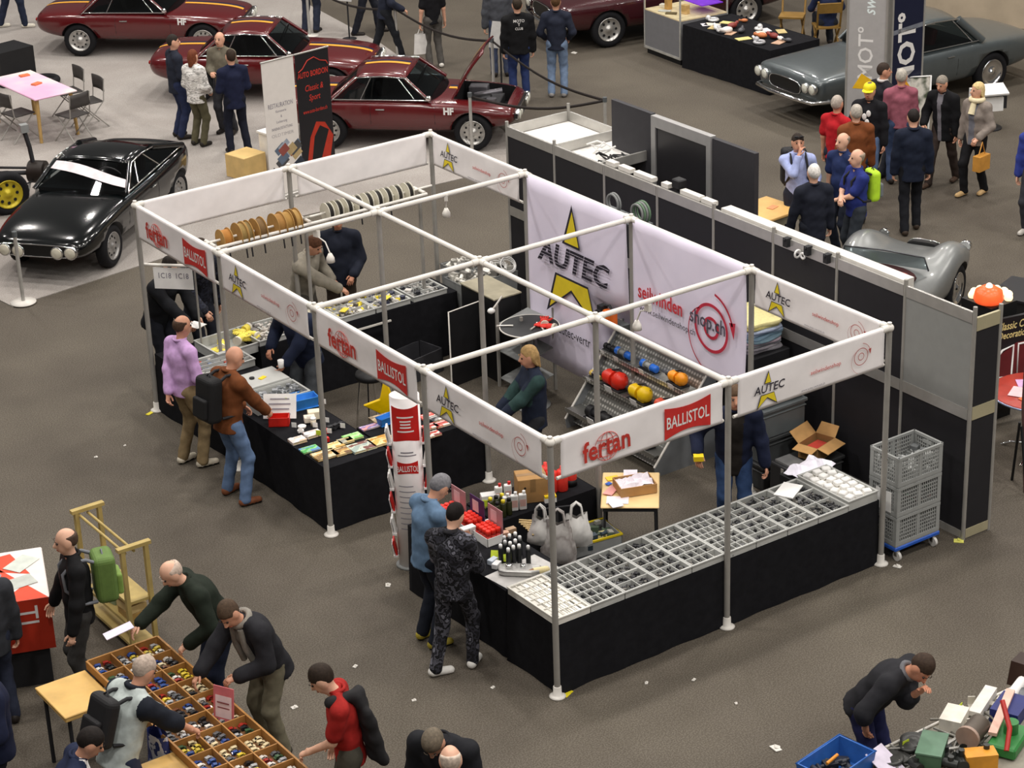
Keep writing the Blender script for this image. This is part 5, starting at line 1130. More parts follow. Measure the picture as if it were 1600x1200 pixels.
for a_, l in ((((-.17, .12, .16), (.17, .12, .16), (.18, .24, .26), (-.16, .24, .26)), 0), (((-.17, -.12, .16), (.17, -.12, .16), (.17, -.25, .13), (-.17, -.25, .13)), 1), (((.17, -.12, .16), (.17, .12, .16), (.28, .12, .25), (.28, -.1, .25)), 2), (((-.17, .12, .16), (-.17, -.12, .16), (-.29, -.12, .14), (-.29, .12, .14)), 3)):
    b = MB(); b.add(list(a_)+[(x, y, z-.005) for x, y, z in a_], [(0, 1, 2, 3), (7, 6, 5, 4), (0, 4, 5, 1), (1, 5, 6, 2), (2, 6, 7, 3), (3, 7, 4, 0)]); b.build('flap', FLP, t)
b = MB(); b.cbox((0, 0, .05), (.26, .16, .06), .2); tag(b.build('red_packet', mat('c9483c', .5), loc=(4.60, 1.62, .445)), 'red packet inside the open cardboard box', 'packet')
t = thing('tool_case', 'black tool case with silver latches beside the navy salesman', 'case', (4.2, 1.55, .003), R(0)); b = MB(); b.box(-.14, -.2, 0, .14, .2, .46); b.build('case_body', mat('232325', .5), t, bevel=.02, seg=2); b = MB()
b.box(-.1, -.16, .462, .1, .16, .485); b.build('latch_plate', mat('9a9a9a', .3, .6), t); b = MB(); b.box(-.146, -.02, .02, -.14, .02, .44); b.build('edge_strip', ALUD, t)
b = MB(); g = random.Random(3); b.grid([[Vector((-.25+.5*i/8, -.16+.32*j/6, .03*math.sin(i*.8)*math.cos(j)+g.uniform(0, .03))) for i in range(9)] for j in range(7)], sm=False)
tag(b.build('plastic_bag', mat('e6e3ee', .35), loc=(3.92, .98, .70), rz=.3), 'crumpled white plastic bag behind the raised tray of white packets', 'bag')
b = MB(); b.box(-.27, -.14, 0, .27, .14, .68); tag(b.build('black_chest', mat('202022', .6), loc=(3.92, 1.0, .003), bevel=.01), 'black chest carrying the crumpled white bag', 'chest')
# folded cloths
b = MB(); b.box(-.26, -.36, 0, .26, .36, 1.30); tag(b.build('black_shelf_unit', mat('1d1d20', .7), loc=(4.66, 2.78, .003), bevel=.008), 'black shelf unit carrying the pile of folded cloths', 'shelf unit')
z = 1.306
for k, (c, th) in enumerate((('8f8c92', .035), ('a39ea5', .03), ('8a8d94', .03), ('b9a8b4', .03), ('7f9aa8', .03), ('8aa9bd', .035), ('9fb4cf', .035), ('b3bfd8', .03), ('e6d98a', .035), ('f1e7a6', .04))):
    g = random.Random(k); b = MB(); a_, c_ = .235, .30; rows = []
    for zz in (0, th*.5, th):
        rows.append([Vector(((a_+.012*math.sin(5*u+k)+(.012 if zz == th*.5 else 0))*max(-1, min(1, 1.25*math.cos(u))), (c_+.014*math.sin(4*u+2*k)+(.012 if zz == th*.5 else 0))*max(-1, min(1, 1.25*math.sin(u))), zz+.006*math.sin(3*u+k))) for u in (2*math.pi*i/36 for i in range(37))])
    b.grid(rows, flip=True); b.add(rows[-1][:-1], [tuple(range(36))])
    tag(b.build('folded_cloth', mat(c, .9, 0, .08, 30, bump=.3), loc=(4.66+g.uniform(-.015, .015), 2.78+g.uniform(-.02, .02), z), rz=g.uniform(-.08, .08)), ['grey cloth at the very bottom of the pile', 'pale grey cloth, second from the bottom of the pile', 'grey cloth, third from the bottom of the pile', 'pinkish grey cloth in the lower middle of the pile', 'grey-blue cloth in the middle of the pile', 'blue cloth above the middle of the pile', 'light blue cloth in the upper half of the pile', 'pale lilac-blue cloth just under the yellow ones', 'yellow cloth, second from the top of the pile', 'pale yellow cloth on top of the pile'][k], 'cloth', 'pile of folded cloths'); z += th+.002

# ================================================================ right-hand neighbours: warning lamp, car poster table, easel
t = thing('poster_wall', 'dark printed wall with yellow lettering and a red car picture at the right edge', 'poster', (at(1553, 500, 1.3).x, at(1553, 500, 1.3).y, 0), R(-12))
b = MB(); b.box(-.02, -.02, .2, 1.9, .02, 1.30); b.build('board', mat('16161a', .5), t)
F0 = frame_on((0, -.022, 0), (1, 0, 0)); Y2 = mat('efe39a', .5)
lettering('Classic Cars', .13, F0 @ Matrix.Translation((.03, 1.20, 0)), Y2, t, .72, .014, .2, 'LEFT'); lettering('Decoration', .12, F0 @ Matrix.Translation((.05, 1.09, 0)), Y2, t, .72, .014, .2, 'LEFT')
b = MB(); b.prism([(.02, .50), (1.8, .44), (1.8, .88), (.8, 1.0), (.3, .98), (.02, .83)], 0, .001, M=F0); b.build('car_picture', mat('6e2328', .4), t)
for P in ([(.02, .80), (.12, .92), (.26, .96), (.26, .58), (.02, .60)], [(.33, .56), (.33, .96), (.9, .96), (1.1, .58)]):
    b = MB(); b.tube([F0 @ Vector((x, y, .003)) for x, y in P], .014, 5, closed=True); b.build('window_line', PAPER, t)
TBX, TBY = at(1624, 612, .73).x, at(1624, 612, .73).y
t = thing('round_display_table', 'round table with bright picture leaflets at the right edge', 'table', (TBX, TBY, 0)); b = MB(); b.lathe([(.5, .70), (.52, .715), (.52, .735), (.5, .74), (0, .74)], 30); b.build('tabletop', mat('a83a2e', .4), t); b = MB(); b.torus((0, 0, .72), .52, .012, 36, 6); b.build('rim', mat('9fb0d0', .3, .4), t)
b = MB(); b.cyl((0, 0, .05), (0, 0, .7), .035); b.build('pedestal', CHROME, t)
for k in range(4): a = R(20+90*k); b = MB(); b.tube([(0, 0, .1), (.28*math.cos(a), .28*math.sin(a), .06), (.4*math.cos(a), .4*math.sin(a), .0)], .016); b.build('foot', CHROME, t)
for k, (x, y, c, l) in enumerate(((TBX-.2, TBY+.1, 'e9c0c4', 'pale picture leaflet on the round table, left'), (TBX-.25, TBY-.14, 'e8703a', 'orange picture leaflet on the round table'), (TBX+.05, TBY+.2, 'c9a0c9', 'violet picture leaflet at the far side of the round table'), (TBX, TBY-.25, 'c9342a', 'red picture leaflet at the near rim of the round table'))):
    b = MB(); b.cbox((0, 0, .003), (.26, .2, .004), .5+k); tag(b.build('leaflet', mat(c, .5), loc=(x, y, .745)), l, 'leaflet')
t = thing('easel', 'narrow wooden easel leaning in front of the round table', 'easel', (6.28, .18, 0))
b = MB(); b.prism([(-.03, 0), (.03, 0), (.07, .9), (.03, 1.62), (0, 1.66), (-.05, .9)], -.012, .012, M=Matrix.Rotation(R(-34), 4, 'Z') @ Matrix(((1, 0, 0, 0), (0, .26, -1, 0), (0, 1, 0, 0), (0, 0, 0, 1)))); b.build('blade', mat('4a3230', .4, 0, .2), t)
for k, (dx, dy) in enumerate(((-.1, -.1), (.14, -.06), (.1, .3))): b = MB(); b.cyl((.0+dx, dy, 0), (dx*.3, .12+dy*.2, .75), .015); b.build('leg', BLACK, t)
t = thing('black_cabinet', 'black cabinet behind the glowing beacon at the right edge', 'cabinet', (at(1590, 520).x, at(1590, 520).y, 0), R(20)); b = MB(); b.box(-.35, -.25, .03, .35, .25, .55); b.build('body', BLACK, t, bevel=.01); b = MB(); b.box(-.37, -.27, .55, .37, .27, .58); b.build('top', mat('1e1e22', .4), t)
t = thing('number_plate_sign', 'white sign with dark digits leaning on the floor behind the partition end', 'sign', (6.1, 1.6, .3), R(-60)); b = MB(); b.cbox((0, 0, .1), (.34, .02, .2), 0); b.build('sign_plate', PAPER, t); lettering('126', .16, frame_on((0, -.012, .1), (1, 0, 0)), BLACK, t, .8, .01); b = MB(); b.cyl((0, .01, -.3), (0, .01, 0), .015); b.build('stake', DARK, t)
t = thing('warning_lamp', 'glowing orange-red beacon with white bulbs beside the end of the partition', 'lamp', (at(1545, 450, 1.55).x, at(1545, 450, 1.55).y, 0))
b = MB(); b.box(-.16, -.2, 0, .25, .25, 1.4); b.build('pedestal', BLACK, t); b = MB(); b.lathe([(.15, 1.42), (.17, 1.46), (.15, 1.55), (.07, 1.60), (0, 1.61)], 20, M=Matrix.Translation((-.05, -.05, 0))); b.build('lens', mat('f05a2c', .3, emit=.8), t); b = MB()
for k in range(8): a = R(-150+30*k) if False else R(-60+28*k); b.ball((.08+.2*math.cos(a), .04+.2*math.sin(a), 1.43), .05)
b.build('bulb', mat('ffe0b0', .3, emit=1.5), t); b = MB(); b.ball((-.07, -.07, 1.61), .04); b.build('top_bulb', mat('ffd8c8', .3, emit=1.2), t)
# ================================================================ 1C18 number sign on the corner pole
t = thing('stand_sign', 'white hanging sign lettered 1C18 1C18 at the far corner pole', 'sign', (0, 8, 0))
A_, B_ = at(219, 413, 1.80)-Vector((0, 8, 0)), at(305, 416, 1.80)-Vector((0, 8, 0)); d = (B_-A_).normalized()
b = MB(); b.cyl(A_, B_, .018); b.build('cross_bar', PAINT, t)
q = B_-d*.015; b = MB(); b.cyl((q.x, q.y, 0.76), (q.x, q.y, 1.8), .012); b.build('support_rod', ALUD, t)
M0 = frame_on(A_+d*.385+Vector((0, 0, -.16)), d)
b = MB(); b.prism([(-.235, -.13), (.235, -.13), (.235, .13), (-.235, .13)], -.004, .004, M=M0); b.build('sign_plate', PAPER, t)
lettering('1C18  1C18', .095, M0 @ Matrix.Translation((0, .03, .0045)), GRYT, t, .8, .012)

# ================================================================ roll-ups, pedestals, rope barrier on the carpet stand
def rollup(p, q, h, m, label, art):
    d = (q-p); L = d.length; d.normalize(); t = thing('roll_up_banner', label, 'banner', (p.x, p.y, .013), math.atan2(d.y, d.x), 'two roll-up banners side by side')
    b = MB(); b.box(0, -.09, 0, L, .09, .07); b.build('base', ALU, t, bevel=.01)
    b = MB(); b.box(.01, -.008, .07, L-.01, .0, h); b.build('printed_sheet', m, t); b = MB(); b.cyl((0, -.004, h), (L, -.004, h), .014); b.build('top_bar', ALU, t)
    b = MB(); b.cyl((L/2, .03, .05), (L/2, .02, h), .012); b.build('pole', ALUD, t)
    art(t, frame_on((0, -.0085, 0), (1, 0, 0)), L); return t
def art_white(t, F, L):
    T = Matrix.Translation
    lettering('RESTAURATION', .10, F @ T((L/2, 1.42, 0)), GRYT, t, .62, .004); 
    for z, s_ in ((1.33, 'Karosserie'), (1.25, '&'), (1.17, 'Lackierung')): lettering(s_, .055, F @ T((L/2, z, 0)), GRYT, t, .8)
    lettering('INNENAUSSTATTUNG', .06, F @ T((L/2, 1.07, 0)), GRYT, t, .62); lettering('OLDTIMER', .07, F @ T((L/2, .97, 0)), mat('b5b0b0', .6), t, 1.2)
    g = random.Random(2); b = MB(); cols = ['5c6a7c', '8a4a42', '9aa2ae', '4a4a4c', 'b09a70', '2e3440']
    for k in range(14):
        x, z = L/2+g.uniform(-.26, .26), .6+g.uniform(-.2, .2); M1 = F @ T((x, z, .0008+.0001*k)) @ Matrix.Rotation(.6, 4, 'Z'); w, h = g.uniform(.06, .12), g.uniform(.04, .07)
        b.prism([(-w, -h), (w, -h), (w, h), (-w, h)], 0, .0001, k % 6, M=M1)
    b.build('photo_collage', [mat(c, .5) for c in cols], t)
def art_dark(t, F, L):
    T = Matrix.Translation; O = mat('c0352a', .5)
    b = MB(); b.tube([F @ Vector((x*L, z, .004)) for x, z in ((.08, 1.82), (.2, 1.86), (.36, 1.97), (.55, 2.0), (.72, 1.93), (.9, 1.9), (.94, 1.85))], .008, 5); b.build('car_outline', O, t)
    lettering('AUTO BORDON', .12, F @ T((L/2, 1.76, 0)), O, t, .62, .02); lettering('Classic &', .13, F @ T((L/2, 1.55, 0)), O, t, .7, .01, .2); lettering('Sport', .13, F @ T((L/2, 1.40, 0)), O, t, .7, .01, .2); lettering('www.auto-bordon.ch', .085, F @ T((L/2, 1.2, 0)), O, t, .6, .008)
    b = MB(); b.prism([(.12*L, .28), (.55*L, .2), (.8*L, .3), (.97*L, .75), (.75*L, .98), (.5*L, 1.02), (.3*L, .8)], 0, .001, M=F); b.build('car_picture', mat('b03322', .4), t)
    b = MB(); b.prism([(.3*L, .42), (.55*L, .38), (.85*L, .85), (.6*L, .95), (.42*L, .8)], .001, .0015, M=F); b.build('car_picture_glass', BLACK, t)
    b = MB()
    for x, z in ((.18, .36), (.48, .27)): b.cyl(F @ Vector((x*L, z, .001)), F @ Vector((x*L, z, .004)), .04, n=14)
    b.build('car_picture_lamps', PAPER, t)
p0, p1, p2 = at(424, 316), at(474, 301), at(527, 285)
rollup(p0, p1, 2.1, mat('e0dad4', .6, 0, .03), 'white roll-up banner with RESTAURATION lettering and photo collage', art_white)
rollup(p1+(p1-p0)*.02, p2, 2.1, mat('1c1a1e', .5, 0, .05), 'black roll-up banner with red lettering and an orange-red sports car', art_dark)
t = thing('plywood_cube', 'small plywood cube standing on the carpet beside the roll-up banners', 'cube', (at(386, 275).x, at(386, 275).y+.0, .013), R(12)); b = MB(); b.box(-.22, -.22, 0, .22, .22, .36); b.build('cube_body', mat('d9b878', .5, 0, .12, 5), t, bevel=.006)
t = thing('pedestal', 'narrow white pedestal behind the white roll-up banner', 'pedestal', (at(430, 268).x, at(430, 268).y, .013), R(10)); b = MB(); b.box(-.15, -.15, 0, .15, .15, .62); b.build('column', PAPER, t, bevel=.006); b = MB(); b.box(-.17, -.17, .62, .17, .17, .65); b.build('top', PAPER, t)
def ropepost(p, label, base=True):
    t = thing('barrier_post', label, 'barrier post', (p.x, p.y, p.z), 0, 'barrier posts around the red cars'); b = MB(); b.cyl((0, 0, .02), (0, 0, .98), .026); b.build('pole', mat('b9b7b2', .35, .4), t); b = MB(); b.lathe([(.17, 0), (.17, .012), (.03, .03)], 22); b.build('base', PAINT, t); b = MB(); b.cyl((0, 0, .93), (0, 0, 1.0), .034); b.build('belt_head', GREYD, t)
PP = [at(484, 56), at(622, 96), at(772, 150), at(945, 152, 1.0)*1]
PP[3].z = 0
for p, l in zip(PP, ('barrier post nearest the top edge of the photo, behind the middle red car', 'barrier post behind the dark-dressed walkers', 'barrier post beside the raised bonnet', 'barrier post at the corner behind the white-covered stand')): ropepost(p, l)
ropepost(at(37, 474)+Vector((0, 0, .013)), 'barrier post with white round base at the carpet corner before the black car')
ropepost(at(738, 243)+Vector((0, 0, .013)), 'barrier post beside the front wheel of the open red car')
PE = at(700, 225, 1.0)
def belt(a, c, label):
    b = MB(); a = Vector((a.x, a.y, .95)); c = Vector((c.x, c.y, .95)); g = []
    for i in range(13): u = i/12; q = a+(c-a)*u; dz = -.16*math.sin(math.pi*u); g.append([q+Vector((0, 0, dz-.022)), q+Vector((0, 0, dz+.022))])
    b.grid(g); o = b.build('barrier_belt', mat('2a2422', .7), None); o.modifiers.new('s', 'SOLIDIFY').thickness = .004; tag(o, label, 'belt', 'black barrier belts')
belt(at(500, -60), PP[0], 'black barrier belt entering at the top edge'); belt(PP[0], PP[1], 'black barrier belt between the first two posts behind the middle red car'); belt(PP[1], PP[2], 'black barrier belt behind the woman with the white bag'); belt(PP[2], PP[3], 'black barrier belt past the man in the black logo jacket'); belt(PP[3], at(738, 243), 'black barrier belt from the corner post back to the open red car')
for k, (u, v, l) in enumerate(((545, 62, 'grey information board leaning at the barrier near the middle red car'), (783, 140, 'grey information board beside the raised bonnet'))):
    p = at(u, v); t = thing('info_board', l, 'board', p, R(-60)); b = MB(); b.cbox((0, 0, .95), (.32, .012, .45), 0, 0, R(-25)); b.build('board', mat('a9a7a4', .4), t); b = MB(); b.cyl((0, .03, 0), (0, .03, .9), .015); b.lathe([(.14, 0), (.14, .012), (.02, .02)], 16, M=Matrix.Translation((0, .03, 0))); b.build('stand', DARK, t)
# ---- white table with folding chairs, top left
t = thing('meeting_table', 'table with pink-white top and wooden legs at the left picture edge', 'table', (3.55, 19.35, .013), R(3))
b = MB(); b.box(-.38, -.82, .72, .38, .82, .75); b.build('tabletop', ramp_mat('pinktop', ['ecd9d6', 'e9b4d4', 'eec6dc', 'f0e2dc'], .8, .4, kind='soft'), t, bevel=.01)
for sx_ in (-1, 1):
    for sy in (-1, 1): b = MB(); b.cyl((sx_*.33, sy*.77, 0), (sx_*.3, sy*.72, .72), .028, .035, 8); b.build('leg', mat('b09058', .6), t)
for k, (x, y) in enumerate(((3.65, 19.9), (3.6, 19.3))):
    b = MB(); b.cbox((0, 0, .012), (.16, .1, .024), .4*k); tag(b.build('leaflet_pile', mat('e07a50', .6), loc=(x, y, .764)), 'small orange leaflet pile on the pink-white table, ' + ('farther' if k == 0 else 'nearer'), 'leaflets')
def fold_chair(x, y, rz, label):
    t = thing('folding_chair', label, 'chair', (x, y, .013), rz, 'dark folding chairs at the pink-white table'); m = mat('3a3634', .6)
    b = MB(); b.box(-.2, -.2, .43, .2, .2, .455); b.build('seat', m, t, bevel=.01); b = MB(); P = [[Vector((-.2+.4*i/6, -.21-.03*math.cos((i-3)*.5), .6+.22*j/3)) for i in range(7)] for j in range(4)]; b.grid(P); o = b.build('backrest', m, t); o.modifiers.new('s', 'SOLIDIFY').thickness = .02
    for s_ in (-1, 1):
        b = MB(); b.tube([(s_*.2, -.24, .82), (s_*.2, -.2, .45), (s_*.21, .24, 0)], .011, 6); b.build('leg', ALUD, t); b = MB(); b.tube([(s_*.18, .16, .44), (s_*.19, -.26, 0)], .011, 6); b.build('leg', ALUD, t)
fold_chair(4.25, 19.6, R(90), 'dark folding chair behind the table, left of the pair'); fold_chair(4.25, 18.85, R(90), 'dark folding chair behind the table, at its near end')
fold_chair(3.1, 19.0, R(-80), 'dark folding chair on the camera side of the table, near end'); fold_chair(3.0, 19.7, R(-95), 'dark folding chair on the camera side of the table, at the picture edge'); fold_chair(3.75, 18.35, R(15), 'dark folding chair at the end of the table beside the wooden legs')
t = thing('display_crate', 'black crate with loose car parts behind the pink-white table', 'crate', (4.35, 22.3, .013), R(10)); b = MB(); b.box(-.35, -.3, 0, .35, .3, .62); b.build('crate_body', BLACK, t)
b = MB(); b.torus((0, 0, .06), .22, .06, 26, 10); o = b.build('spare_tyre', TYRE, loc=(4.75, 21.75, .013)); tag(o, 'tyre with bright rim lying on the carpet behind the pink-white table', 'tyre'); b = MB(); b.lathe([(.16, .0), (.15, .09), (.0, .08)], 20); b.build('rim', CHROME, o)

# ================================================================ top right: tall advertising panels, showcase, draped parts table
def tallpanel(p, q, h, m, label, art):
    d = q-p; L = d.length; d.normalize(); t = thing('advertising_panel', label, 'sign', (p.x, p.y, 0), math.atan2(d.y, d.x), 'two tall advertising panels')
    b = MB(); b.box(.03, -.05, .02, L-.03, .05, h); b.build('panel', m, t)
    for x in (0, L-.03): b = MB(); b.box(x, -.06, 0, x+.03, .06, h+.03); b.build('edge_profile', ALU, t)
    art(t, frame_on((0, -.0505, 0), (1, 0, 0)), L)
T_ = Matrix.Translation; UPW = Matrix.Rotation(R(90), 4, 'Z')
def art_grey(t, F, L):
    lettering('MOT°', .32, F @ T_((L*.5, 1.16, 0)) @ UPW, WHITE, t, 1.0, .01, 0, 'LEFT'); lettering('swiss', .26, F @ T_((L*.56, 2.16, 0)) @ UPW, mat('e6f1f0', .5), t, .85, .01, .25, 'LEFT')
    b = MB(); b.prism([(.18*L, 1.02), (.68*L, 1.02), (.68*L, 1.16), (.4*L, 1.26)], 0, .002, M=F); b.build('yellow_mark', mat('eebc22', .5), t); lettering('i', .34, F @ T_((L*.5, .72, 0)) @ UPW, WHITE, t, 1, .01)
def art_navy(t, F, L):
    lettering('MOT°', .44, F @ T_((L*.5, .98, 0)) @ UPW, WHITE, t, 1.05, .03, 0, 'LEFT'); b = MB(); b.prism([(.1*L, .86), (.8*L, .86), (.45*L, 1.14)], 0, .0025, M=F); b.build('yellow_mark', mat('f0a92a', .5), t)
    b = MB(); b.cyl(F @ Vector((.3*L, .62, 0)), F @ Vector((.3*L, .62, .002)), .05, n=16); b.build('white_dot', WHITE, t)
    b = MB(); b.prism([(.05*L, 1.84), (.95*L, 1.90), (.95*L, 1.97), (.05*L, 1.91)], 0, .0015, M=F); b.build('silver_band', mat('8d93a0', .3, .4), t)
p0 = at(1322, 236); p1 = at(1381, 241); d = (p1-p0).normalized(); p0 = p1-d*.62; nav = mat('1b2038', .3, 0, .06); 
tallpanel(p0, p1, 3.4, mat('b6b4b3', .4, .15, .05), 'tall grey advertising panel with white upright lettering and swiss', art_grey)
q0 = at(1383, 239); q1 = at(1440, 226); tallpanel(q0, q0+(q1-q0).normalized()*.62, 3.4, nav, 'tall dark blue advertising panel with white upright lettering', art_navy)
t = thing('framed_poster', 'white-framed poster board beside the man in the pink shirt', 'poster', at(1428, 232), R(-30)); b = MB(); b.box(-.2, -.015, .02, .2, .015, 1.12); b.build('picture', ramp_mat('framed', ['77836a', 'c9c4b4', 'e8e4da', '5a6350'], 3, .5, kind='soft'), t); b = MB(); b.tube([(-.21, 0, .0), (.21, 0, .0), (.21, 0, 1.14), (-.21, 0, 1.14)], .022, 6, closed=True); b.build('white_frame', PAPER, t)
t = thing('lectern', 'white writing stand with dark parts behind the blond woman', 'stand', at(1545, 200), R(-25)); b = MB(); b.cbox((0, 0, .62), (.5, .3, .03), 0, 0, R(18)); b.build('writing_board', PAPER, t); b = MB(); b.box(-.28, -.1, .25, -.24, .2, .62); b.box(-.26, -.05, .28, .2, 0, .5); b.build('frame', PAPER, t)
b = MB(); b.cbox((.1, .1, .4), (.35, .2, .2)); b.cyl((0, 0, 0), (0, 0, .4), .03); b.lathe([(.2, 0), (.2, .02), (.03, .04)], 16); b.build('pedestal', DARK, t)
# glass showcase
a, c = at(1008, 82), at(1063, 103); d = (c-a); L = d.length; t = thing('showcase', 'grey showcase with lit glass top containing small parts', 'showcase', (a.x, a.y, 0), math.atan2(d.y, d.x))
b = MB(); b.box(0, 0, .10, L, 1.0, .78); b.build('cabinet', mat('77777a', .55, 0, .05), t); b = MB(); b.box(.03, .03, 0, L-.03, .97, .10); b.build('plinth', BLACK, t)
b = MB(); b.box(0, 0, .78, L, 1.0, .80); b.build('display_floor', mat('e8d2a8', .5), t)
b = MB()
for x in (0, L):
    for y in (0, 1.0): b.box(x-.012, y-.012, .1, x+.012, y+.012, 1.18)
for y in (0, 1.0): b.box(0, y-.012, 1.16, L, y+.012, 1.18); b.box(0, y-.012, .1, L, y+.012, .14)
for x in (0, L): b.box(x-.012, 0, 1.16, x+.012, 1.0, 1.18)
b.build('frame', mat('c9c8c2', .35, .4), t)
for P in ([(0, 0, .8), (L, 0, .8), (L, 0, 1.16), (0, 0, 1.16)], [(L, 0, .8), (L, 1, .8), (L, 1, 1.16), (L, 0, 1.16)], [(0, 0, 1.17), (L, 0, 1.17), (L, 1, 1.17), (0, 1, 1.17)]): b = MB(); b.add(P, [(0, 1, 2, 3)]); b.build('glass_pane', CLEAR, t)
b = MB(); b.box(.45, .5, .96, L-.05, .95, .975); b.build('violet_shelf', mat('7a30c8', .5, emit=.35), t)
sm = frame_on((a.x, a.y, 0), d)
ang = math.atan2(d.y, d.x); RZ = Matrix.Rotation(ang, 3, 'Z')
for k, (x, y, w, h, c_, l) in enumerate(((.3, .3, .1, .22, 'd9a860', 'tall wooden block in the showcase'), (.75, .35, .12, .16, 'e0b878', 'wooden block under the violet shelf of the showcase'), (.15, .3, .12, .06, 'efe6d6', 'pale object in the left corner of the showcase'), (.4, .15, .22, .02, 'd8d4cc', 'silver plate on the showcase floor'), (.6, .15, .2, .02, '6a5a3a', 'dark tray on the showcase floor'))):
    q = Vector((a.x, a.y, .802))+RZ @ Vector((x, y, 0)); b = MB(); b.box(-w/2, -.05, 0, w/2, .05, h); tag(b.build('display_block', mat(c_, .5), loc=q, rz=ang+.2*k, bevel=.004), l, 'display item')
# draped table with parts
e = at(1200, 150); c2 = at(1065, 106); d = (e-c2); L = d.length; ang = math.atan2(d.y, d.x)
t = drape('black-draped table covered with small car parts beside the glass showcase', -L/2, -.55, L/2, .55, .76, seed=9); RZ = Matrix.Rotation(ang, 3, 'Z'); ctr = (c2+e)/2 + RZ @ Vector((0, .58, 0)); t.location = (ctr.x, ctr.y, 0); t.rotation_euler.z = ang
g = random.Random(12); names = ['chrome part with round ends', 'white sheet', 'pale leaflet', 'yellow booklet', 'tan envelope', 'orange and red figure part', 'white lamp part', 'dark red part', 'silver ring part', 'white tube', 'brown strip', 'grey bracket']
cc = ['dcdcdc', 'e9e6ea', 'e4d8c8', 'e2d48a', 'cdb880', 'c97a4a', 'f0eeea', '8a3a34', 'b9b9bc', 'efece8', 'c9a58a', '55555a']
for k in range(24):
    u = -L/2+.2+(L-.4)*(k/23); v = g.uniform(-.42, .4); q = ctr+RZ @ Vector((u, v, 0)); q.z = .766; b = MB(); i = k % 12; s_ = g.uniform(.05, .09)
    if i in (1, 2, 3, 4, 10): b.cbox((0, 0, .004), (s_*3.2, s_*2, .008))
    elif i in (0, 8): b.torus((0, 0, .03), s_, .025, 14, 6); b.ball((s_*1.3, 0, .05), .05)
    else: b.ball((0, 0, s_*.6), (s_*1.2, s_*.8, s_*.6)); b.cyl((0, 0, s_*.4), (s_*1.8, .03, s_*.9), s_*.35)
    tag(b.build('car_part', mat(cc[i], .4, .3 if i in (0, 8, 11) else 0), loc=q, rz=g.uniform(0, 3)), names[i]+' on the black-draped table, ' + ('toward the showcase' if k < 12 else 'toward the grey coupe'), 'car part', 'car parts on the draped table')
# wooden folding chairs
def wood_chair(x, y, rz, label):
    t = thing('wooden_chair', label, 'chair', (x, y, 0), rz, 'wooden chairs at the top edge'); m = mat('8a6a32', .5, 0, .15, 6)
    b = MB(); b.box(-.22, -.2, .43, .22, .2, .46); b.build('seat', m, t); b = MB(); b.cbox((0, -.27, .82), (.42, .03, .18), 0, 0, R(10)); b.build('backrest', m, t)
    for s_ in (-1, 1):
        b = MB(); b.tube([(s_*.21, -.3, .95), (s_*.2, -.18, .45), (s_*.2, .25, 0)], .02, 6); b.build('leg', m, t); b = MB(); b.tube([(s_*.19, .16, .44), (s_*.19, -.28, 0)], .02, 6); b.build('leg', m, t)
wc = at(1237, 62); wood_chair(wc.x, wc.y, R(130), 'wooden chair with open back beside the draped parts table')
wc = at(1290, 78); wood_chair(wc.x, wc.y, R(-30), 'wooden chair occupied by the person in dark blue at the top edge')
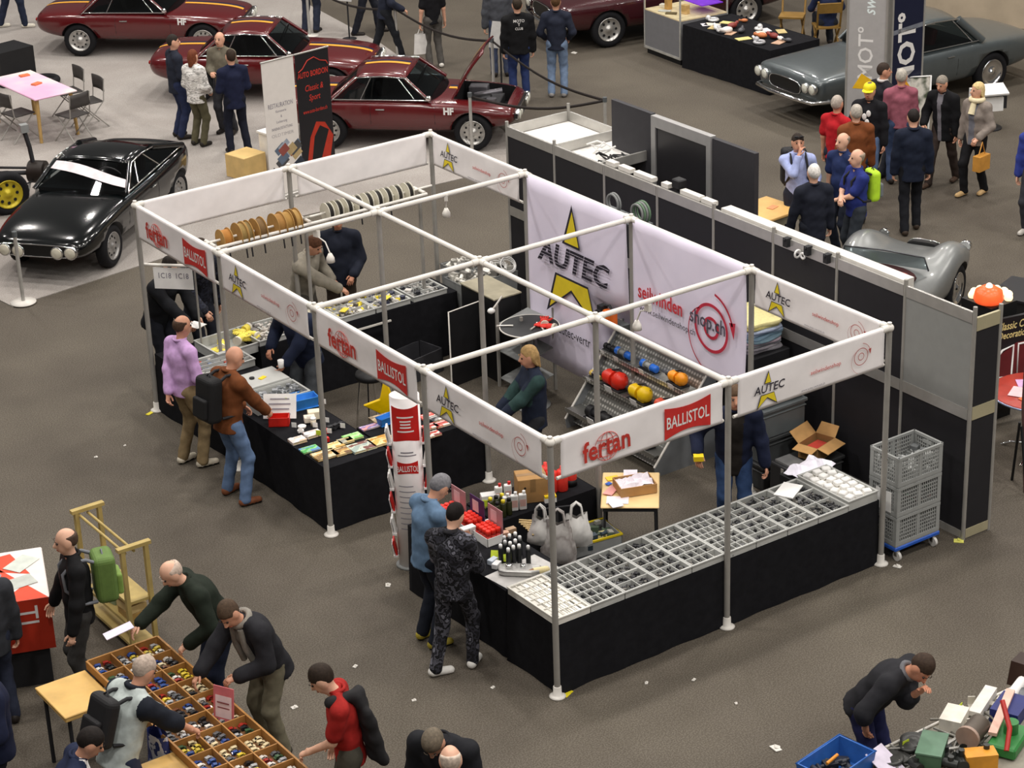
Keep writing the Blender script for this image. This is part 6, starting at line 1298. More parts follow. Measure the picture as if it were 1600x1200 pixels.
# ================================================================ people: one smooth continuous body each, clothes as close shells over it
class Field:
    """smooth union of tapered capsules and ellipsoids on a grid, turned into one surface"""
    def __init__(s, h, k=.035): s.h = h; s.k = k; s.p = []; s.clip = []
    def cap(s, a, b, ra, rb=None, lat=None, f=1.0, cp=None): s.p.append(('c', np.array(a, float), np.array(b, float), ra, ra if rb is None else rb, None if lat is None else np.array(lat, float), f, cp)); return s
    def ell(s, c, r, M): s.p.append(('e', np.array(c, float), np.array(r, float), np.array(M, float))); return s
    def cut(s, o, n): s.clip.append((np.array(o, float), np.array(n, float))); return s
    def mesh(s, wr=0.0, seed=0):
        lo = np.full(3, 9.); hi = np.full(3, -9.); bb = []
        for p in s.p:
            if p[0] == 'c':
                R_ = max(p[3], p[4])*max(1, p[6]); a = np.minimum(p[1], p[2])-R_; c = np.maximum(p[1], p[2])+R_
            else: R_ = p[2].max(); a = p[1]-R_; c = p[1]+R_
            bb.append((a, c)); lo = np.minimum(lo, a); hi = np.maximum(hi, c)
        h = s.h; m = 3*h; lo -= m; hi += m; n = np.ceil((hi-lo)/h).astype(int)+1
        F = np.full(n, 1.0); ax = [lo[i]+h*np.arange(n[i]) for i in range(3)]
        for p, (a, c) in zip(s.p, bb):
            i0 = np.maximum(0, ((a-s.k*1.2-2*h-lo)/h).astype(int)); i1 = np.minimum(n, ((c+s.k*1.2+2*h-lo)/h).astype(int)+2)
            sl = tuple(slice(i0[q], i1[q]) for q in range(3))
            P = np.stack(np.meshgrid(*[ax[q][sl[q]] for q in range(3)], indexing='ij'), -1)
            if p[0] == 'c':
                A, B, ra, rb, L, f, cp = p[1:]; d = B-A; q = P-A; dd = d@d
                t = np.clip((q@d)/dd, 0, 1) if dd > 1e-9 else np.zeros(P.shape[:3]); e = q-t[..., None]*d
                if L is not None: e = e-(e@L)[..., None]*L*(1-1/f)
                D = np.sqrt((e*e).sum(-1))-(ra+(rb-ra)*t)
                if cp is not None: D = np.maximum(D, (P-cp[0])@cp[1])
            else:
                q = (P-p[1])@p[3].T/p[2]; k0 = np.sqrt((q*q).sum(-1)); D = (k0-1)*p[2].min()
            f0 = F[sl]; k = s.k; hh = np.clip(.5+.5*(D-f0)/k, 0, 1); F[sl] = D*(1-hh)+f0*hh-k*hh*(1-hh)
        if wr or s.clip:
            P = np.stack(np.meshgrid(*ax, indexing='ij'), -1)
            if wr:
                x, y, z = P[..., 0], P[..., 1], P[..., 2]
                F = F+wr*(np.sin(38*z+9*x+seed)+.7*np.sin(27*x-31*y+17*z+2*seed)+.5*np.sin(55*z-40*x+seed*3))
            for o, nn in s.clip: F = np.maximum(F, (P-o)@nn)
        return surfnet(F, lo, h)
def surfnet(F, lo, h):
    S_ = F < 0; n = np.array(F.shape)
    off = [(i, j, k) for i in (0, 1) for j in (0, 1) for k in (0, 1)]
    def sub(A, o): return A[o[0]:n[0]-1+o[0], o[1]:n[1]-1+o[1], o[2]:n[2]-1+o[2]]
    cnt = sum(sub(S_, o).astype(np.int8) for o in off); act = (cnt > 0) & (cnt < 8); idx = np.argwhere(act)
    ids = np.full(act.shape, -1, int); ids[act] = np.arange(len(idx))
    acc = np.zeros((len(idx), 3)); num = np.zeros(len(idx)); vals = {o: F[idx[:, 0]+o[0], idx[:, 1]+o[1], idx[:, 2]+o[2]] for o in off}
    for a in off:
        for q in range(3):
            if a[q] == 0:
                b = list(a); b[q] = 1; b = tuple(b); va, vb = vals[a], vals[b]; m = (va < 0) != (vb < 0)
                t = np.where(m, va/np.where(m, va-vb, 1), 0); pt = np.tile(np.array(a, float), (len(idx), 1)); pt[:, q] += t; acc[m] += pt[m]; num[m] += 1
    V = lo+h*(idx+acc/num[:, None]); Q = []
    for q in range(3):
        u, w = (q+1) % 3, (q+2) % 3
        A = [slice(None)]*3; B = [slice(None)]*3; A[q] = slice(0, n[q]-1); B[q] = slice(1, n[q]); sa, sb = S_[tuple(A)], S_[tuple(B)]
        for inside in (True, False):
            e = np.argwhere((sa != sb) & (sa == inside)); e = e[(e[:, u] > 0) & (e[:, w] > 0) & (e[:, u] < n[u]-1) & (e[:, w] < n[w]-1)]
            def c(du, dw): z = e.copy(); z[:, u] += du; z[:, w] += dw; return ids[z[:, 0], z[:, 1], z[:, 2]]
            f = [c(-1, -1), c(0, -1), c(0, 0), c(-1, 0)]; Q.append(np.stack(f if inside else f[::-1], -1))
    return V, np.concatenate(Q)
def npmesh(name, V, Q, mats, parent, mi=None, extra=None):
    me = bpy.data.meshes.new(name); v = V; f = Q.tolist(); fm = list(mi) if mi is not None else [0]*len(f); v = V.tolist()
    if extra: o = len(v); v += extra.v; f += [tuple(i+o for i in q) for q in extra.f]; fm += extra.mi
    me.from_pydata(v, [], f)
    for m in mats: me.materials.append(m)
    me.polygons.foreach_set('material_index', fm); me.polygons.foreach_set('use_smooth', [True]*len(f)); me.update()
    o = bpy.data.objects.new(name, me); COL.objects.link(o); o.parent = parent; return o
def nrm(v): v = np.array(v, float); return v/max(1e-9, np.linalg.norm(v))
def ik(a, t, l1, l2, pole):
    d = t-a; L = np.linalg.norm(d); L2 = min(L, (l1+l2)*.998); d = d/max(L, 1e-6); t = a+d*L2
    x = (l1*l1-l2*l2+L2*L2)/(2*L2); y = math.sqrt(max(0, l1*l1-x*x)); p = np.array(pole, float); p = p-d*(p@d); p = nrm(p); return a+d*x+p*y, t
def rot(v, ax, a):
    ax = nrm(ax); v = np.array(v, float); return v*math.cos(a)+np.cross(ax, v)*math.sin(a)+ax*(ax@v)*(1-math.cos(a))
SK = ['d9a58a', 'cf987c', 'e0b095', 'c98d70']
PEOPLE = {}
def fabric(c, rough=.85): return c if not isinstance(c, str) else mat(c, rough, 0, .14, 18, bump=.15, spec=.2)
def person(key, label, pos, face, H=1.76, lean=0, side=0, bend=.35, hp=0, hy=0, rh=None, lh=None, top='2a2d38', bottom='2b2c33', shoes='2a2522', hair='4a3a2c', style='short', skin=0, sleeve=1.0, hem=.12, thick=.02, open_=None, feet=None, belly=0, drop=0, build=1.0, female=False, curl=28, collar=None, beard=None, top2=None, wr=.0022, rp=None, lp=None, band=None):
    s = H/1.76; t = thing('person', label, 'person', tuple(pos), R(face-90)); sk = mat(SK[skin], .5, 0, .05, 20, spec=.4)
    X, Y, Z = np.eye(3); L = R(lean); L2 = R(lean*(1+bend)); sd = R(side)
    U = nrm([math.sin(sd), math.sin(L), math.cos(L)]); Rt = nrm(np.cross([0, 1, 0], U)); Fw = np.cross(U, Rt)
    U2 = nrm([math.sin(sd), math.sin(L2), math.cos(L2)]); F2 = np.cross(U2, nrm(np.cross([0, 1, 0], U2))); 
    P = np.array([0, -.10*math.sin(L), .95-drop])*s; W = P+U*.13*s; C = P+U*.33*s; N = C+U2*.19*s; sw = (.185 if not female else .165)*build
    SL, SR = N-U2*.075*s-Rt*sw*s, N-U2*.075*s+Rt*sw*s
    a = R(hp)+L2*.55; uh = nrm([math.sin(sd)*.6, math.sin(a), math.cos(a)]); fh = np.cross(uh, X); fh = rot(fh, uh, R(hy)); rt = np.cross(fh, uh)
    Hc = N+uh*.165*s+fh*.02*s; M = np.stack([rt, fh, uh])
    def hd(x, y, z): return Hc+(rt*x+fh*y+uh*z)*s
    if rh == 'mouth': rh = hd(.02, .15, -.15)/s
    if lh == 'mouth': lh = hd(-.02, .16, -.10)/s
    rh = np.array(rh if rh is not None else (.25, .03, .80))*s; lh = np.array(lh if lh is not None else (-.25, .03, .80))*s
    wl = []; el = []
    for S0, T, sg, pole in ((SR, rh, 1, rp), (SL, lh, -1, lp)):
        e, w_ = ik(S0, T, .285*s, .255*s, pole if pole is not None else (sg*.55, -.7, -.35)); el.append(e); wl.append(w_)
    feet = feet or [(.11, .0, 8), (-.11, .0, -8)]; kn = []; an = []; hips = [P+Rt*.09*s-U*.03*s, P-Rt*.09*s-U*.03*s]
    for hp_, f_ in zip(hips, feet):
        k_, a_ = ik(hp_, np.array([f_[0], f_[1]-.04, .09])*s, .435*s, .43*s, (f_[0]*.3, 1, 0)); kn.append(k_); an.append(a_)
    # ---- body
    B = Field(.0145, .03)
    B.cap(P-U*.02*s, W, .105*s, .095*s, Rt, 1.35).cap(W, C, .095*s, .115*s, Rt, 1.4).cap(SL+Rt*.03, SR-Rt*.03, .05*s)
    B.cap(N-U2*.04*s, Hc-uh*.06*s, .056*s, .052*s)
    B.ell(hd(0, -.012, .02), np.array((.074, .094, .098))*s, M).ell(hd(0, .022, -.055), np.array((.056, .066, .062))*s, M)
    for S0, e, w_ in ((SR, el[0], wl[0]), (SL, el[1], wl[1])): B.cap(S0, e, .046*s, .038*s).cap(e, w_, .039*s, .027*s)
    for h_, k_, a_, f_ in zip(hips, kn, an, feet):
        B.cap(h_, k_, .08*s, .052*s).cap(k_, a_, .052*s, .036*s); y = R(-f_[2]); B.cap(a_+np.array([0, 0, -.045]), a_+np.array([math.sin(-y)*.13, math.cos(y)*.13, -.06])*s, .034*s)
    E = MB(); sg2 = []
    B.cap(hd(0, .085, .005), hd(0, .108, -.022), .010*s, .015*s)
    for q in (-1, 1): B.ell(hd(q*.076, -.005, -.005), np.array((.012, .024, .034))*s, M)
    for (S0, e, w_, sg) in ((SR, el[0], wl[0], 1), (SL, el[1], wl[1], -1)):
        d = nrm(w_-e); inn = -sg*X*.8-Z*.25+Y*.1 if d[2] < -.7 else -Z-sg*X*.35; nn = nrm(inn-d*(inn@d)); sv = np.cross(d, nn)*(1 if sg > 0 else -1)
        thumb = Y if d[2] < -.7 else -sg*X
        if sv@thumb < 0: sv = -sv
        B.cap(w_, w_+d*.085*s, .030*s, .033*s, nrm(np.cross(d, sv)), .55)
        for i in range(4):
            b0 = w_+d*.082*s+sv*(.028-.019*i)*s; dd = d; pts = [b0]
            for j, l in enumerate((.036, .026, .02)):
                dd = rot(dd, np.cross(dd, nn), R(curl*(.7+.25*j+.1*i))); b0 = b0+dd*l*(1, 1.1, 1.02, .82)[i]*s; pts.append(b0)
            E.tube(pts, [.0095*s, .009*s, .008*s, .0065*s], 6)
        b0 = w_+d*.025*s+sv*.026*s; d1 = nrm(d*.75+sv*.65+nn*.25); d2 = nrm(d*.95+sv*.15+nn*.35); E.tube([b0, b0+d1*.042*s, b0+d1*.042*s+d2*.035*s], [.012*s, .0105*s, .008*s], 6)
    for q in (-1, 1): E.ball(tuple(hd(q*.031, .078, .012)), .0105*s, 8, 6, 1); E.tube([hd(q*.016, .094, .034), hd(q*.034, .091, .039), hd(q*.05, .08, .033)], .0036*s, 5, 2)
    E.tube([hd(-.024, .085, -.062), hd(0, .092, -.06), hd(.024, .085, -.062)], .006*s, 5, 3)
    V, Q = B.mesh(); hairm = mat(hair, .75, 0, .25, 40, bump=.3, spec=.25)
    npmesh('body', V, Q, [sk, mat('2a221e', .3), hairm, mat('a8624f', .5)], t, None, E)
    # ---- hair
    if style != 'bald':
        K = Field(.0125, .02)
        K.ell(hd(0, -.018, .028), np.array((.083, .102, .106))*s, M)
        if style in ('short', 'ring', 'thin', 'crop'):
            g = nrm(fh*-.62+uh*.78); K.cut(hd(0, .02, .012) if style != 'crop' else hd(0, .0, .02), -g)
            if style == 'ring': K.cut(hd(0, 0, .062), uh).cut(hd(0, .005, 0), fh)
        elif style in ('bob', 'long'):
            K.cut(hd(0, .045, .035), nrm(fh*.75-uh*.55)); ln = .14 if style == 'bob' else .26
            K.cap(hd(-.06, -.03, -.0), hd(-.065, -.045, -ln*.8), .03*s, .028*s).cap(hd(.06, -.03, -.0), hd(.065, -.045, -ln*.8), .03*s, .028*s).cap(hd(0, -.08, 0), hd(0, -.085, -ln), .045*s, .035*s, rt, 1.4)
        V, Q = K.mesh(.0016, len(PEOPLE)); npmesh('hair', V, Q, [hairm], t)
    if beard:
        K = Field(.012, .015); K.ell(hd(0, .028, -.068), np.array((.058, .066, .054))*s, M).cut(hd(0, 0, -.052), uh).cut(hd(0, .035, 0), -fh); V, Q = K.mesh(.002); npmesh('beard', V, Q, [mat(beard, .8)], t)
    # ---- top
    th = thick; T = Field(.0155, .035); b_ = build
    T.cap(P-U*(hem+.03)*s, W, (.108+th)*s*b_, (.096+th)*s*b_, Rt, 1.28, (P-U*hem*s, -U)).cap(W, C+U*.02*s, (.098+th)*s*b_, (.110+th)*s*b_, Rt, 1.30).cap(SL+Rt*.03, SR-Rt*.03, (.048+th)*s)
    for S0 in (SL, SR): T.cap(N+U2*.015*s+(S0-N)*.25, S0, (.046+th*.6)*s, (.046+th*.8)*s)
    if belly: T.ell(W-U*.02*s+Fw*(.05+belly*.4)*s, np.array((.13, .09+belly*.3, .15))*s, np.stack([Rt, Fw, U]))
    if female: T.cap(C+Fw*.085*s-Rt*.07*s-U*.02*s, C+Fw*.085*s+Rt*.07*s-U*.02*s, .06*s)
    for S0, e, w_ in ((SR, el[0], wl[0]), (SL, el[1], wl[1])):
        if sleeve >= 1: T.cap(S0, e, (.046+th)*s, (.038+th)*s).cap(e, w_-nrm(w_-e)*.015, (.038+th)*s, (.030+th)*s)
        elif sleeve > .55: T.cap(S0, e, (.050+th)*s, (.042+th)*s).cap(e, e+(w_-e)*.3, (.043+th)*s, (.042+th)*s)
        elif sleeve > 0: T.cap(S0, S0+(e-S0)*.72, (.052+th)*s, (.055+th)*s)
    T.cut(N+U2*.042*s, U2)
    V, Q = T.mesh(wr, len(PEOPLE)*1.7)
    tm = [fabric(top), fabric(open_[1]) if open_ else fabric(top2) if top2 else fabric(top), fabric(band or top)]; c = V[Q].mean(1); q = c-C; fr = (q@Fw); la = np.abs(q@Rt); up = q@U
    mi = np.zeros(len(Q), int)
    if open_: mi[(fr > .03) & (la < open_[0]+.12*np.clip(up, 0, .3)*(1 if open_[0] else 0)) & (la < .13)] = 1
    if top2: # sleeves in a second colour
        mi[(la > .19*s*b_) | (np.minimum.reduce([np.linalg.norm(c-e, axis=1) for e in el]) < .13)] = 1
    if band: mi[(up > -.02) & (up < .07)] = 2
    X_ = MB(); cr = .060*s+.2*th
    X_.tube([N+U2*.03*s+(Rt*math.cos(k*math.pi/8)*cr*1.05+F2*math.sin(k*math.pi/8)*cr) for k in range(16)], .015*s if not collar else .024*s, 6, 1 if (collar and collar != 1) else 0, True)
    if collar and collar != 1: tm[1] = fabric(collar) if not open_ and not top2 else tm[1]
    npmesh('top', V, Q, tm, t, mi, X_)
    # ---- trousers and shoes
    K = Field(.0155, .03); K.cap(P-U*.02*s, W-U*.02*s, .113*s, .106*s, Rt, 1.34)
    for h_, k_, a_ in zip(hips, kn, an): K.cap(h_, k_, .098*s*(b_**.5), .072*s).cap(k_, a_+np.array([0, 0, -.02]), .071*s, .062*s)
    K.cut([0, 0, .035], [0, 0, -1]).cut(W, U); V, Q = K.mesh(wr*1.1, 3+len(PEOPLE)); npmesh('trousers', V, Q, [fabric(bottom)], t)
    for f_, a_ in zip(feet, an):
        y = R(-f_[2]); dr = np.array([-math.sin(y), math.cos(y), 0]); z0 = a_[2]-.09*s; o = np.array([a_[0], a_[1], z0]); K = Field(.0125, .02)
        K.cap(o+np.array([0, 0, .045])-dr*.03, o+dr*.15*s+np.array([0, 0, .03]), .046*s, .040*s).cap(o+np.array([0, 0, .05])-dr*.02, o+np.array([0, 0, .085]), .042*s, .044*s).cut([0, 0, z0+.002], [0, 0, -1]); V, Q = K.mesh()
        zc = V[Q].mean(1)[:, 2]; npmesh('shoe', V, Q, [fabric(shoes, .5), mat('d8d4cc' if shoes[0] in 'def' else '1a1816', .6)], t, (zc < z0+.022).astype(int))
    PEOPLE[key] = dict(t=t, C=C, U=U, F=Fw, R=Rt, N=N, s=s, Hc=Hc, M=M, hands=wl, hd=hd, P=P, W=W, sh=(SR, SL), U2=U2, F2=F2, th=th)
    bpy.context.view_layer.update() if False else None
    return PEOPLE[key]
def wmat(d, o, x, y, z):
    """world matrix of a frame given in the person's local coordinates"""
    t = d['t']; M0 = Matrix.Translation(t.location) @ Matrix.Rotation(t.rotation_euler.z, 4, 'Z')
    return M0 @ Matrix(((x[0], y[0], z[0], o[0]), (x[1], y[1], z[1], o[1]), (x[2], y[2], z[2], o[2]), (0, 0, 0, 1)))
def backpack(key, label, col, col2=None, w_=.28, h_=.44, d_=.16, one=False, strap='1c1c1f'):
    d = PEOPLE[key]; t = thing('backpack', label, 'backpack'); s = d['s']; o = d['C']-d['F']*(.115+d['th']+d_/2+.012)*s-d['U']*.05*s; t.matrix_world = wmat(d, o, d['R'], d['F'], d['U'])
    m = mat(col, .7, 0, .1, 14); b = MB(); b.cbox((0, 0, 0), (w_, d_, h_)); b.build('pack_body', m, t, bevel=.055, seg=4)
    b = MB(); b.cbox((0, -d_/2-.02, -h_*.16), (w_*.74, .06, h_*.45)); b.build('front_pocket', mat(col2 or col, .7, 0, .1, 14), t, bevel=.025, seg=3)
    for q in (-1, 1):
        b = MB(); x = q*.10; b.tube([(x, d_/2-.01, h_*.42), (x, d_/2+.06, h_*.50), (x, d_/2+.17, h_*.50), (x*1.05, d_/2+.275, h_*.28), (x*1.25, d_/2+.27, -.02), (x*1.6, d_/2+.12, -h_*.38), (x*1.2, d_/2, -h_*.42)], .017, 6); b.build('shoulder_strap', mat(strap, .7), t)
    b = MB(); b.tube([(-.04, 0, h_/2-.005), (0, 0, h_/2+.03), (.04, 0, h_/2-.005)], .008, 6); b.build('top_handle', mat(strap, .7), t)
def held(key, hand, label, cat, name, builder, mats, off=(0, 0, 0), rz=0, group=None):
    d = PEOPLE[key]; w_ = d['hands'][0 if hand == 'r' else 1]; M0 = wmat(d, w_+np.array(off), (1, 0, 0), (0, 1, 0), (0, 0, 1))
    b = MB(); builder(b); o = b.build(name, mats); o.matrix_world = M0 @ Matrix.Rotation(rz, 4, 'Z'); return tag(o, label, cat, group)
def G0(u, v, z=0): p = at(u, v, 0); return (p.x, p.y, z)
CZ = .013
P_ = person
# --- top left, on the carpet
P_('a1', 'person walking at the top left edge, only dark blue trousers and pale shoes in view', G0(22, 44, CZ), -20, 1.78, top='23242a', bottom='232a3c', shoes='d5cfc0', feet=[(.1, .25, 5), (-.1, -.2, -5)], hair='3a2f26')
P_('a2', 'man in dark navy jacket and blue jeans, left of the woman in the white jacket', G0(284, 216, CZ), -8, 1.70, top='262a36', bottom='28304c', hair='2a2420', hem=.16, thick=.028, rh=(.12, .22, 1.0), hy=-15)
P_('a3', 'woman with auburn hair in white and grey plaid jacket and olive trousers', G0(314, 228, CZ), 20, 1.56, top=ramp_mat('plaid', ['e4e1dc', 'a8a6a2', 'efece8', 'c9c6c0'], 7, .9, stretch=(1, 1, 3.5)), bottom='57533f', hair='6e3a24', style='long', female=True, hem=.14, thick=.04, shoes='2a2622', rh=(.14, .2, .98), lh=(-.14, .2, .98))
P_('a4', 'balding man in olive-grey jacket facing the two others, behind the man in navy suit', G0(357, 209, CZ), 215, 1.68, top='6e685a', bottom='3a3a3e', hair='5a4a3c', style='ring', rh=(.08, .25, 1.12), lh=(-.15, .2, 1.0), hem=.16, thick=.028)
P_('a5', 'man in navy suit seen from behind, hands in front', G0(374, 240, CZ), 78, 1.67, top='1b2038', bottom='1a1d2a', hair='33271e', hem=.17, thick=.026, rh=(.12, .22, 1.02), lh=(-.12, .22, 1.02), feet=[(.15, 0, 8), (-.13, .05, -8)])
P_('a6', 'person in dark jeans behind the barrier at the top edge, cut above the hips', G0(487, 50), 40, 1.78, top='30323a', bottom='2b3040')
P_('a7', 'man in navy jacket walking right beside the barrier at the top edge', G0(607, 94), -30, 1.72, lean=8, top='262a38', bottom='1f2126', shoes='2a2624', rh=(.2, .3, .98), feet=[(.1, .3, 5), (-.1, -.25, -5)], hem=.16, thick=.03)
P_('a8', 'person with dark trousers a step behind the man in navy jacket at the barrier', G0(575, 53), -30, 1.78, top='2c2d33', bottom='23252e', feet=[(.1, -.2, 5), (-.1, .25, -5)])
P_('a9', 'woman in black T-shirt and grey trousers with white shoes, carrying a white bag', G0(680, 105), 75, 1.64, top='17171a', bottom='55524e', shoes='dcd8d0', sleeve=.5, female=True, thick=.014, hair='33261e', style='bob', hem=.1)
held('a9', 'l', 'white plastic bag carried by the woman in black T-shirt', 'bag', 'carrier_bag', lambda b: b.grid([[Vector(((.11+.03*v)*math.cos(2*math.pi*i/16), .045*math.sin(2*math.pi*i/16), -.12-.36*v)) for i in range(17)] for v in (0, .3, .7, 1)], flip=True).tube([(-.05, 0, -.12), (0, 0, .0), (.05, 0, -.12)], .008), [mat('d9d6d2', .5)], (0, .02, -.06))
P_('a10', 'person in grey jacket and jeans, half hidden behind the man in the black logo jacket', G0(783, 118), 60, 1.78, top='4a4c52', bottom='3a4258', hair='3a3028', thick=.03)
d = P_('a11', 'man in black jacket with white print on the back and blue jeans', G0(813, 157), 62, 1.74, top='151517', bottom='27345c', hair='33291f', thick=.034, build=1.06, hem=.12)
for k, (z, s_, tx) in enumerate(((.13, .07, 'MOTO'), (.07, .08, 'Y'), (.0, .06, 'CLUB'))):
    o = d['C']+d['U']*z-d['F']*.158; lettering(tx, s_, Matrix([[-d['R'][i], d['U'][i], -d['F'][i], o[i]] for i in range(3)]+[[0, 0, 0, 1]]) @ Matrix.Diagonal((-1, 1, 1, 1)) @ Matrix.Diagonal((1, 1, 1, 1)), WHITE, d['t'], .9, .01, depth=.004, name='back_print')
P_('a12', 'man in navy sweater and light blue jeans seen from behind near the maroon saloon', G0(872, 150), 50, 1.72, top='252937', bottom='7285a0', hair='5a4028', skin=1, rh=(.2, .16, .98), lh=(-.2, .16, .98), thick=.024, shoes='8d8a88')
P_('a13', 'person in dark clothes at the top edge, left of the maroon saloon', G0(838, 42), 60, 1.76, top='1c1c20', bottom='1f2026')
P_('a14', 'person in dark blue sweater at the wooden chair by the top edge', G0(1292, 78), 60, 1.76, drop=.42, top='232c48', bottom='23262e', hair='4a3a2c', feet=[(.14, .42, 5), (-.14, .42, -5)], rh=(.2, .35, .66), lh=(-.2, .35, .66))
# --- right-hand group
P_('r1', 'grey-haired man in red polo shirt standing at the left of the group', G0(1303, 332), 10, 1.72, top='b8222a', bottom='262c3c', hair='b0a59a', style='thin', skin=1, sleeve=.5, thick=.016, hy=10)
P_('r2', 'man in brown leather jacket with short grey hair seen from behind', G0(1333, 348), 62, 1.72, top='7a4526', bottom='2b3040', hair='b5ada2', style='short', skin=2, thick=.03, build=1.0)
d = P_('r3', 'bald man in dark blue T-shirt with pale chest print, looking left', G0(1313, 397), 188, 1.72, top='27335a', bottom='2a2f3c', style='ring', hair='8a7a6a', skin=2, sleeve=.5, thick=.018, belly=.03, hy=-10)
P_('r4', 'bald man in royal blue polo with crossed arms, carrying the neon yellow backpack', G0(1335, 426), 162, 1.72, top='2a3578', bottom='33383f', style='ring', hair='9a8a78', skin=2, sleeve=.5, thick=.02, belly=.06, rh=(-.06, .26, 1.12), lh=(.06, .28, 1.06), rp=(.9, -.2, -.5), lp=(-.9, -.2, -.5), build=1.05)
backpack('r4', 'neon yellow-green and grey backpack on the man in the royal blue polo', 'b6e02e', '6f7378', .26, .42, .15)
P_('r5', 'man in light blue shirt with sunglasses on his head, one hand at his chin', G0(1243, 399), 240, 1.72, top='a9b4e0', bottom='2a2c38', hair='2f2620', skin=1, thick=.02, rh='mouth', rp=(.5, .1, -1), lh=(-.2, .2, 1.0), hp=-4)
backpack('r5', 'black backpack worn by the man in the light blue shirt', '1a1a1e', None, .34, .5, .2)
d = PEOPLE['r5']; b = MB()
for q in (-1, 1): b.ball(tuple(d['hd'](q*.034, .075, .098)), (.028, .012, .018), 8, 6)
b.tube([d['hd'](-.07, .07, .095), d['hd'](0, .088, .1), d['hd'](.07, .07, .095)], .006); o = b.build('sunglasses', BLACK); o.matrix_world = wmat(d, (0, 0, 0), (1, 0, 0), (0, 1, 0), (0, 0, 1)); tag(o, 'dark sunglasses pushed up on the hair of the man in light blue', 'sunglasses')
P_('r6', 'white-haired man in dark suit seen from behind, beside the beech table', G0(1268, 453), 65, 1.72, top='20232e', bottom='23262f', hair='e4e0da', skin=2, hem=.22, thick=.028, build=1.0, lh=(-.3, .1, .82))
d = P_('r7', 'man with yellow cap in black jacket and T-shirt with white print, jeans', G0(1354, 308), 210, 1.72, top='1b1b1f', bottom='5b6f90', hair='6a5a48', skin=1, thick=.03, rh=(.15, .2, 1.02), shoes='77706a', hp=6)
b = MB(); hd = d['hd']; hm = [[Vector(hd((.09*math.cos(a_)*c_), -.015+.105*math.sin(a_)*c_, .045+.085*z_)) for a_ in (2*math.pi*i/20 for i in range(21))] for c_, z_ in ((1.0, -.1), (1.02, .25), (.9, .65), (.6, .93), (.0, 1.02))]
b.grid(hm); bl = [Vector(hd(x, .075+.085*math.cos(x*16), .042-.01*abs(x)*8)) for x in (-.08, -.04, 0, .04, .08)]; b2 = [Vector(hd(x, .06, .05)) for x in (-.08, -.04, 0, .04, .08)]
b.grid([bl, b2]); b.grid([[p+Vector((0, 0, -.006)) for p in b2], [p+Vector((0, 0, -.006)) for p in bl]])
b.build('cap', [mat('e8d81f', .7)], d['t'])
b = MB(); [b.ball(tuple(d['C']+d['F']*.145+d['R']*x+d['U']*z), (.035, .01, .05), 8, 6) for x, z in ((-.03, .05), (.03, 0), (-.01, -.08), (.04, -.13))]; b.build('shirt_print', WHITE, d['t'])
P_('r8', 'dark-haired man in black sweater with folded arms leaning before the advertising panel', G0(1374, 274), -5, 1.72, top='26262c', bottom='2a2c34', hair='3a2f28', skin=1, rh=(-.08, .24, 1.14), lh=(.08, .26, 1.1), rp=(.9, -.2, -.4), lp=(-.9, -.2, -.4), hy=-30, collar='d8d4d0')
P_('r9', 'grey-haired man in dusty pink shirt seen from behind', G0(1402, 285), 55, 1.72, top='9a5a68', bottom='3c4a68', hair='b5afa4', skin=1, thick=.022, build=.98, hem=.08, hy=-20)
P_('r10', 'dark-haired man in navy hooded jacket seen from behind, nearest of the group', G0(1421, 360), 55, 1.74, top='1c2232', bottom='1a1b20', hair='221c1a', thick=.034, hem=.2, build=.99, collar=1, hp=15, shoes='3a3028', feet=[(.1, .1, 5), (-.1, -.15, -5)])
P_('r11', 'grey-haired man in black jacket with brown trousers walking left', G0(1470, 288), 195, 1.68, lean=6, top='17171a', bottom='3a302c', hair='8d857a', skin=1, open_=(.03, '77747a'), hem=.22, thick=.034, hp=12, rh=(.22, .22, .98), feet=[(.1, .25, 5), (-.1, -.25, -5)], shoes='4a3a30')
P_('r12', 'blond woman in grey-brown jacket with cream scarf, black trousers and beige boots', G0(1520, 304), 190, 1.68, top='8a8078', bottom='1a1a1d', hair='d9bf8a', style='bob', female=True, shoes='c9a878', hem=.14, thick=.03, open_=(.05, '6f7078'), collar=1, hy=-25, lh=(-.18, .2, .98), feet=[(.09, .15, 5), (-.09, -.12, -5)])
d = PEOPLE['r12']; b = MB(); b.tube([d['N']+d['U']*.03+(d['R']*math.cos(a_)*.085+d['F']*(math.sin(a_)*.085+.02)) for a_ in (2*math.pi*i/14 for i in range(14))], .038, 8, closed=True); b.tube([d['N']+d['F']*.09, d['C']+d['F']*.15+d['U']*.02], [.04, .05], 8); b.build('scarf', mat('e6d9b4', .9, 0, .1, 30, bump=.3), d['t'])
held('r12', 'l', 'tan handbag hanging beside the blond woman in the grey-brown jacket', 'bag', 'handbag', lambda b: b.cbox((0, 0, -.28), (.12, .26, .22)).tube([(0, -.08, -.17), (0, 0, .02), (0, .08, -.17)], .008), [mat('c98f3e', .5)], (-.08, .02, -.06))
P_('r13', 'person with blue and white top cut by the right edge of the photo', G0(1612, 367), 200, 1.72, top='34408c', bottom='3a3a40', hair='5a4a3c', open_=(.06, 'e4e4ec'), thick=.03, shoes='c9c4bc')
held('r13', 'l', 'bright blue bag carried by the person at the right edge', 'bag', 'shoulder_bag', lambda b: b.cbox((0, 0, -.1), (.16, .3, .4)), [mat('4fa3d9', .5)], (.1, .1, .08))
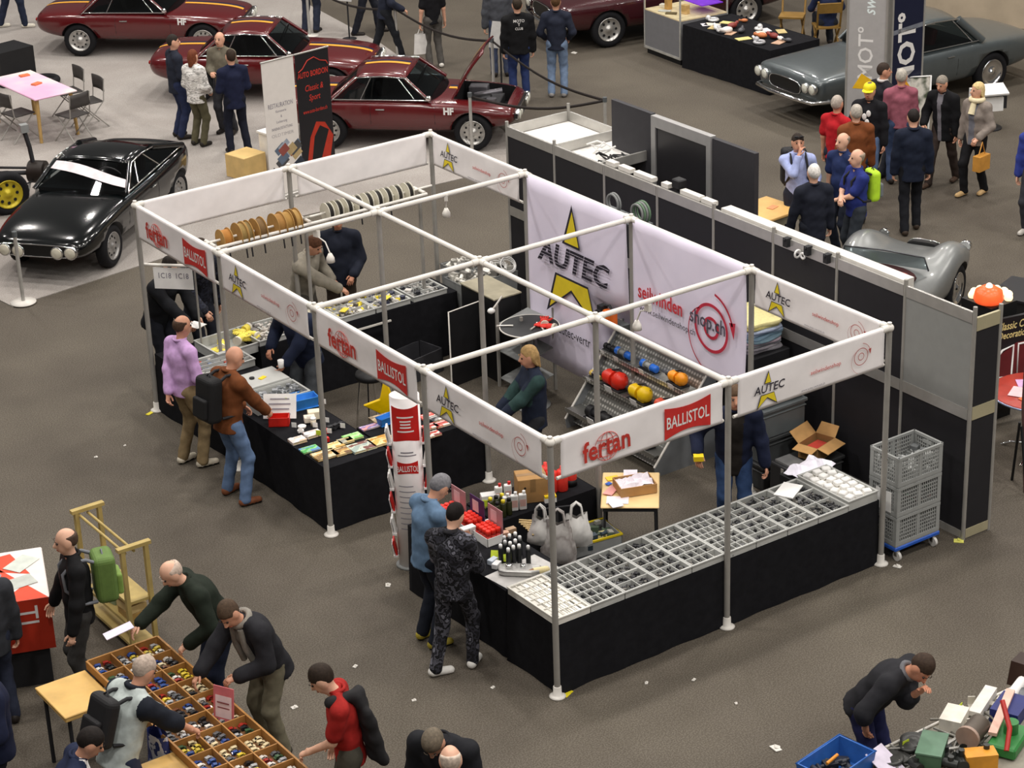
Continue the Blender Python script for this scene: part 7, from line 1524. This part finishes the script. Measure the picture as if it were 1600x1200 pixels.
# --- around the stall
P_('b1', 'person in black jacket bending over the trays, head hidden by the 1C18 sign', (.42, 8.55, 0), -70, 1.78, lean=22, top='191a1e', bottom='1d1f26', hair='2a2420', rh=(.12, .55, .98), lh=(-.12, .5, .95), thick=.034, hem=.18, build=1.08)
held('b1', 'r', 'white paper slip held over the trays by the person in the black jacket', 'paper', 'paper_slip', lambda b: b.cbox((0, .1, -.01), (.16, .2, .004)), [PAPER], (0, .05, .0))
P_('b2', 'person in dark patterned jacket beside the one in black, behind the tray of gloves', (.98, 8.62, 0), -80, 1.8, lean=12, top=ramp_mat('darkpat', ['1c1e28', '2a2d3a', '171820', '353846'], 12, .85), bottom='20222a', hair='33291f', thick=.034, hem=.2, rh=(.2, .35, .95))
P_('b3', 'man in lilac shirt and khaki trousers at the counter, one hand behind his back', (-.36, 6.42, 0), 5, 1.8, top='c9a3d4', bottom='8a7758', hair='4a382c', style='ring', skin=1, shoes='c9c0ae', thick=.022, hem=.09, build=1.04, lh=(-.02, -.2, .90), lp=(-1, -.3, -.2), rh=(.16, .22, 1.0), hp=12, feet=[(.12, .1, 12), (-.12, 0, -8)])
P_('b4', 'bald man in brown leather jacket and blue jeans with black backpack at the counter', (-.38, 5.36, 0), 8, 1.78, top='6e3f22', bottom='5f7596', style='bald', skin=1, shoes='7a4a32', thick=.03, build=1.04, lean=6, hp=22, hy=-15, rh=(.16, .38, .95), lh=(-.18, .3, .95), feet=[(.19, .02, 15), (-.17, .05, -10)])
backpack('b4', 'black backpack worn by the man in the brown leather jacket', '151517', None, .30, .50, .18)
P_('b5', 'salesman in navy fleece inside the stand behind the left counter, white cup in hand', (1.18, 6.45, 0), 205, 1.78, lean=16, top='1d2438', bottom='4a4e52', hair='6a3a2c', skin=3, thick=.036, hem=.16, build=1.06, rh=(.3, .22, 1.02), lh=(.02, .42, .88), hp=10)
held('b5', 'l', 'white cup in the hand of the navy salesman at the left counter', 'cup', 'cup', lambda b: b.lathe([(.03, 0), (.036, .09)], 12), [PAPER], (.0, .09, -.02))
P_('b6', 'man in light grey jacket reaching over the back counter', (2.22, 8.22, 0), -62, 1.76, lean=20, side=12, top='8f897c', bottom='4a4640', hair='5a3a28', skin=1, rh=(.05, .62, .97), lh=(-.3, .2, .95), thick=.036, hem=.16, build=1.06, hp=15)
P_('b7', 'man in dark navy jacket beside the man in light grey, behind the back counter', (2.78, 8.32, 0), 240, 1.78, top='1e222e', bottom='3a3028', hair='4a3c30', skin=3, rh=(.2, .16, .95), lh=(-.16, .2, .98), thick=.036, hem=.14, build=1.08)
P_('b8', 'blond saleswoman in navy jacket with green sleeve inside the stand, facing left', (2.28, 3.5, 0), 160, 1.70, top='1f2636', top2='2c4240', bottom='2a2c30', hair='a8895a', style='bob', skin=1, female=True, thick=.034, hem=.14, rh=(.1, .36, 1.0), lh=(-.1, .38, 1.02), hp=10)
P_('b9', 'salesman in navy jacket behind the sorting trays, face partly hidden by the fascia', (3.25, 1.38, 0), 235, 1.76, lean=10, top='1c2238', bottom='2f4468', hair='5a4634', skin=1, open_=(.07, '26221f'), thick=.034, hem=.2, rh=(.38, .2, 1.04), lh=(-.32, .12, .80), build=1.08, shoes='2c2a28')
held('b9', 'r', 'small yellow package in the raised hand of the salesman behind the trays', 'packet', 'packet', lambda b: b.cbox((0, .08, .0), (.1, .08, .05)), [YEL])
P_('b10', 'grey-haired man in blue sweater and dark jeans at the near counter', (-.36, 1.52, 0), -2, 1.78, lean=5, top='627c98', bottom='20242e', hair='77767a', style='short', skin=1, sleeve=.8, shoes='a5953a', thick=.026, hem=.12, hp=38, rh=(.06, .32, 1.06), lh=(-.04, .36, 1.06), build=1.03)
held('b10', 'r', 'small white device held by the man in the blue sweater', 'phone', 'phone', lambda b: b.cbox((-.02, .08, .02), (.07, .14, .012)), [PAPER], (0, .02, .02))
d = PEOPLE['b10']; w_ = d['hands'][1]; b = MB(); b.torus((0, 0, 0), .033, .009, 16, 6); o = b.build('wristwatch', PAPER); 
e_ = nrm(w_-np.array(d['sh'][1])); o.matrix_world = wmat(d, w_-np.array([0, .03, 0]), (1, 0, 0), (0, 0, -1), (0, 1, 0)); tag(o, 'pale wristwatch of the man in the blue sweater', 'watch')
CAM = ramp_mat('camo', ['17171b', '2e2e36', '0f0f12', '4a4a52', '1d1d22', '70707a'], 9, .85)
P_('b11', 'boy with black hair in dark camouflage suit and white sneakers, back to the camera', (-.44, .98, 0), 30, 1.70, top=CAM, bottom=CAM, hair='191412', skin=2, shoes='e4e2dc', thick=.03, hem=.14, hp=35, rh=(.12, .3, 1.05), lh=(-.1, .32, 1.05), feet=[(.13, .12, -5), (-.13, -.16, 45)])
# --- bottom left market
P_('l1', 'balding man in black sweater carrying the green backpack, by the orange-white display', G0(142, 1092), 165, 1.78, top='151517', bottom='3c3b3a', hair='4a3a30', style='ring', skin=2, thick=.028, rh=(.3, .2, .85), lh=(-.3, .12, .85), hp=8)
backpack('l1', 'green and grey backpack on the balding man in the black sweater', '5f7a3c', '7d9a4a', .3, .46, .2, strap='6f7278')
P_('l2', 'person in dark grey coat cut by the left edge beside the orange-white display', G0(4, 1128), 80, 1.70, top='33353a', bottom='2b3040', hair='3a3026', thick=.034, hem=.2)
P_('l3', 'bald man in dark green jacket leaning over the model-car table with a paper in hand', (-2.56, 1.62, 0), 172, 1.80, lean=26, top='20271f', bottom='1c2233', style='ring', hair='c9b5a5', skin=2, thick=.034, hem=.12, rh=(.10, .72, .98), lh=(-.2, .3, .92), hp=20, build=1.08)
held('l3', 'r', 'folded white sheet held out by the bald man in the dark green jacket', 'paper', 'paper_sheet', lambda b: b.cbox((0, .15, -.01), (.12, .26, .006), 0, 0, R(-12)), [mat('e6def0', .7)], (0, .05, 0))
P_('l4', 'man in dark quilted jacket with grey scarf bending over the model-car table', (-2.50, .80, 0), 188, 1.78, lean=24, top='26262a', bottom='6f6a58', hair='4a3a2c', skin=1, thick=.038, hem=.16, open_=(.05, '77736c'), rh=(.16, .62, .93), lh=(-.14, .38, 1.0), hp=25, hy=15, build=1.05)
d = PEOPLE['l4']; b = MB(); b.tube([d['N']+d['U2']*.02+(d['R']*math.cos(a_)*.08+d['F2']*math.sin(a_)*.08) for a_ in (2*math.pi*i/14 for i in range(14))], .03, 8, closed=True); [b.tube([d['N']+d['F2']*.08+d['R']*q*.06, d['C']+d['F']*.155+d['R']*q*.07, d['P']+d['F']*.165+d['R']*q*.09+d['U']*.1], [.03, .035, .03], 6) for q in (-1, 1)]; b.build('scarf', mat('8a857c', .9, 0, .1, 30, bump=.3), d['t'])
P_('l5', 'grey-haired man in pale quilted vest with black shoulder bag at the model-car table', (-4.10, .28, 0), 8, 1.78, lean=20, top='b4bdba', top2='1f232c', bottom='2c3148', hair='b3a294', style='short', skin=1, thick=.036, sleeve=.8, hem=.12, rh=(.2, .56, .95), lh=(-.1, .34, 1.02), hp=22, build=1.06, collar='22252c')
backpack('l5', 'black shoulder bag worn on the back of the man in the pale vest', '1b1a1c', None, .3, .42, .14)
held('l5', 'l', 'blue and white shopping bag in the hand of the man in the pale vest', 'bag', 'shopping_bag', lambda b: b.grid([[Vector(((.12+.06*v)*math.cos(2*math.pi*i/16), .06*math.sin(2*math.pi*i/16), -.10-.42*v)) for i in range(17)] for v in (0, .3, .7, 1)], flip=True).tube([(-.06, 0, -.1), (0, 0, .02), (.06, 0, -.1)], .01), [ramp_mat('bluebag', ['23306a', 'c9ccd6', '2c3c7c', '1d2450'], 5, .5)], (0, .05, -.04))
P_('l6', 'dark-haired young man in navy jacket over white shirt, bottom left foreground', (-4.84, -.31, 0), -25, 1.78, lean=14, top='1f2740', bottom='23262e', hair='1d1714', skin=1, thick=.034, open_=(.06, 'd9d6d4'), hp=25, rh=(.2, .35, 1.0))
P_('l7', 'man in navy sweater with black handbag at his hip, bottom left corner', (-4.86, 1.12, 0), 175, 1.78, top='1b2036', bottom='1d1f28', hair='4a3a30', style='crop', skin=1, thick=.036, hem=.16, build=1.15, rh=(.24, .25, 1.0), lh=(-.24, .24, 1.0))
held('l7', 'l', 'black leather handbag with silver clasp carried by the man in navy sweater', 'bag', 'handbag', lambda b: b.cbox((0, 0, -.12), (.14, .40, .3)).tube([(0, -.15, .02), (0, 0, .16), (0, .15, .02)], .012), [mat('151416', .45)], (-.02, .04, .0))
P_('l8', 'young man in red T-shirt looking down, black jacket slung over his shoulder', (-2.66, -.84, 0), 150, 1.80, lean=6, top='9c2420', bottom='4a473e', hair='2e241c', skin=2, sleeve=.5, thick=.018, hem=.12, hp=32, rh=(.24, .12, .80), lh=(-.06, .3, .98))
d = PEOPLE['l8']; K = Field(.0155, .04); K.cap(d['C']+d['U']*.14-d['F']*.15, d['P']-d['F']*.20-d['U']*.06, .055, .07, d['R'], 1.7, (d['P']-d['U']*.1, -d['U'])).cap(d['sh'][1]+d['U']*.075+d['F']*.07+d['R']*.05, d['C']-d['F']*.15+d['U']*.14, .045, .05).cap(d['C']-d['F']*.2-d['R']*.1, d['P']-d['F']*.26-d['R']*.12-d['U']*.1, .05, .045)
V, Q = K.mesh(.004, 2); o = npmesh('jacket', V, Q, [mat('1b1a1c', .85, 0, .15, 14)], None); o.matrix_world = wmat(d, (0, 0, 0), (1, 0, 0), (0, 1, 0), (0, 0, 1)); tag(o, 'black jacket slung over the shoulder of the young man in red', 'jacket')
P_('l9', 'grey-brown haired man in dark jacket with bowed head at the bottom edge', (-2.30, -1.78, 0), 215, 1.78, lean=16, top='1f2024', bottom='2a2c34', hair='6a6052', style='short', skin=1, thick=.036, hp=45, build=1.12, rh=(.12, .3, 1.0), lh=(-.12, .3, 1.0))
P_('l10', 'bald man at the bottom edge in front of the man with bowed head', (-2.67, -2.40, 0), 60, 1.74, lean=6, top='2a2c36', bottom='2a2c34', style='ring', hair='c9b8a8', skin=2, thick=.03, hp=10)
P_('m1', 'man in dark jacket with grey hood bending over the tool table, hand at his mouth', (1.10, -2.90, 0), -72, 1.76, lean=37, top='26262a', bottom='23264a', hair='3a2c22', style='short', skin=3, thick=.034, hem=.1, collar='6a6a6e', lh='mouth', rh=(.26, .08, .86), rp=(1, -.3, 0), hp=25, hy=-20, build=1.06, sleeve=.8)
# ================================================================ bottom left: model-car table, display cube, wooden stand
t = thing('market_table', 'long wooden table divided into compartments full of model cars, bottom left', 'table', (-3.32, .30, 0))
TX, TY, NR = .345, 1.62, 12
b = MB(); b.box(-TX, -TY, .74, TX, TY, .76); b.build('tabletop', mat('6f4a28', .7, 0, .15), t)
RIM = mat('a8783f', .55, 0, .15, 6)
b = MB()
for x in (-TX, TX): b.box(x-.009, -TY, .76, x+.009, TY, .84)
for y in (-TY, TY): b.box(-TX+.009, y-.009, .76, TX-.009, y+.009, .84)
b.build('edge_board', RIM, t); b = MB()
for k in range(1, NR): y = -TY+2*TY*k/NR; b.box(-TX+.009, y-.006, .76, TX-.009, y+.006, .832)
for x in (-.115, .115): b.box(x-.006, -TY+.009, .7601, x+.006, TY-.009, .834)
b.build('divider', RIM, t)
for sx_ in (-1, 1):
    for sy in (-1, 0, 1): b = MB(); b.box(sx_*.3-.025, sy*1.5-.025, 0, sx_*.3+.025, sy*1.5+.025, .74); b.build('leg', RIM, t)
SP = {}
g = random.Random(21); BODY = {'white': 'dedad2', 'silver': 'a9aaac', 'black': '1f1f22', 'red': '9c2a22', 'blue': '2c4a8c', 'yellow': 'd9bf3a', 'green': '3c5a3c', 'cream': 'd9c9a0', 'brown': '6a4028', 'grey': '5d5f63'}
def toy(col, v_):
    if (col, v_) in SP: return SP[col, v_]
    b = MB(); L_, W_ = (.078, .034) if v_ == 0 else (.07, .032); x = L_/2; pr = [(-x, .006), (x, .006), (x, .016), (x*.55, .019), (x*.2, .031), (-x*.55, .031), (-x*.85, .019), (-x, .018)] if v_ == 0 else [(-x, .006), (x, .006), (x, .018), (x*.6, .021), (x*.35, .034), (-x, .034)]
    b.prism(pr, -W_/2, W_/2, 0, M=Matrix(((1, 0, 0, 0), (0, 0, 1, 0), (0, 1, 0, 0), (0, 0, 0, 1))))
    for s_ in (-1, 1):
        b.add([(x*.15, s_*(W_/2+.0004), .0285), (-x*.5, s_*(W_/2+.0004), .0285), (-x*.62, s_*(W_/2+.0004), .020), (x*.42, s_*(W_/2+.0004), .020)], [(0, 1, 2, 3) if s_ > 0 else (3, 2, 1, 0)], 1)
        for q in (-.55, .58): b.cyl((x*q, s_*(W_/2-.004), .0085), (x*q, s_*(W_/2+.002), .0085), .0085, n=8, mi=2)
    b.add([(x*.55, -W_*.42, .0196), (x*.55, W_*.42, .0196), (x*.21, W_*.40, .0312), (x*.21, -W_*.40, .0312)], [(0, 1, 2, 3)], 1)
    o = b.build('model_car', [mat(BODY[col], .3, 0, .04, coat=.4), mat('20262a', .15), RUB]); SP[col, v_] = o; return o
rows = ['first', 'second', 'third', 'fourth', 'fifth', 'sixth', 'seventh', 'eighth', 'ninth', 'tenth', 'eleventh', 'twelfth']
n = 0
for r_ in range(NR):
    y1 = .30+TY-2*TY*r_/NR
    for c_ in range(3):
        main = g.choice(list(BODY)); x0 = -3.32-TX+.015+.23*c_; 
        for i in range(2):
            for j in range(4):
                col = main if g.random() < .4 else g.choice(['white', 'white', 'silver', 'silver', 'black', 'red', 'blue', 'yellow', 'green', 'cream', 'brown', 'grey']); v_ = g.randrange(2); src = toy(col, v_); first = 'label' not in src
                o = src if first else src.copy()
                if not first: COL.objects.link(o)
                o.location = (x0+.055+.098*i+g.uniform(-.008, .008), y1-.038-.062*j+g.uniform(-.006, .006), .7605+(.036 if g.random() < .0 else 0)); o.rotation_euler.z = g.choice((0, 0, math.pi))+g.uniform(-.25, .25)
                tag(o, col+(' saloon' if v_ == 0 else ' estate')+' model car lying in the '+rows[r_]+' row of compartments from the far end', 'model car', 'model cars in the wooden compartments'); n += 1
for k, (y, x, l) in enumerate(((1.62, -3.92, 'empty yellow-brown wooden leaf hinged to the far end of the model-car table'), (-.02, -3.90, 'yellow-brown wooden leaf in front of the man in the pale vest'))):
    b = MB(); b.box(-.24, -.31, .735, .235, .31, .755); b.box(-.235, -.305, .70, .23, .305, .735); tag(b.build('table_leaf', mat('d9b067', .5, 0, .12, 5), loc=(x, y, 0), bevel=.006), l, 'table leaf')
    for q in (-.25, .25): b = MB(); b.cyl((x-.18, y+q, 0), (x-.18, y+q, .70), .018); tag(b.build('prop_leg', DARK), 'dark prop under the '+('far' if k == 0 else 'near')+' wooden leaf of the model-car table', 'prop', 'props under the wooden leaves')
t = thing('price_sign', 'pink and white price sign standing in the model-car table', 'sign', (at(350, 1105, .90).x, at(350, 1105, .90).y, .765), R(-62)); b = MB(); b.cbox((0, 0, .16), (.20, .008, .32), 0, 0, R(-8)); b.build('sign_board', mat('cf6f74', .5), t); b = MB(); b.cbox((0, -.0065, .14), (.16, .002, .2), 0, 0, R(-8))
b.build('print_panel', mat('e9cfd0', .6), t); b = MB(); [b.cbox((0, -.009, .08+.05*k), (.12, .001, .012), 0, 0, R(-8)) for k in range(3)]; b.build('print_line', mat('8a4a4c', .6), t)
# orange-white display cube
t = thing('display_cube', 'large orange and white printed display cube with white letters at the left edge', 'display', (-3.50-.62*math.cos(R(20))+.62*math.sin(R(20)), 3.03+.62*math.sin(R(20))+.62*math.cos(R(20)), 0), R(-20))
x0, x1, y0, y1, h_ = -.62, .62, -.62, .40, .93
b = MB(); b.box(x0, y0, .40, x1, y1, h_); b.build('cube_body', mat('e6dcd8', .5, 0, .04), t, bevel=.01)
ORM = mat('d8431f', .5, 0, .05); ORD = mat('b5301a', .5, 0, .05)
xs = x1-.46
b = MB(); b.add([(xs, y0, h_+.002), (x1-.01, y0, h_+.002), (x1-.62, y1, h_+.002), (x0, y1, h_+.002), (x0, y0+.3, h_+.002)], [(0, 1, 2, 3, 4)]); b.add([(x1-.42, y0+.62, h_+.002), (x1-.14, y0+.50, h_+.002), (x1-.30, y1-.06, h_+.002), (x1-.52, y1-.12, h_+.002)], [(0, 1, 2, 3)]); b.build('orange_print', ORM, t)
b = MB(); b.add([(xs, y0-.002, .40), (x1, y0-.002, .40), (x1, y0-.002, h_), (xs, y0-.002, h_)], [(0, 1, 2, 3)]); b.build('orange_front', ORD, t)
b = MB(); b.add([(x0, y0-.002, .40), (xs, y0-.002, .40), (xs, y0-.002, h_), (x0, y0-.002, h_)], [(0, 1, 2, 3)]); b.build('green_side', mat('1f4a2a', .5), t)
lettering('UCA', .26, Matrix.Translation((x1-.42, y0+.36, h_+.003)) @ Matrix.Rotation(R(-62), 4, 'Z'), WHITE, t, .9, .004)
b = MB(); b.box(x0+.06, y0+.06, 0, x1-.06, y1-.06, .40); b.build('base', DARK, t)
lettering('TI', .26, frame_on((x1-.22, y0-.003, h_-.16), (0, 0, -1), (1, 0, 0)) , WHITE, t, .9, .004); lettering('www.pro', .10, frame_on((xs-.08, y0-.003, .66), (0, 0, -1), (1, 0, 0)), WHITE, t, .8)
for k, (x, y, c, l) in enumerate(((-3.62, 3.45, 'b9bdb5', 'grey leaflet with car picture on the orange-white display cube'), (-3.45, 3.78, 'c9cfc6', 'pale printed sheet at the far corner of the display cube'), (-3.85, 3.62, '8a94a8', 'blue-grey printed strip on the display cube'))):
    b = MB(); b.cbox((0, 0, .002), (.30, .2, .003), .5*k); tag(b.build('leaflet', mat(c, .5), loc=(x, y, .9345)), l, 'leaflet')
for k in range(5):
    b = MB(); b.cbox((0, 0, .006), (.3, .22, .012)); tag(b.build('magazine', mat('dcdbd8', .6), loc=(-3.02, 2.72+.03*k, .002+.013*k), rz=.12*k), 'white printed magazine in the pile on the floor before the display cube, '+['lowest', 'second', 'middle', 'fourth', 'topmost'][k], 'magazine', 'magazines on the floor')
# wooden frame stand
t = thing('wooden_stand', 'pale wooden frame stand behind the man with the green backpack', 'stand', (-2.62, 3.55, 0)); m = mat('b09a5e', .6, 0, .15, 6)
for x in (-.12, .12):
    for y in (-.5, .5): b = MB(); b.cbox((x*(1.0), y, .58), (.04, .05, 1.16)); b.build('post', m, t)
for y in (-.5, .5): b = MB(); b.cbox((0, y, 1.15), (.34, .06, .035)); b.build('cap_rail', m, t)
for z in (.08, .30, .55): b = MB(); b.box(-.12, -.5, z, .12, .5, z+.03); b.build('shelf_board', m, t)
for x in (-.09, .0): b = MB(); b.cyl((x, -.5, 1.10), (x, .5, 1.10), .014); b.build('rod', m, t)
for k in range(4): b = MB(); b.cbox((0, 0, .04), (.18, .26, .08), .1*k); tag(b.build('wooden_box', mat(['a8884e', 'c9b07a', '8a9a78', 'd9cdb0'][k], .6), loc=(-2.62, 3.25+.0*k+(.4 if k > 1 else 0), .331+.081*(k % 2)), bevel=.004), ['wooden box low on the shelf of the pale stand', 'pale box on top of the first wooden box', 'greenish box on the shelf of the pale stand', 'cream box topping the greenish one'][k], 'box')
# ================================================================ bottom right: table of tools and parts
t = thing('market_table', 'table heaped with old tools and machine parts at the bottom right corner', 'table', (1.55, -3.80, 0), R(0))
b = MB(); b.box(-1.55, -.55, .70, 1.6, .60, .73); b.build('tabletop', mat('8f8a7e', .7, 0, .15), t)
for x in (-1.45, 1.5):
    for y in (-.45, .52): b = MB(); b.cyl((x, y, 0), (x, y, .7), .02); b.build('leg', DARK, t)
b = MB(); b.tube([(-.6, .585, .74), (1.58, .585, .74)], .012, 6); b.build('edge_strip', PAINT, t)
o = tub((.35, -3.28, .735), .56, .36, .19, mat('2f63b0', .45), 'large blue plastic bin of black tools on the tool table', R(10))
bits('dark tools lying in the large blue bin', (.35, -3.28, .75), .40, .24, .09, 40, ['20222a', '2c2f3a', '15161a', '3a3c44'], 91, R(10), 'black_tools', (.03, .09))
b = MB(); b.cyl((-.07, 0, .0), (.07, .03, .01), .014, n=8); tag(b.build('screwdriver', mat('e8922a', .4), loc=(.37, -3.23, .86)), 'orange screwdriver handle on top of the blue bin', 'screwdriver')
TL = [('long steel bar', 's'), ('grey open-end spanner', 'w'), ('rusty pipe wrench', 'w'), ('bent steel rod', 's'), ('silver socket', 'c'), ('cast iron pulley', 'd'), ('steel chisel', 's'), ('dark valve body', 'b'), ('pale bracket', 'x'), ('grey gear wheel', 'd')]
TC = ['8f8d88', 'a8a6a0', '6f5a48', '77746c', 'b9b7b2', '4a4a48', '9a9890', '3a3c3a', 'c9c4b8', '66686a']
g = random.Random(33); place_w = ['beside the blue bin', 'at the far edge of the tool table', 'in the middle of the tool table', 'toward the right picture edge', 'at the near edge of the tool table']
for k in range(90):
    i = k % 10; nm, kd = TL[i]; q = (k*7) % 5; x = (.95, 1.75, 1.35, 2.25, 1.15)[q]+g.uniform(-.28, .36); y = (-3.42, -3.36, -3.55, -3.45, -3.72)[q]+g.uniform(-.14, .12); z = .732+.02*(k % 3); b = MB(); s_ = g.uniform(.7, 1.3)
    if kd == 's': b.tube([(-.16*s_, 0, .012), (0, .02*s_, .014), (.16*s_, 0, .012)], .011, 7)
    elif kd == 'w': b.box(-.10*s_, -.012, 0, .10*s_, .012, .014); b.torus((.12*s_, 0, .009), .024, .009, 12, 6, a0=.6, a1=5.6); b.torus((-.12*s_, 0, .009), .02, .008, 12, 6)
    elif kd == 'c': b.lathe([(.03*s_, 0), (.03*s_, .06), (.022*s_, .06), (.022*s_, .02)], 12)
    elif kd == 'd': b.lathe([(.03, .0), (.085*s_, .0), (.085*s_, .03), (.06*s_, .02), (.03, .04), (.012, .04)], 18)
    elif kd == 'b': b.cyl((-.07*s_, 0, .045), (.07*s_, 0, .045), .045*s_, n=12); b.cyl((0, 0, .04), (0, 0, .13*s_), .025, n=10)
    else: b.box(-.09*s_, -.03, 0, .09*s_, .03, .01); b.box(-.09*s_, -.03, .01, -.08*s_, .03, .08)
    tag(b.build('tool', mat(TC[i], .4, .45, .15), loc=(x, y, z), rz=g.uniform(0, 6.3)), nm+' '+place_w[q], 'tool', 'tools and parts on the tool table')
def simple(nm, label, cat, loc, rz, mats, fn):
    b = MB(); fn(b); return tag(b.build(nm, mats, loc=loc, rz=rz), label, cat)
E_ = lambda u, v, z=.74: (at(u, v, z).x, at(u, v, z).y, z)
simple('carton', 'white cardboard box lying among the tools', 'box', E_(1490, 1135, .74), .5, [mat('e3ddd0', .7)], lambda b: b.box(-.13, -.09, 0, .13, .09, .13))
simple('carton', 'long pale box leaning toward the right edge', 'box', E_(1535, 1105, .76), .45, [mat('d9d4cc', .7)], lambda b: b.box(-.22, -.05, 0, .22, .05, .08))
simple('paper_sheet', 'pinkish white sheet hanging over the near edge beside the blue bin', 'paper', E_(1385, 1192, .80), .2, [mat('dfd6e6', .7)], lambda b: b.cbox((0, 0, 0), (.22, .3, .006), 0, 0, R(30)))
t = thing('grinder', 'grey-brown bench grinder with pale round disc on the tool table', 'machine', E_(1520, 1165, .74), R(20)); b = MB(); b.cyl((-.1, 0, .14), (.12, 0, .14), .09, n=18); b.box(-.08, -.06, 0, .08, .06, .06); b.build('motor', mat('5a5148', .5, .2, .15), t); b = MB(); b.cyl((-.13, -.0, .14), (-.10, 0, .14), .10, n=20); b.build('disc', mat('a89082', .6), t)
t = thing('green_machine', 'green painted machine part at the bottom right corner', 'machine', E_(1575, 1165, .74), R(25)); b = MB(); b.box(-.2, -.12, 0, .2, .12, .10); b.cyl((.05, 0, .1), (.05, 0, .2), .06, n=14); b.build('casting', mat('2f7a3a', .45, 0, .1), t, bevel=.015); b = MB(); b.tube([(-.2, -.05, .08), (-.05, -.02, .2), (.1, .1, .34)], .022, 7); b.build('lever', mat('b02a24', .4), t)
t = thing('green_box', 'dull green tool box under the levers in the middle of the tool table', 'box', E_(1455, 1190, .74), R(35)); b = MB(); b.box(-.17, -.1, 0, .17, .1, .16); b.build('box_body', mat('4a6a50', .5, 0, .12), t, bevel=.01); b = MB(); b.box(-.175, -.105, .16, .175, .105, .175); b.build('lid', mat('5f8068', .5), t)
simple('pink_board', 'pale pink wooden slat across the tools near the right edge', 'slat', E_(1565, 1115, .86), .55, [mat('d9b0a0', .6)], lambda b: b.box(-.35, -.035, 0, .35, .035, .03))
simple('blue_crate', 'dark blue crate at the right picture edge', 'crate', E_(1578, 1118, .735), .4, [mat('20296a', .5)], lambda b: b.box(-.16, -.12, 0, .16, .12, .12))
simple('orange_box', 'orange wooden box at the bottom edge of the tool table', 'box', E_(1530, 1196, .74), -.5, [mat('d9962f', .5)], lambda b: b.box(-.13, -.07, 0, .13, .07, .13))
simple('paper_roll', 'white paper roll lying at the far right of the tool table', 'roll', E_(1590, 1080, .75), .4, [PAPER], lambda b: b.cyl((-.17, 0, .045), (.17, 0, .045), .045, n=14))
simple('leather_bag', 'brown leather bag at the right picture edge above the paper roll', 'bag', E_(1598, 1062, .735), .3, [mat('2f1c12', .5)], lambda b: b.prism([(-.14, 0), (.14, 0), (.10, .2), (-.08, .2)], -.08, .08, M=Matrix(((1, 0, 0, 0), (0, 0, 1, 0), (0, 1, 0, 0), (0, 0, 0, 1)))))
for k, (u, v) in enumerate(((1415, 1165), (1500, 1108), (1535, 1088), (1268, 1190))):
    b = MB(); b.cbox((0, 0, .025), (.07, .003, .05)); tag(b.build('price_card', CY, loc=E_(u, v, .78), rz=.3*k), ['yellow price card right of the blue bin', 'yellow price card at the far edge of the tool table, left one', 'yellow price card at the far edge of the tool table, right one', 'yellow price card on the front of the blue bin'][k], 'card')
# ---- litter on the hall floor
for k, (u, v, s_) in enumerate(((460, 1106, .03), (555, 1042, .025), (606, 915, .035), (1212, 1170, .05), (1402, 886, .04), (150, 715, .02), (195, 697, .015), (1084, 1063, .02), (1010, 1068, .02), (1150, 1100, .015), (897, 83, .05), (1498, 846, .05), (647, 1095, .02), (770, 1075, .02))):
    p = at(u, v); b = MB(); b.cbox((0, 0, .006), (s_*2, s_*1.3, .008), .5*k, 0, R(6)); b.cbox((s_*.4, 0, .012), (s_, s_, .006), .9, 0, R(20)); tag(b.build('paper_scrap', mat('d9d66a' if k == 11 else 'dcd8d0', .8), loc=(p.x, p.y, 0)), 'small scrap of paper lying on the dark hall floor', 'litter', 'paper scraps on the floor')
for k, (x, y) in enumerate(((.10, -.02), (-.10, 7.98))): b = MB(); b.cbox((0, 0, .004), (.12, .05, .005), .4); tag(b.build('tape_strip', mat('e8d82a', .5), loc=(x, y, .0)), 'strip of yellow tape on the floor at the '+('near corner pole foot' if k == 0 else 'far corner pole foot'), 'tape')
